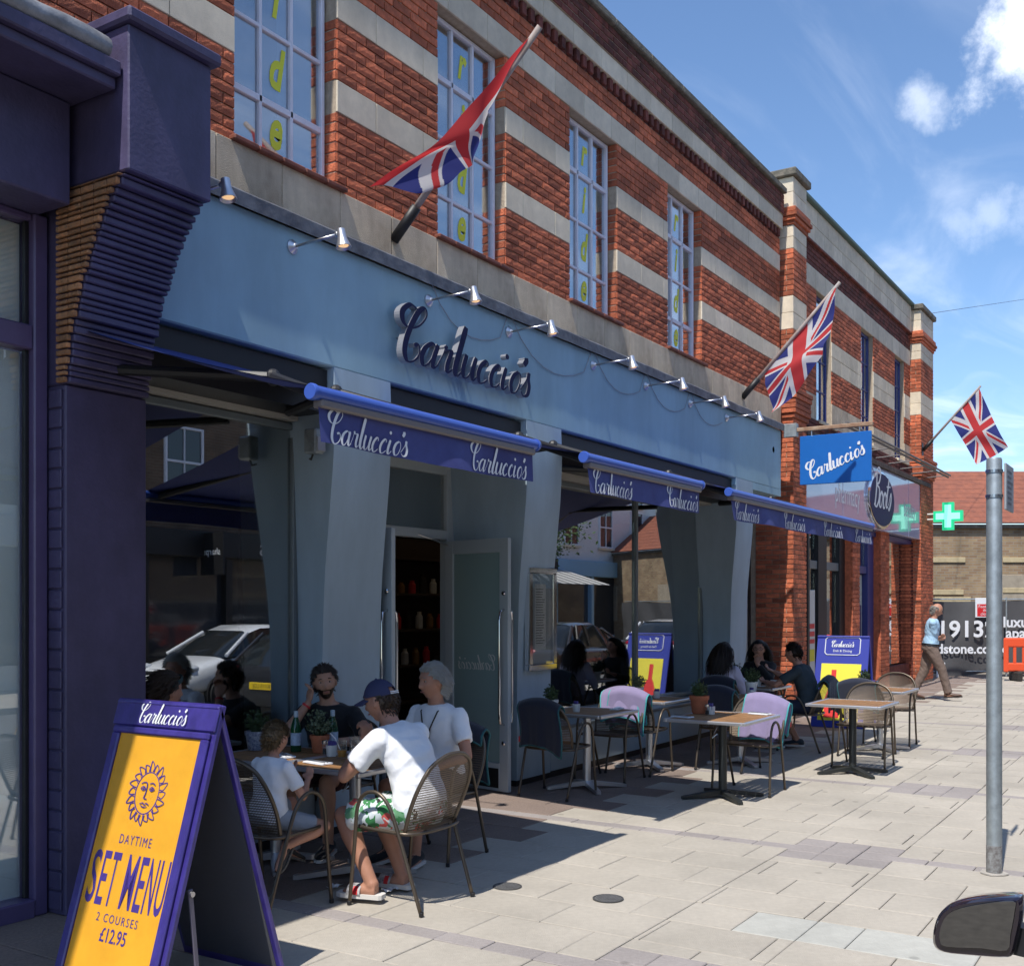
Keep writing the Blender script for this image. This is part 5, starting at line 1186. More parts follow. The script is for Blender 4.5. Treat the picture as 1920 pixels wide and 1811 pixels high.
def bottle(x, y, lab):
    t = thing('water_bottle', lab, 'bottle', (x, y, TZ)); MB().lathe([(.034, 0), (.037, .006), (.037, .15), (.03, .19), (.014, .235), (.0125, .262), (.015, .264), (.015, .272)], (0, 0, 0), 20).build('glass', M_bottle, t, smooth=40)
    MB().lathe([(.0375, .045), (.0378, .05), (.0378, .125), (.0375, .13)], (0, 0, 0), 20).build('label', mat('pale_blue_label', (.42, .52, .66), .6, var=.3, vscale=40), t, smooth=40); MB().lathe([(.0145, .235), (.0155, .24), (.0155, .275), (.012, .277)], (0, 0, 0), 14).build('cap_sleeve', mat('pale_cap', (.45, .55, .62), .5), t, smooth=40)
bottle(5.50, -.27, 'green sparkling water bottle behind the boy'); bottle(5.68, -.44, 'green sparkling water bottle before the bearded man')
def tumbler(x, y, lab, liq, straw=False, lime=False):
    t = thing('tumbler', lab, 'glass', (x, y, TZ)); MB().lathe([(.028, 0), (.03, .004), (.036, .12), (.034, .12), (.028, .012), (.003, .01)], (0, 0, 0), 20).build('glass', glass_mat('clear_glass', (.93, .95, .95), .06), t, smooth=40)
    if liq is not None: MB().lathe([(.027, .013), (.031, .055), (.003, .056)], (0, 0, 0), 18).build('drink', liq, t, smooth=40)
    if straw: MB().tube([(.01, 0, .02), (-.03, .03, .13), (-.045, .06, .165)], .0035, 6).build('straw', M_white, t)
    if lime: MB().lathe([(.02, 0), (.02, .006)], (0, 0, .056), 14, Matrix.Rotation(R(20), 4, 'X')).build('lime_slice', mat('lime', (.45, .6, .06), .5), t)
tumbler(5.41, -.76, 'tumbler of orange juice with a white straw', mat('orange_juice', (.55, .25, .05), .3), True); tumbler(5.44, -.85, 'tumbler of pale lime drink', mat('pale_lime_drink', (.45, .5, .32), .2), False, True); tumbler(5.60, -.70, 'empty tumbler by the bottle before the bearded man', None)
def shaker(x, y, lab):
    t = thing('pepper_grinder', lab, 'shaker', (x, y, TZ)); MB().lathe([(.02, 0), (.022, .01), (.018, .045), (.021, .05), (.02, .075)], (0, 0, 0), 14).build('jar', glass_mat('clear_glass', (.93, .95, .95), .06), t, smooth=40); MB().lathe([(.022, .0755), (.022, .095), (.015, .1)], (0, 0, 0), 14).build('cap', M_chrome, t, smooth=40); MB().lathe([(.016, .006), (.015, .042)], (0, 0, 0), 12).build('pepper', M_dark, t)
shaker(5.47, -.56, 'pepper grinder by the terracotta sage pot'); shaker(9.38, -1.66, 'pepper grinder beside the large terracotta plant'); shaker(13.38, -2.18, 'pepper grinder on the table by the yellow board')
def napkin(x, y, rz, lab):
    t = thing('napkin_set', lab, 'napkin', (x, y, TZ), R(rz)); MB().bbox(-.10, .10, -.045, .045, 0, .006, .002).bbox(-.098, .098, -.043, .04, .0065, .011, .002, Matrix.Rotation(.06, 4, 'Z')).build('napkin', M_white, t)
    MB().tube([(-.09, -.01, .014), (.03, -.008, .015), (.09, -.006, .014)], [.003, .003, .007], 6).tube([(-.09, .015, .014), (.02, .014, .015), (.09, .013, .013)], [.003, .0035, .008], 6).build('cutlery', M_steel, t)
napkin(5.16, -.78, 80, 'napkin and cutlery before the boy'); napkin(5.28, -.38, 60, 'napkin and cutlery beside the sage plant'); napkin(9.42, -.72, 10, 'napkin and cutlery on the table below the menu case'); napkin(9.05, -1.56, 75, 'napkin in the shade of the terracotta pot table'); napkin(9.68, -2.05, 80, 'napkin in the sun on the terracotta pot table'); napkin(11.72, -1.42, 60, 'napkin on the table beside the lilac top')
def cup(x, y, lab, big=False):
    t = thing('cup', lab, 'cup', (x, y, TZ)); s = 1.3 if big else 1; MB().lathe([(.06*s, 0), (.075*s, .008), (.072*s, .011), (.03*s, .008), (.025*s, .014), (.042*s, .07*s), (.039*s, .07*s), (.02*s, .02)], (0, 0, 0), 20).build('cup_and_saucer', M_whitepot, t, smooth=35); MB().tube([(.04*s, 0, .055*s), (.065*s, 0, .055*s), (.065*s, 0, .03*s), (.035*s, 0, .025*s)], .005, 8).build('handle', M_whitepot, t, smooth=True)
cup(12.98, -.85, 'large white cup on the table of three', True); cup(13.28, -.95, 'small white cup before the man in the dark grey shirt'); 
tp = thing('teapot', 'small white teapot beside the large white cup', 'teapot', (12.9, -.68, TZ)); MB().lathe([(.04, 0), (.06, .03), (.055, .08), (.03, .105), (.012, .11), (.012, .12)], (0, 0, 0), 20).build('body', M_whitepot, tp, smooth=40); MB().tube([(.05, 0, .04), (.09, 0, .07), (.1, 0, .1)], [.014, .01, .008], 8).build('spout', M_whitepot, tp, smooth=True); MB().tube([(-.05, 0, .08), (-.09, 0, .075), (-.085, 0, .04), (-.05, 0, .03)], .006, 8).build('handle', M_whitepot, tp, smooth=True)
for k, (x, y) in enumerate(((5.05, -1.02), (5.16, -1.36))): 
    pp = MB(); rows = [[Vector((i*.02-.05, j*.02-.03, .012+.02*random.random())) for i in range(6)] for j in range(4)]; pp.loft(rows, cap=False, closed=False); o = pp.build('paper_scrap', M_white, None, loc=(x, y, 0)); tag(o, ('crumpled paper scrap under the table by the column', 'crumpled paper napkin on the paving by the table foot')[k], 'paper')

# ------------------------------------------------------------------ sandwich boards
def text_on(name, tx, m, parent, F, u, v, size, su=1.0, **k):
    me = text_mesh(tx, size, **k); me.transform(Matrix.Diagonal((su, 1, 1, 1))); me.transform(F @ Matrix.Translation((u, v, 0))); me.materials.clear(); me.materials.append(m); me.name = name; return link(name, me, parent)
def sandwich(lab, x_top, y0, y1, h, x_f, x_b, frame_m, face_m):
    t = thing('sandwich_board', lab, 'sandwich board', (x_top, (y0+y1)/2, 0)); hw = (y0-y1)/2; b = .06
    up = Vector((x_top-x_f, 0, h)); L_ = up.length; F = frame((x_f-x_top, 0, .0), (0, -1, 0), up)     # u to the right as read, v up the face
    def fb(name, u0, u1, v0, v1, d0, d1, m, bev=.006, par=None): return MB().bbox(u0, u1, v0, v1, d0, d1, bev, F).build(name, m, par or t)
    fb('front_panel', -hw, hw, .0, L_, -.03, .0, frame_m); 
    up2 = Vector((x_top-x_b, 0, h)); F2 = frame((x_b-x_top, 0, 0), (0, 1, 0), up2); MB().bbox(-hw, hw, .0, up2.length, -.025, .0, .006, F2).build('rear_panel', frame_m, t); MB().box(-hw+.03, hw-.03, .05, up2.length-.05, -.0285, -.0255, F2).build('rear_lining', M_navyfl, t)
    return t, F, fb, hw, L_
M_abf = mat('violet_blue_board', (.045, .032, .21), .3, var=.1, vscale=4, coat=.3); M_aby = mat('amber_poster', (.70, .34, .025), .4, spec=.4); M_abt = mat('violet_print', (.055, .03, .21), .5)
weather(M_abf, .7, 1.12, (9, 9, 5), .35, .6); weather(M_aby, .9, 1.03, (5, 5, 5), .35, .6)
AB, F, fb, hw, L_ = sandwich("tall violet sandwich board with an amber set menu poster", 3.36, -1.19, -1.87, 1.29, 2.97, 3.76, M_abf, M_aby)
fb('header', -hw+.0, hw-.0, L_-.125, L_, .001, .014, M_abf); fb('frame_rail', -hw+.02, hw-.02, L_-.161, L_-.13, .001, .02, M_abf); fb('frame_rail', -hw+.02, hw-.02, .05, .09, .001, .02, M_abf); fb('frame_stile', -hw+.02, -hw+.07, .09, L_-.161, .001, .02, M_abf); fb('frame_stile', hw-.07, hw-.02, .09, L_-.161, .001, .02, M_abf)
ps_ = fb('poster', -hw+.07, hw-.07, .09, L_-.161, .002, .006, M_aby, bev=.001)
put_script('header_wordmark', M_white, AB, F @ Vector((0, L_-.066, .0155)), (0, -1, 0), F.col[1].xyz, .34)
v0 = .09; PH = L_-.225-.09
def fit_text(tx, u, v, width, height, **k):
    me = text_mesh(tx, 1.0, **k); xs_ = [q.co.x for q in me.vertices]; ys_ = [q.co.y for q in me.vertices]; me.transform(Matrix.Translation((-(min(xs_)+max(xs_))/2, -min(ys_), 0))); me.transform(Matrix.Diagonal((width/(max(xs_)-min(xs_)), height/(max(ys_)-min(ys_)), 1, 1))); me.transform(F @ Matrix.Translation((u, v, .0075))); me.materials.clear(); me.materials.append(M_abt); me.name = 'poster_print'; return link('poster_print', me, AB)
fit_text('DAYTIME', .0, .70, .21, .04, space=1.3); fit_text('2 COURSES', 0, .362, .27, .036, space=1.3); fit_text('£12.95', 0, .281, .17, .06, offset=.01)
u_ = -.245
for ch, w_, gp in (('S', .056, .014), ('E', .046, .014), ('T', .052, .05), ('M', .072, .016), ('E', .046, .014), ('N', .054, .014), ('U', .054, 0)): fit_text(ch, u_+w_/2, .428, w_, .232, offset=.006); u_ += w_+gp
# sun emblem: ring of flames round a plain face, drawn in pen lines
def ring_pts(r, n, a0=0): return [(r*math.cos(a0+2*PI*k/n)*.82, r*math.sin(a0+2*PI*k/n)) for k in range(n+1)]
strk = [ring_pts(1.0, 20)]
for k in range(20):
    a = 2*PI*k/20; L1 = 1.55 if k % 2 else 1.42; c_, s_ = math.cos, math.sin
    strk.append([(1.05*c_(a-.10)*.82, 1.05*s_(a-.10)), (1.28*c_(a-.13)*.86, 1.28*s_(a-.13)), (L1*c_(a+.07)*.9, L1*s_(a+.07)), (1.25*c_(a+.12)*.86, 1.25*s_(a+.12)), (1.05*c_(a+.11)*.82, 1.05*s_(a+.11))])
strk += [[(-.5, .42), (-.3, .5), (-.08, .44), (-.06, .0), (-.12, -.25), (.1, -.28)], [(.1, .45), (.3, .5), (.5, .42)], [(-.48, .2), (-.3, .3), (-.14, .2), (-.3, .12), (-.48, .2)], [(.14, .2), (.3, .3), (.48, .2), (.3, .12), (.14, .2)], [(-.32, -.55), (-.1, -.48), (.02, -.56), (.14, -.48), (.34, -.55)], [(-.2, -.62), (.02, -.68), (.22, -.62)], [(-.3, .26), (-.27, .2), (-.3, .14)], [(.3, .26), (.33, .2), (.3, .14)]]
pen('sun_emblem', strk, M_abt, AB, F @ Vector((0, .93, .0068)), (0, -1, 0), F.col[1].xyz, .092, shear=0, wmin=.05, wmax=.07)
for yy in (-.33, .33):
    MB().bbox(-.011, .011, -.005, .005, -.42, .02, .002, Matrix.Translation((-.17, yy, .5)) @ Matrix.Rotation(R(-6), 4, 'Y')).build('stay', mat('grey_stay', (.12, .11, .15), .5), AB); MB().lathe([(.014, 0), (.012, .008)], (0, 0, 0), 10, Matrix.Translation((-.17, yy-(.008 if yy < 0 else -.008), .5)) @ Matrix.Rotation(PI/2 if yy < 0 else -PI/2, 4, 'X')).build('bolt', M_steel, AB)
M_ab2 = mat('royal_blue_board', (.035, .05, .33), .4); 
AB2, F, fb, hw, L_ = sandwich('blue sandwich board with a yellow bottle poster outside the pharmacy', 15.95, -.70, -1.45, 1.30, 15.58, 16.3, M_ab2, M_yellow)
M_yel2 = mat('bright_yellow_poster', (.78, .68, .06), .5)
fb('poster', -hw+.09, hw-.09, .1, L_-.42, .001, .006, M_yel2, bev=.001); put_script('header_wordmark', M_white, AB2, F @ Vector((0, L_-.13, .004)), (0, -1, 0), F.col[1].xyz, .34, wmin=.1, wmax=.26)
text_on('header_print', 'Deli & Dining', M_white, AB2, F @ Matrix.Translation((0, 0, .003)), 0, L_-.245, .05, 1.0)
bo = [(-.22, L_-.29), (.22, L_-.29), (.25, L_-.26), (.25, L_-.06), (.22, L_-.03), (-.22, L_-.03), (-.25, L_-.06), (-.25, L_-.26), (-.22, L_-.29)]
MB().tube([F @ Vector((u, v, .004)) for u, v in bo], .007, 6).build('header_border', M_white, AB2)
bt = [(-.2, .14), (.02, .14), (.02, .42), (-.02, .55), (-.06, .60), (-.06, .84), (-.13, .84), (-.13, .60), (-.16, .55), (-.2, .42)]
MB().poly([F @ Vector((u, v, .0065)) for u, v in bt], .001, F.col[2].xyz).build('bottle_print', mat('red_print', (.65, .03, .03), .5), AB2)
for k, tx in enumerate(('a glass of', 'wine')): text_on('poster_print', tx, mat('amber_print', (.7, .25, .02), .5), AB2, F @ Matrix.Translation((0, 0, .008)), .14, .36-.09*k, .07)

# ------------------------------------------------------------------ sign post, covers
SP = thing('sign_post', 'galvanised steel post with a small grey parking plate', 'sign post', (7.62, -4.35, 0))
MB().lathe([(.048, 0), (.048, 2.66), (.044, 2.675), (.0, 2.676)], (0, 0, 0), 24).build('post', M_galv, SP, smooth=40)
MB().lathe([(.0488, .01), (.0488, .185)], (0, 0, 0), 24).build('base_sleeve', mat('scraped_black_paint', (.10, .085, .08), .7, c2=(.30, .31, .31), vscale=40), SP, smooth=40)
pts = [(.07+.03*random.random())*1.0 for _ in range(12)]; MB().poly([(.95*pts[k]*math.cos(2*PI*k/12), .95*pts[k]*math.sin(2*PI*k/12), .002) for k in range(12)], .008, 2).build('mortar_collar', mat('crumbled_mortar', (.40, .37, .33), .95, var=.3, vscale=30), SP)
MB().bbox(-.02, .30, -.075, -.062, 2.34, 2.64, .004).build('plate', mat('grey_plate', (.30, .32, .34), .5), SP)
pl = MB()
for k in range(7): pl.box(.02, .26-random.random()*.08, -.0765, -.0755, 2.38+k*.034, 2.396+k*.034)
pl.build('plate_print', mat('plate_ink', (.12, .13, .15), .6), SP)
for zz in (2.42, 2.58): MB().lathe([(.053, 0), (.053, .02)], (0, 0, zz), 24).build('clip_band', M_steel, SP)
def cover(x, y, r, lab):
    t = thing('access_cover', lab, 'cover', (x, y, .003)); MB().lathe([(r*1.12, 0), (r*1.12, .003), (r, .004), (r, .001)], (0, 0, 0), 28).build('rim', mat('dark_iron', (.07, .07, .07), .6), t)
    MB().lathe([(r*.97, 0), (r*.97, .003)], (0, 0, 0), 28).build('lid', mat('worn_iron', (.17, .165, .16), .5, metal=.3, var=.3, vscale=40), t); g = MB(); n = 9
    for k in range(n): yy = -r*.8+1.6*r*k/(n-1); hw_ = math.sqrt(max(0, (r*.9)**2-yy*yy)); g.bbox(-hw_, hw_, yy-.004, yy+.004, .003, .006, .001)
    g.build('ribs', mat('worn_iron', (.17, .165, .16), .5), t)
cover(5.74, -2.53, .082, 'small round ribbed iron cover in the sunlit paving'); cover(5.655, -1.88, .08, 'small round ribbed iron cover half in the shade by the chair leg')
# unseen canopy added to the purple shop, left of the corbel, to shade the tables
added_canopy = MB().bbox(-4-3.8, 2.75-3.8, -1.60, -.1, 4.72, 4.80, .01).build('canopy', M_purple, PS)

# ------------------------------------------------------------------ flags
def union_col(u, v):
    """u along the fly 0..2, v up the hoist 0..1 (2:1 flag)"""
    x, y = (u-1)*30, (v-.5)*30
    if abs(x) < 3 or abs(y) < 3: return 1
    if abs(x) < 5 or abs(y) < 5: return 2
    d1 = (y*2-x)/math.sqrt(5); d2 = (y*2+x)/math.sqrt(5)
    for d, sgn in ((d1, 1 if x < 0 else -1), (d2, -1 if x > 0 else 1)):
        if 0 < d*(-sgn if d is d1 else sgn) < 2 : return 1
    if abs(d1) < 3 or abs(d2) < 3: return 2
    return 0
FC = [mat('flag_blue', (.030, .040, .22), .85, sheen=.2), mat('flag_red', (.62, .045, .05), .85, sheen=.2), mat('flag_white', (.74, .72, .72), .85, sheen=.2)]
for m_ in FC:                                        # thin cloth lets the sun through
    n_ = m_.node_tree.nodes; l_ = m_.node_tree.links; b_ = n_['Principled BSDF']; tl_ = n_.new('ShaderNodeBsdfTranslucent'); tl_.inputs[0].default_value = b_.inputs['Base Color'].default_value; mx_ = n_.new('ShaderNodeMixShader'); mx_.inputs[0].default_value = .5
    l_.new(b_.outputs[0], mx_.inputs[1]); l_.new(tl_.outputs[0], mx_.inputs[2]); l_.new(mx_.outputs[0], n_['Material Output'].inputs[0])
def flag(lab, base, tip, A, B, C, D, fold, seed, nu=72, nv=48, bulge=(0, 0, 0), vr=(1.0, 0.0)):
    t = thing('flag', lab, 'flag', base, 0, 'union flags on angled wall poles'); O = Vector(base); d = (Vector(tip)-O)
    MB().tube([(0, 0, 0), d*.5, d], [.028, .026, .024], 12).build('pole', mat('worn_varnish_pole', (.26, .17, .13), .6, c2=(.35, .33, .32), vscale=9), t, smooth=True)
    MB().bbox(-.07, .07, -.0, .02, -.16, .16).build('wall_plate', M_black, t, loc=(0, .01, 0)); MB().tube([d*-.01, d*.16], .042, 12).build('socket', M_black, t, smooth=True)
    mb = MB(); rows = []; nrm = (Vector(B)-Vector(A)).cross(Vector(D)-Vector(A)).normalized()
    for j in range(nv+1):
        v = j/nv; row = []
        for i in range(nu+1):
            u = i/nu; p = Vector(A).lerp(D, u).lerp(Vector(B).lerp(C, u), v); a = fold*(.25+u)*math.sin(u*2.2*PI+v*3.5+seed)+fold*.5*math.sin(v*7+u*5+seed)*u+fold*.22*math.sin(u*17+v*9)
            sag = -.10*math.sin(PI*u)*(1-v)*.6; row.append(p+nrm*a+Vector((0, 0, sag))+Vector(bulge)*(math.sin(PI*u**.8)*v)-O)
        rows.append(row)
    mb.loft(rows, cap=False, closed=False); me = mb.mesh('cloth', FC[0], True); me.materials.append(FC[1]); me.materials.append(FC[2])
    for k, p in enumerate(me.polygons):
        j, i = divmod(k, nu); p.material_index = union_col(2*(i+.5)/nu, vr[0]+(vr[1]-vr[0])*(j+.5)/nv)
    link('cloth', me, t); return t
b1 = (6.88, -.03, 4.66); t1 = (6.88, -1.38, 5.97); d1 = Vector(t1)-Vector(b1)
flag('furled union flag blown along its pole over the raised script sign', b1, t1, Vector(b1)+d1*.97, Vector(b1)+d1*.36, ony(800, 352, -.62), ony(698, 356, -.36), .035, 1, bulge=(.0, -.34, .0), vr=(.56, .0), nu=110, nv=64)
b2 = (14.68, -.03, 4.66); t2 = (14.68, -1.38, 6.05); d2 = Vector(t2)-Vector(b2)
flag('faded union flag drooping from the pole before the brick pilaster', b2, t2, Vector(b2)+d2*.97, Vector(b2)+d2*.22, onx(1448, 775, 14.55), onx(1545, 668, 14.5), .05, 2, nu=150, nv=100)
b3_ = (25.45, -.2, 5.2); t3 = (25.45, -1.39, 6.5); d3 = Vector(t3)-Vector(b3_)
flag('bright union flag flying below the pole beyond the pharmacy', b3_, t3, Vector(b3_)+d3*.97, Vector(b3_)+d3*.48, onx(1832, 872, 25.3), onx(1890, 838, 25.3), .04, 3, nu=150, nv=100)
# ------------------------------------------------------------------ people
def ik(S, T, a, b, pole):
    S = Vector(S); T = Vector(T); d = T-S; L_ = min(d.length, (a+b)*.995); d = d.normalized(); T = S+d*L_
    x = (a*a-b*b+L_*L_)/(2*L_); h = math.sqrt(max(0, a*a-x*x)); p = Vector(pole); p = (p-d*p.dot(d)); p = p.normalized() if p.length > 1e-6 else d.orthogonal().normalized()
    return S+d*x+p*h, T
def sm(x): x = max(0, min(1, x)); return x*x*(3-2*x)
def head_point(th, ph, k=1.0):
    """head surface: ph round from the front, th from crown (0) to under the chin (pi)"""
    x = math.sin(th)*math.cos(ph); y = math.sin(th)*math.sin(ph); z = math.cos(th)
    X = .097*x; Y = .077*y; Z = .118*z
    if z < 0:
        Y *= 1-.30*sm(-z*1.15)
        if x < 0: X *= 1-.38*sm(-z*1.3)
        else: X *= 1-.10*sm(-z)
    if x > 0.2 and z > -.9: X = X*.93+.004
    if x < 0 and z > -.2: X *= 1.06
    if x > 0:
        ya = abs(Y)
        X += .027*math.exp(-(Y/.013)**2)*(sm((.02-Z)/.05) if Z > -.03 else math.exp(-((Z+.03)/.008)**2))
        X -= .013*math.exp(-((ya-.031)/.015)**2-((Z-.016)/.013)**2)
        X += .005*math.exp(-((ya-.026)/.03)**2-((Z-.037)/.010)**2)
        X += .007*math.exp(-((Z+.060)/.011)**2-(Y/.022)**2)-.005*math.exp(-((Z+.059)/.003)**2-(Y/.024)**2)
        X -= .004*math.exp(-((Z+.079)/.007)**2-(Y/.02)**2)
        X += .010*math.exp(-((Z+.098)/.014)**2-(Y/.022)**2)
        X += .004*math.exp(-((ya-.045)/.016)**2-((Z+.018)/.02)**2)
    return Vector((X, Y, Z))*k
def add_head(mb, HM, nu=52, nv=44):
    rings = []
    for i in range(nv+1):
        th = PI*min(max(i/nv, .01), .99); rings.append([HM @ head_point(th, 2*PI*j/nu) for j in range(nu)])
    mb.loft(rings)
    for s in (-1, 1):
        E_ = HM @ Matrix.Translation((-.008, s*.077, -.002)) @ Matrix.Rotation(s*.35, 4, 'Z') @ Matrix.Rotation(-.2, 4, 'Y'); sub = MB(); sub.ell((0, 0, 0), (.02, .009, .033), nu=12, nv=10); mb.add([E_ @ Vector(v) for v in sub.v], sub.f)
def add_hand(mb, Wp, d, up, s, curl=.35, thumb=1, spread=.0):
    d = Vector(d).normalized(); up = Vector(up); up = (up-d*up.dot(d)).normalized(); lat = d.cross(up).normalized()*thumb
    Mx = Matrix((d, lat, up)).transposed(); c = Vector(Wp)+d*.05*s
    mb.ell(c, (.055*s, .041*s, .017*s), Mx, 14, 10)
    for k, (o, L_) in enumerate(((.029, .070), (.010, .080), (-.009, .075), (-.027, .058))):
        p = Vector(Wp)+d*.088*s+lat*o*s; ax = lat; dd = (d+lat*spread*(o/.03)).normalized(); pts = [p-d*.02*s, p]; cc = curl*(1+.12*k)
        for q, fr in enumerate((.42, .32, .26)):
            dd = Matrix.Rotation(cc*(1 if thumb > 0 else -1), 3, ax) @ dd; p = p+dd*L_*fr*s; pts.append(p)
        mb.tube(pts, [.0095*s, .0095*s, .009*s, .0083*s, .007*s], 9)
    p = Vector(Wp)+d*.022*s+lat*.026*s; dd = (d*.75+lat*.65-up*.15*0).normalized(); mb.tube([p-dd*.01*s, p+dd*.03*s, p+dd*.03*s+(d*.9+lat*.3).normalized()*.028*s, p+dd*.03*s+(d+lat*.05).normalized()*.05*s], [.012*s, .0115*s, .0105*s, .0085*s], 9)
FIGS = []
def remesh(o, vox, it=2):
    m = o.modifiers.new('r', 'REMESH'); m.mode = 'VOXEL'; m.voxel_size = vox; m.use_smooth_shade = True
    k = o.modifiers.new('s', 'SMOOTH'); k.iterations = it; k.factor = .5
    FIGS.append(o)
def skin(c, nm): 
    return mat(nm, c, .5, var=.10, vscale=14, bump=.08, bscale=220, spec=.35)
def strands(mb, HM, inside, N, length, rad, grav, rnd, out=.012, wave=.0, k0=1.0, seg=5, back=.5, wid=.0042, side=6):
    n = 0; tries = 0
    while n < N and tries < N*12:
        tries += 1; z = rnd.uniform(-.95, 1); th = math.acos(z); ph = rnd.uniform(-PI, PI); p = head_point(th, ph)
        if not inside(p, th, ph): continue
        n += 1; nrm = Vector((p.x/.097**2, p.y/.077**2, p.z/.118**2)).normalized(); cur = p*1.02+nrm*out*.2; L_ = length(p, ph)*rnd.uniform(.75, 1.15); st_ = L_/seg; pts = [cur]; d = (nrm*.35+Vector((-back, 0, .1))+Vector((0, p.y*side, 0))).normalized(); phs = rnd.uniform(0, 6)
        for q in range(seg):
            d = (d+Vector((0, 0, -grav))+Vector((rnd.gauss(0, .12), rnd.gauss(0, .12), rnd.gauss(0, .06)))+Vector((math.sin(phs+q*1.9), math.cos(phs+q*1.7), 0))*wave).normalized(); cur = cur+d*st_
            e = Vector((cur.x/.097, cur.y/.077, cur.z/.118)); k = 1.03+out/.09
            if e.length < k and cur.z > -.1: e = e.normalized()*k; cur = Vector((e.x*.097, e.y*.077, e.z*.118))
            pts.append(cur)
        o_ = len(mb.v); sdv = (pts[1]-pts[0]).cross(nrm); sdv = sdv.normalized() if sdv.length > 1e-7 else Vector((0, 1, 0))
        for i, q in enumerate(pts):                   # each lock a ridged ribbon
            wq = wid*(1-.75*(i/seg)**2); nq = Vector((q.x/.097**2, q.y/.077**2, q.z/.118**2)).normalized()
            mb.v += [tuple(HM @ (q-sdv*wq)), tuple(HM @ (q+nq*wq*.8)), tuple(HM @ (q+sdv*wq))]
        for i in range(seg): a = o_+3*i; mb.f += [(a, a+1, a+4, a+3), (a+1, a+2, a+5, a+4)]
def hair_cap(mb, HM, inside, k=1.045, nu=64, nv=52, rough=.0):
    g = [[head_point(PI*min(max(i/nv, .004), .99), 2*PI*j/nu) for j in range(nu)] for i in range(nv+1)]; o = len(mb.v)
    for i in range(nv+1):
        for j in range(nu): mb.v.append(tuple(HM @ (g[i][j]*(k+rough*(mnoise.noise(g[i][j]*60)+mnoise.noise(g[i][j]*150)*.6))+Vector((-.002, 0, .002)))))
    for i in range(nv):
        for j in range(nu):
            j2 = (j+1) % nu; c = (g[i][j]+g[i+1][j2])*.5; th = PI*(i+.5)/nv; ph = (2*PI*(j+.5)/nu+PI) % (2*PI)-PI
            if inside(c, th, ph): mb.f.append((o+i*nu+j, o+i*nu+j2, o+(i+1)*nu+j2, o+(i+1)*nu+j))
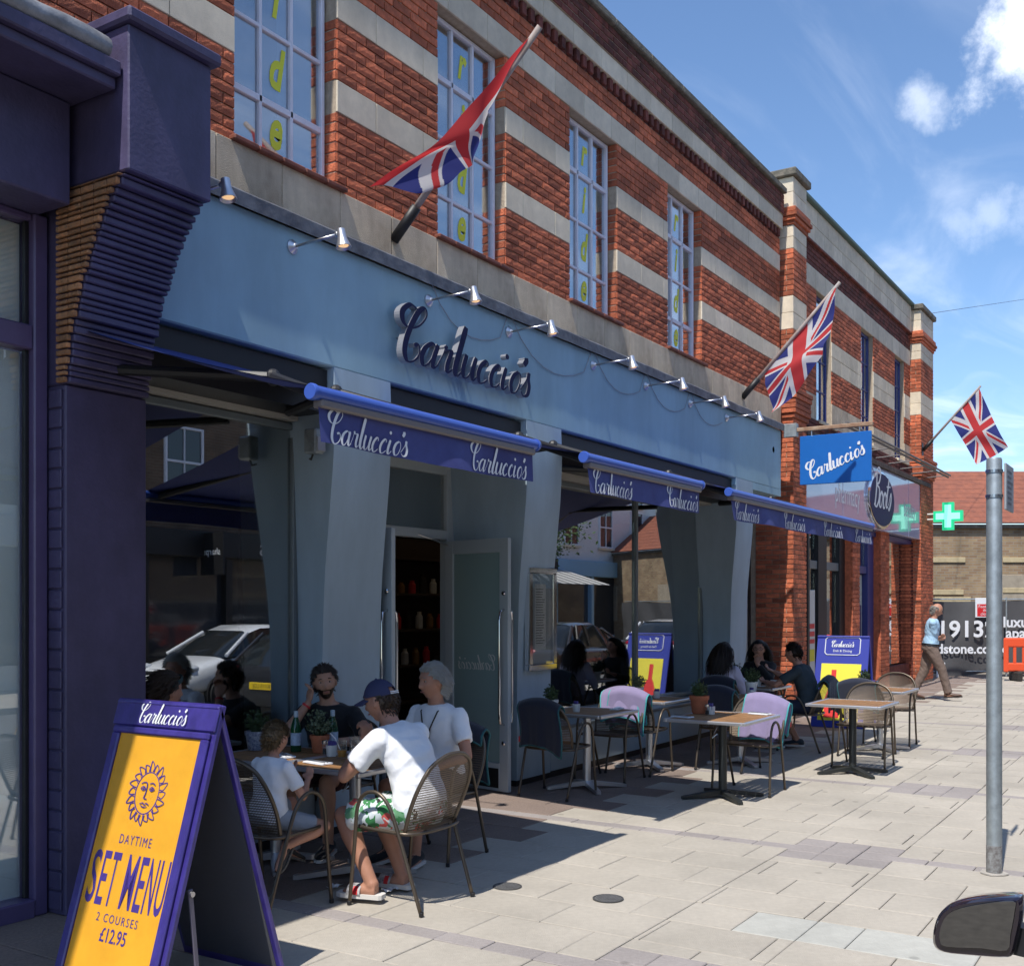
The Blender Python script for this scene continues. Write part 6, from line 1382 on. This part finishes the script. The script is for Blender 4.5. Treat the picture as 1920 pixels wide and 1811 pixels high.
def person(lab, loc, hd, P):
    g = P.get; s = g('scale', 1.0); rnd = random.Random(g('seed', 1)); t = thing('person', lab, 'person', (loc[0], loc[1], .003), R(hd))
    hip = Vector(g('hip', (-.04, 0, .53))); lean = g('lean', .1); tw = g('twist', 0.0); sw = g('sw', 1.0)
    sd = Vector((math.sin(lean), 0, math.cos(lean))); fd = Vector((math.cos(lean), 0, -math.sin(lean))); cv = g('curve', .0)
    def sp(h, f=0.0, y=0.0, tws=1.0):
        h *= s; a = tw*min(1, max(0, h/(.45*s)))*tws; v = fd*(math.cos(a)*f*s-math.sin(a)*y*s)+Vector((0, 1, 0))*(math.sin(a)*f*s+math.cos(a)*y*s); return hip+sd*h-fd*cv*s*math.sin(PI*min(1, h/(.52*s)))+v
    tor = g('torso', [(-.085, .13, .10), (-.05, .165, .125), (.03, .172, .128), (.12, .158, .116), (.2, .153, .108), (.28, .164, .113), (.36, .176, .112), (.42, .18, .10), (.465, .160, .082), (.50, .10, .06), (.53, .058, .052)])
    def ring(h, w_, d_, n=22, grow=0.0): return [sp(h, math.sin(2*PI*k/n)*(d_+grow/s), math.cos(2*PI*k/n)*(w_*sw+grow/s)) for k in range(n)]
    body = MB(); body.loft([ring(h, w_, d_, grow=-.012) for h, w_, d_ in tor])
    SH = {q: sp(.425, -.005, q*.175*sw) for q in (1, -1)}
    for q in (1, -1): body.ell(SH[q], (.048*s, .048*s, .048*s))
    neck = sp(.49, 0); HC = neck+Vector(g('headoff', (.045, 0, .165)))*s
    hs = g('hs', 1.0)*(s if s > .9 else s*1.22)
    HM = Matrix.Translation(HC) @ Matrix.Rotation(g('yaw', 0.0), 4, 'Z') @ Matrix.Rotation(g('pitch', 0.0), 4, 'Y') @ Matrix.Rotation(g('roll', 0.0), 4, 'X') @ Matrix.Scale(hs, 4)
    body.tube([neck-sd*.03*s, neck+(HC-neck)*.3, HM @ Vector((-.018, 0, -.045))], [.062*s*g('nk', 1), .054*s*g('nk', 1), .052*s*g('nk', 1)], 16)
    add_head(body, HM)
    EL = {}; WR = {}
    for q, key in ((1, 'L'), (-1, 'R')):
        e, w_ = ik(SH[q], g('wr'+key), .29*s, .255*s, g('el'+key, (-.3, q*.6, -1))); EL[q] = e; WR[q] = w_; am = g('arm', 1.0)
        body.tube([SH[q], SH[q].lerp(e, .35), SH[q].lerp(e, .75), e], [.047*s*am, .049*s*am, .042*s*am, .037*s*am], 14); body.ell(e, (.037*s*am,)*3, nu=12, nv=8)
        body.tube([e, e.lerp(w_, .25), e.lerp(w_, .7), w_+(w_-e).normalized()*.012], [.037*s*am, .041*s*am, .031*s*am, .026*s], 14)
        add_hand(body, w_, g('hd'+key, w_-e), g('hu'+key, (0, 0, 1)), s, g('cu'+key, .35), q)
    KN = {}; AN = {}
    for q, key in ((1, 'L'), (-1, 'R')):
        hj = hip+Vector((0, q*.092*s, -.01)); k, a = ik(hj, g('an'+key), .43*s, .42*s, g('kn'+key, (1, q*.12, .5))); KN[q] = k; AN[q] = a; lg = g('leg', 1.0)
        body.tube([hj, hj.lerp(k, .3), hj.lerp(k, .75), k], [.085*s*lg, .083*s*lg, .064*s*lg, .056*s*lg], 16); body.ell(k, (.057*s*lg,)*3, nu=14, nv=10)
        body.tube([k, k.lerp(a, .28), k.lerp(a, .65), a], [.055*s*lg, .06*s*lg, .043*s*lg, .036*s*lg], 16)
        ft = Vector(g('ft'+key, (1, q*.15, -.05))).normalized(); heel = a+Vector((0, 0, -.035*s))-ft*.03*s
        body.tube([heel, heel+ft*.07*s+Vector((0, 0, .006)), heel+ft*.15*s-Vector((0, 0, .012*s)), heel+ft*.205*s-Vector((0, 0, .02*s))], [.036*s, .04*s, .036*s, .024*s], 12); body.ell(a, (.04*s,)*3, nu=12, nv=8)
    bo = body.build('body', skin(g('skin', (.52, .28, .19)), g('skn', 'skin_tan')), t); remesh(bo, g('vox', .0075), 2)
    # clothes
    if g('shirt') is not None:
        m = g('shirt'); top = g('neckline', .505); sh_ = MB(); sh_.loft([ring(h, w_, d_, grow=.010+.006*(h < .15)) for h, w_, d_ in tor if h >= g('hem', -.09) and h < top]+[ring(top, .088, .062, grow=.008)])
        for q in (1, -1):
            e = EL[q]; sl = g('sleeve', .62); sh_.ell(SH[q], (.066*s,)*3)
            if sl <= 1: sh_.tube([SH[q].lerp(sp(.42), .3), SH[q], SH[q].lerp(e, sl*.6), SH[q].lerp(e, sl)], [.068*s, .066*s, .065*s*g('slw', 1), .066*s*g('slw', 1)], 18)
            else:
                w_ = WR[q]; sh_.tube([SH[q].lerp(sp(.42), .3), SH[q], SH[q].lerp(e, .6), e], [.068*s, .066*s, .062*s, .056*s], 18); sh_.ell(e, (.055*s,)*3); sh_.tube([e, e.lerp(w_, .5), e.lerp(w_, sl-1)], [.055*s, .049*s, .045*s], 16)
        o = sh_.build('shirt', m, t); remesh(o, .011, 3); o['wr'] = g('wrinkle', .010); bo['x'] = 0
    if g('bottom') is not None:
        b = MB(); b.loft([ring(h, w_, d_, grow=.016) for h, w_, d_ in tor if h < .10]); ln = g('blen', .75)
        for q in (1, -1):
            hj = hip+Vector((0, q*.092*s, -.01)); k = KN[q]; a = AN[q]; lg = g('leg', 1.0)
            if ln <= 1: b.tube([hj-(k-hj).normalized()*.05*s, hj, hj.lerp(k, ln*.6), hj.lerp(k, ln)], [.098*s*lg, .10*s*lg, .094*s*lg, .088*s*lg*g('flare', 1)], 18)
            else: b.tube([hj, hj.lerp(k, .4), hj.lerp(k, .8), k], [.10*s*lg, .096*s*lg, .08*s*lg, .074*s*lg], 18); b.ell(k, (.073*s*lg,)*3); b.tube([k, k.lerp(a, .5), k.lerp(a, ln-1)], [.073*s*lg, .066*s*lg, .062*s*lg], 16)
        o = b.build('trousers' if ln > 1 else 'shorts', g('bottom'), t); remesh(o, .011, 3); o['wr'] = .011
    if g('belt') is not None: MB().loft([ring(h, w_+.003, d_+.003, grow=.022) for h, w_, d_ in ((.035, .172, .128), (.065, .168, .125))], cap=False).build('belt', g('belt'), t, smooth=True)
    if g('shoe') is not None:
        for q, key in ((1, 'L'), (-1, 'R')):
            a = AN[q]; ft = Vector(g('ft'+key, (1, q*.15, -.05))).normalized(); sd2 = Vector((0, 0, 1)).cross(ft).normalized(); up2 = ft.cross(sd2).normalized(); Mx = Matrix((ft, sd2, up2)).transposed().to_4x4(); Mx.translation = a-up2*.07*s
            st_ = [(-.075, .030, .055), (-.06, .038, .075), (0, .040, .082), (.05, .042, .066), (.10, .046, .052), (.155, .046, .044), (.195, .036, .036), (.21, .02, .026)]
            up_ = MB()
            up_.loft([[Mx @ Vector((x*s, math.cos(2*PI*k/14)*w_*s, (h/2+.012+h/2*math.sin(2*PI*k/14))*s)) for k in range(14)] for x, w_, h in st_]); so_ = up_.build('shoe', g('shoe'), t, smooth=True)
            sl_ = MB(); pr = [(-.085, .026), (-.075, .04), (0, .043), (.1, .051), (.17, .049), (.21, .032), (.222, .012)]; ou = [(x, w_) for x, w_ in pr]+[(x, -w_) for x, w_ in pr[::-1]]
            sl_.poly([Mx @ Vector((x*s, y*s, -.003)) for x, y in ou], .02*s, up2); sl_.build('sole', g('sole', M_offwhite), so_)
    # face
    sx = HM.to_3x3()
    for q in (1, -1):
        MB().ell((.0, 0, 0), (.008, .0115, .0058), nu=12, nv=8).build('eye', mat('eye_white', (.30, .26, .24), .3), t).matrix_local = HM @ Matrix.Translation((.0745, q*.031, .0145)); 
        MB().ell((.0, 0, 0), (.004, .0055, .0055), nu=10, nv=6).build('iris', mat('brown_iris', (.03, .018, .01), .2), t).matrix_local = HM @ Matrix.Translation((.0795, q*.031, .0145))
        bw = MB().tube([HM @ Vector(p) for p in ((.083, q*.014, .034), (.0845, q*.028, .040), (.076, q*.046, .036))], [.0035*hs, .004*hs, .002*hs], 6); bw.build('eyebrow', g('brow', g('hairm')), t)
    MB().tube([HM @ Vector(p) for p in ((.082, -.022, -.060), (.0925, -.008, -.0575), (.0935, 0, -.0585), (.0925, .008, -.0575), (.082, .022, -.060))], [.002*hs, .0042*hs, .0046*hs, .0042*hs, .002*hs], 7).build('lips', mat('lip_rose', (.36, .13, .11), .45), t, smooth=True)
    st_ = g('hair')
    if st_:
        hb = MB(); kind, N_ = st_[0], st_[1]
        def scalp(p, th, ph):
            front = p.x > 0
            hl = .072 if front and abs(p.y) < .05 else (.045 if p.x > .02 else (.0 if p.x > -.025 else -.075))
            if front and abs(p.y) >= .05: hl = .02 if p.x < .035 else .05
            return p.z > hl
        def fringe(p, th, ph): return p.x < .02 and -.075 < p.z < .05-.5*max(0, p.x) and (p.x < -.03 or abs(p.y) > .05) and not (p.x > -.02 and p.z < -.005)
        def under(p, th, ph): return p.x < .0 and -.07 < p.z < .03 and not (p.x > -.025 and p.z < .0)
        ins = {'fringe': fringe, 'under': under}.get(kind, scalp)
        if kind == 'short': hair_cap(hb, HM, ins, 1.035, rough=.03); strands(hb, HM, ins, N_, lambda p, a: .03+.012*(p.z > .06), 0, .25, rnd, out=.006, back=.35, seg=3)
        elif kind == 'full': hair_cap(hb, HM, ins, 1.07, rough=.07); strands(hb, HM, ins, N_, lambda p, a: .06, 0, .30, rnd, out=.014, wave=.28, back=.6, seg=4, wid=.0055)
        elif kind == 'long': hair_cap(hb, HM, ins, 1.06, rough=.04); strands(hb, HM, ins, N_, lambda p, a: .34 if p.x < .03 else .26, 0, .55, rnd, out=.008, wave=.06, seg=7, back=.7, wid=.0065, side=1.5)
        elif kind == 'bun': hair_cap(hb, HM, ins, 1.05, rough=.03); strands(hb, HM, ins, N_, lambda p, a: .10, 0, .12, rnd, out=.010, wave=.05, back=1.2); hb.ell(HM @ Vector((-.12, 0, .0)), (.045, .05, .05), nu=14, nv=10); 
        else: hair_cap(hb, HM, ins, 1.035, rough=.03); strands(hb, HM, ins, N_, lambda p, a: .025, 0, .3, rnd, out=.005)
        hb.build('hair', g('hairm'), t, smooth=True)
    if g('beard'):
        bb = MB(); ins = lambda p, th, ph: p.x > .0 and (p.z < -.035-.25*max(0, .05-abs(p.y)) or (abs(p.y) > .058 and p.z < -.0 and .005 < p.x < .032)) and not (abs(p.y) < .023 and -.07 < p.z < -.05) and p.z > -.112
        mu = lambda p, th, ph: p.x > .05 and abs(p.y) < .03 and -.051 < p.z < -.041
        hair_cap(bb, HM, lambda p, th, ph: ins(p, th, ph) or mu(p, th, ph), 1.045); bb.build('beard', g('hairm'), t, smooth=True)
    if g('glasses'):
        gl_ = MB()
        for q in (1, -1): gl_.tube([HM @ Vector((.098, q*.033+.024*math.cos(a), .012+.019*math.sin(a))) for a in [2*PI*k/14 for k in range(15)]], .0024, 6, cap=False); gl_.tube([HM @ Vector((.096, q*.057, .014)), HM @ Vector((.0, q*.08, .012))], .0022, 6)
        gl_.build('glasses', M_black, t)
    if g('cap'):
        cm = g('cap'); cp = MB(); hair_cap(cp, HM, lambda p, th, ph: p.z > .028+.35*p.x*.2 and not (p.x < -.045 and p.z < .062 and abs(p.y) < .032), 1.10); co = cp.build('cap', cm, t, smooth=True); sm_ = co.modifiers.new('t', 'SOLIDIFY'); sm_.thickness = .004
        br = MB(); rows = []
        for i in range(7):
            rr = []
            for j in range(15):
                a = -1.15+2.3*j/14; k = i/6; rr.append(HM @ Vector((.088*math.cos(a)+.085*k*math.cos(a)**.6 if True else 0, .083*math.sin(a)*(1-.08*k), .04-.022*k-.045*(math.sin(a)**2)*.6)))
            rows.append(rr)
        br.loft(rows, cap=False, closed=False); b_ = br.build('peak', cm, co, smooth=True); sm_ = b_.modifiers.new('t', 'SOLIDIFY'); sm_.thickness = .005
        for zz in (.030, .040): MB().tube([HM @ Vector((-.104+.35*y*y*10*.01, y, zz)) for y in (-.042, -.02, 0, .02, .042)], .0038, 6).build('strap', M_white, co)
        MB().ell((0, 0, 0), (.008, .008, .006), nu=8, nv=6).build('button', cm, co).matrix_local = HM @ Matrix.Translation((-.0, 0, .132))
    if g('band'): 
        MB().loft([[HM @ (Vector((.101*math.cos(a)*k-.004, .083*math.sin(a)*k, z+.05*math.cos(a)))) for a in [2*PI*j/30 for j in range(30)]] for z, k in ((.028, 1.05), (.043, 1.06), (.058, 1.0))], cap=False).build('headband', g('band'), t, smooth=True)
    if g('lanyard'): MB().tube([sp(.50, -.06, .03), sp(.505, -.02, .075), sp(.47, .09, .07), sp(.36, .135, .03), sp(.22, .135, .0)], .005, 6).tube([sp(.50, -.06, -.03), sp(.505, -.02, -.075), sp(.47, .09, -.07), sp(.36, .135, -.03), sp(.22, .135, 0)], .005, 6).build('lanyard', M_black, t)
    if g('wristband'): w_ = WR[g('wristband')]; e = EL[g('wristband')]; dd = (w_-e).normalized(); MB().tube([w_-dd*.03, w_-dd*.015], [.033*s, .0325*s], 14, cap=False).build('wristband', M_red, t)
    return t, HM
M_tee = mat('white_cotton', (.80, .82, .86), .85, var=.05, vscale=5, bump=.15, bscale=25, sheen=.2); M_blacktee = mat('black_cotton', (.010, .010, .013), .9, sheen=.1); M_greytee = mat('slate_cotton', (.035, .05, .06), .9, var=.15)
M_lil = mat('pale_lilac_cotton', (.55, .52, .66), .85, var=.06); M_polo = mat('sky_blue_polo', (.36, .55, .74), .8, var=.05, bump=.1, bscale=30); M_brown = mat('taupe_trouser', (.16, .115, .095), .85, var=.12, vscale=6)
def floral():
    m = mat('floral_cotton', (.6, .65, .65), .85); t_ = m.node_tree; n = t_.nodes; l = t_.links; co = n.new('ShaderNodeTexCoord'); nz = n.new('ShaderNodeTexNoise'); nz.inputs['Scale'].default_value = 16; l.new(co.outputs['Object'], nz.inputs[0])
    mx = n.new('ShaderNodeMix'); mx.data_type = 'VECTOR'; mx.inputs[0].default_value = .12; l.new(co.outputs['Object'], mx.inputs[4]); l.new(nz.outputs['Color'], mx.inputs[5])
    vo = n.new('ShaderNodeTexVoronoi'); vo.inputs['Scale'].default_value = 24; l.new(mx.outputs[1], vo.inputs['Vector']); sp_ = n.new('ShaderNodeSeparateColor'); l.new(vo.outputs['Color'], sp_.inputs[0]); r_ = n.new('ShaderNodeValToRGB'); l.new(sp_.outputs[0], r_.inputs[0]); r_.color_ramp.interpolation = 'CONSTANT'; e = r_.color_ramp.elements; e[0].position = 0; e[0].color = (.55, .62, .66, 1); e[1].position = .38; e[1].color = (.04, .20, .07, 1)
    for p, c in ((.58, (.12, .30, .16, 1)), (.70, (.62, .10, .09, 1)), (.80, (.65, .66, .66, 1)), (.93, (.02, .02, .02, 1))): q = e.new(p); q.color = c
    l.new(r_.outputs[0], n['Principled BSDF'].inputs['Base Color']); return m
H_dark = mat('dark_brown_hair', (.022, .013, .009), .5, spec=.4); H_brown = mat('brown_hair', (.055, .033, .02), .5); H_fair = mat('fair_brown_hair', (.17, .115, .06), .55); H_grey = mat('silver_grey_hair', (.30, .285, .26), .5); H_blackh = mat('black_hair', (.012, .009, .008), .45, spec=.4); H_greyd = mat('greying_hair', (.22, .20, .18), .6)
S1 = dict(skin=(.50, .26, .18), skn='skin_fair'); S2 = dict(skin=(.42, .21, .14), skn='skin_tanned'); S3 = dict(skin=(.46, .25, .17), skn='skin_olive')
# man in the cap, leaning on the table
capman, _ = person('man in a navy cap and flowered shorts hunched over the table', (5.10, -1.58), 90, dict(S2, seed=3, scale=1.03, lean=.44, curve=.05, hip=(-.05, 0, .54), headoff=(.085, 0, .145), pitch=.24, yaw=.15, wrL=(.44, .06, .775), elL=(-.2, 1, -.6), hdL=(.3, -1, 0), huL=(0, 0, 1), cuL=.25, wrR=(.40, -.05, .90), elR=(.3, -.9, -.6), hdR=(-.05, .15, 1), huR=(1, 0, .1), cuR=.8,
   anL=(.17, .17, .105), anR=(.20, -.15, .085), ftL=(1, .25, -.05), ftR=(1, .1, -.05), shirt=M_tee, sleeve=.66, slw=1.05, bottom=floral(), blen=.86, flare=1.12, hair=('under', 260), hairm=H_brown, cap=mat('navy_cap', (.035, .04, .10), .85), sw=1.04, wrinkle=.011))
for q, (x, y, dx) in enumerate(((.17, .17, .25), (.20, -.15, .1))):
    Mx = Matrix.Translation((x, y, .0)) @ Matrix.Rotation(math.atan2(dx, 1), 4, 'Z'); pr = [(-.075, .03), (-.06, .044), (.03, .044), (.12, .053), (.18, .05), (.215, .03)]; ou = pr+[(a, -b) for a, b in pr[::-1]]; z0 = .012 if q else .026
    MB().poly([Mx @ Vector((a, b, z0)) for a, b in ou], .026, 2).build('sandal_sole', M_offwhite, capman); MB().loft([[Mx @ Vector((xx, .054*math.cos(a), z0+.024+.055*math.sin(a))) for a in [PI*k/10 for k in range(11)]] for xx in (.055, .085, .115, .14)], cap=False, closed=False).build('sandal_strap', mat('striped_strap', (.6, .58, .56), .7, c2=(.08, .08, .1), vscale=30), capman, smooth=True); MB().loft([[Mx @ Vector((xx, .0545*math.cos(a), z0+.0245+.0555*math.sin(a))) for a in [PI*k/10 for k in range(4)]] for xx in (.07, .10)], cap=False, closed=False).build('strap_badge', M_red, capman)
person('small fair haired boy in a white shirt with his back turned', (4.55, -.94), 0, dict(S1, seed=4, scale=.66, hip=(.02, 0, .515), lean=.12, headoff=(.03, 0, .17), pitch=.22, yaw=.1, wrL=(.26, .10, .72), wrR=(.24, -.10, .70), anL=(.28, .08, .26), anR=(-.02, -.17, .36), knR=(1, -.6, -.1), ftR=(-.75, -.15, -.75), ftL=(1, 0, -.4), shirt=M_tee, sleeve=.7, hem=-.09, bottom=mat('grey_short', (.30, .33, .38), .85), blen=.8, shoe=mat('dark_trainer', (.03, .03, .03), .7), sole=mat('patterned_sole', (.16, .16, .15), .6, c2=(.03, .03, .03), vscale=70), hair=('short', 700), hairm=H_fair, nk=.85, vox=.006))
person('bearded man in a black shirt resting his cheek on his hand', (5.98, -.16), 196, dict(S3, seed=5, lean=.22, hip=(-.05, 0, .53), yaw=.52, pitch=.05, roll=.12, headoff=(.05, .0, .165), wrR=(.215, -.075, 1.035), elR=(.5, -.6, -1), hdR=(-.1, .25, 1), huR=(.7, -.6, .1), cuR=.5, wrL=(.30, .16, .78), elL=(0, 1, -.4), hdL=(.6, -1, 0), anL=(.38, .16, .09), anR=(.34, -.16, .09), shirt=M_blacktee, sleeve=.62, bottom=mat('maroon_short', (.06, .025, .025), .85), blen=.78, shoe=M_blacktee, sole=M_offwhite, hair=('short', 800), hairm=H_dark, beard=True, wristband=-1, sw=1.08))
person('silver haired man in a white shirt with a black lanyard', (6.12, -1.0), 180, dict(S2, seed=6, lean=.10, hip=(-.05, 0, .54), yaw=-.38, pitch=.08, headoff=(.05, 0, .17), wrL=(.26, .16, .64), wrR=(.28, -.14, .66), elL=(-.4, .9, -.8), hdL=(.8, -.5, -.2), anL=(.40, .12, .09), anR=(.36, -.13, .09), shirt=M_tee, sleeve=.66, bottom=mat('navy_short', (.02, .025, .05), .85), blen=.85, shoe=M_blacktee, sole=M_offwhite, hair=('full', 900), hairm=H_grey, brow=H_greyd, lanyard=True))
person('woman with a teal headband sitting behind the sandwich board', (4.50, -.10), 0, dict(S1, seed=7, scale=.97, lean=.10, hip=(-.04, 0, .56), yaw=-.12, pitch=.0, wrL=(.32, .12, .78), wrR=(.33, -.1, .78), anL=(.38, .1, .09), anR=(.38, -.1, .09), shirt=mat('grey_blouse', (.28, .28, .33), .85), sleeve=.6, bottom=mat('blue_jean', (.05, .07, .12), .9), blen=1.9, shoe=M_blacktee, hair=('bun', 700), hairm=H_brown, band=mat('teal_headband', (.02, .05, .055), .8), sw=.9))
person('woman with long dark hair in a pale lilac top', (12.54, -.56), 0, dict(S1, seed=8, scale=.97, lean=.16, hip=(-.04, 0, .53), yaw=-.1, pitch=.1, wrL=(.32, .10, .78), wrR=(.30, -.12, .78), anL=(.42, .02, .12), anR=(.46, -.1, .28), knR=(1, 0, .8), ftR=(1, 0, -.5), shirt=M_lil, sleeve=1.8, bottom=mat('grey_skirt', (.20, .20, .25), .85), blen=.9, shoe=mat('tan_shoe', (.28, .18, .12), .6), hair=('long', 900), hairm=H_dark, sw=.92))
person('woman in glasses and a black cardigan with her hand at her chin', (13.78, -.60), 180, dict(S1, seed=9, scale=.97, lean=.14, hip=(-.04, 0, .53), yaw=.25, pitch=.02, wrL=(.26, .05, .98), elL=(.2, .7, -1), hdL=(-.3, -.2, 1), huL=(1, 0, 0), cuL=.6, wrR=(.36, -.16, .79), anL=(.38, .1, .09), anR=(.38, -.1, .09), shirt=M_blacktee, sleeve=1.85, bottom=mat('navy_short', (.02, .025, .05), .85), blen=1.9, shoe=M_blacktee, hair=('long', 900), hairm=H_blackh, glasses=True, sw=.92))
gw, gH = person('man in a dark grey shirt and shorts leaning across the cups', (12.98, -1.44), 90, dict(S2, seed=10, lean=.30, curve=.03, hip=(-.06, 0, .53), yaw=-.15, pitch=.1, headoff=(.07, 0, .155), wrL=(.45, .10, .80), wrR=(.48, -.30, .90), elR=(0, -.6, -1), elL=(-.2, 1, -.5), anL=(.30, .12, .09), anR=(.14, -.14, .09), shirt=M_greytee, sleeve=.72, bottom=mat('navy_short', (.02, .025, .05), .85), blen=.85, shoe=mat('slate_trainer', (.03, .04, .055), .7), sole=M_offwhite, hair=('short', 700), hairm=H_dark, sw=1.05))
person('balding man in a sky blue polo shirt walking past with folded arms', (21.15, -1.22), -78, dict(S2, seed=11, scale=1.05, lean=.10, curve=.0, hip=(0, 0, .97), headoff=(.055, 0, .16), pitch=.38, yaw=.1, wrL=(.20, -.12, 1.16), wrR=(.22, .13, 1.12), elL=(-.5, .6, -1), elR=(-.5, -.6, -1), hdL=(.1, -1, .1), hdR=(.1, 1, .1), anL=(-.30, .07, .12), anR=(.32, -.07, .10), knL=(1, 0, 0), knR=(1, 0, 0), ftL=(1, .1, -.25), ftR=(1, -.1, .08), shirt=M_polo, sleeve=.7, hem=.03, bottom=M_brown, blen=1.97, belt=M_black, shoe=mat('brown_leather_shoe', (.10, .05, .03), .45), sole=M_dark, hair=('fringe', 300), hairm=H_greyd, leg=1.08, sw=1.06))
# grow the figures into single surfaces
bpy.context.view_layer.update(); dg_ = bpy.context.evaluated_depsgraph_get()
new = [(o, bpy.data.meshes.new_from_object(o.evaluated_get(dg_))) for o in FIGS]
import numpy as np
for o, me in new:
    m = o.data.materials[0]; o.modifiers.clear(); o.data = me; me.materials.clear(); me.materials.append(m); me.shade_smooth()
    a = o.get('wr', 0)
    if a:
        n = len(me.vertices); co = np.empty(n*3, np.float32); no = np.empty(n*3, np.float32); me.vertices.foreach_get('co', co); me.vertex_normals.foreach_get('vector', no); co = co.reshape(-1, 3); no = no.reshape(-1, 3)
        q = float(sum(map(ord, o.parent['label'])) % 17); k = np.empty(n, np.float32)
        for i in range(n):
            x, y, z = co[i]; k[i] = mnoise.noise((x*9+q, y*9+3, z*16+5))*.5-abs(mnoise.noise((x*11+z*8+q, y*11-z*7, z*5+x*4)))*1.1-abs(mnoise.noise((x*24-z*10+q, y*22+z*9, z*13)))*.4+.35
        co += no*(k*a)[:, None]; me.vertices.foreach_set('co', co.ravel()); me.update()
    for key in ('wr', 'x'):
        if key in o: del o[key]
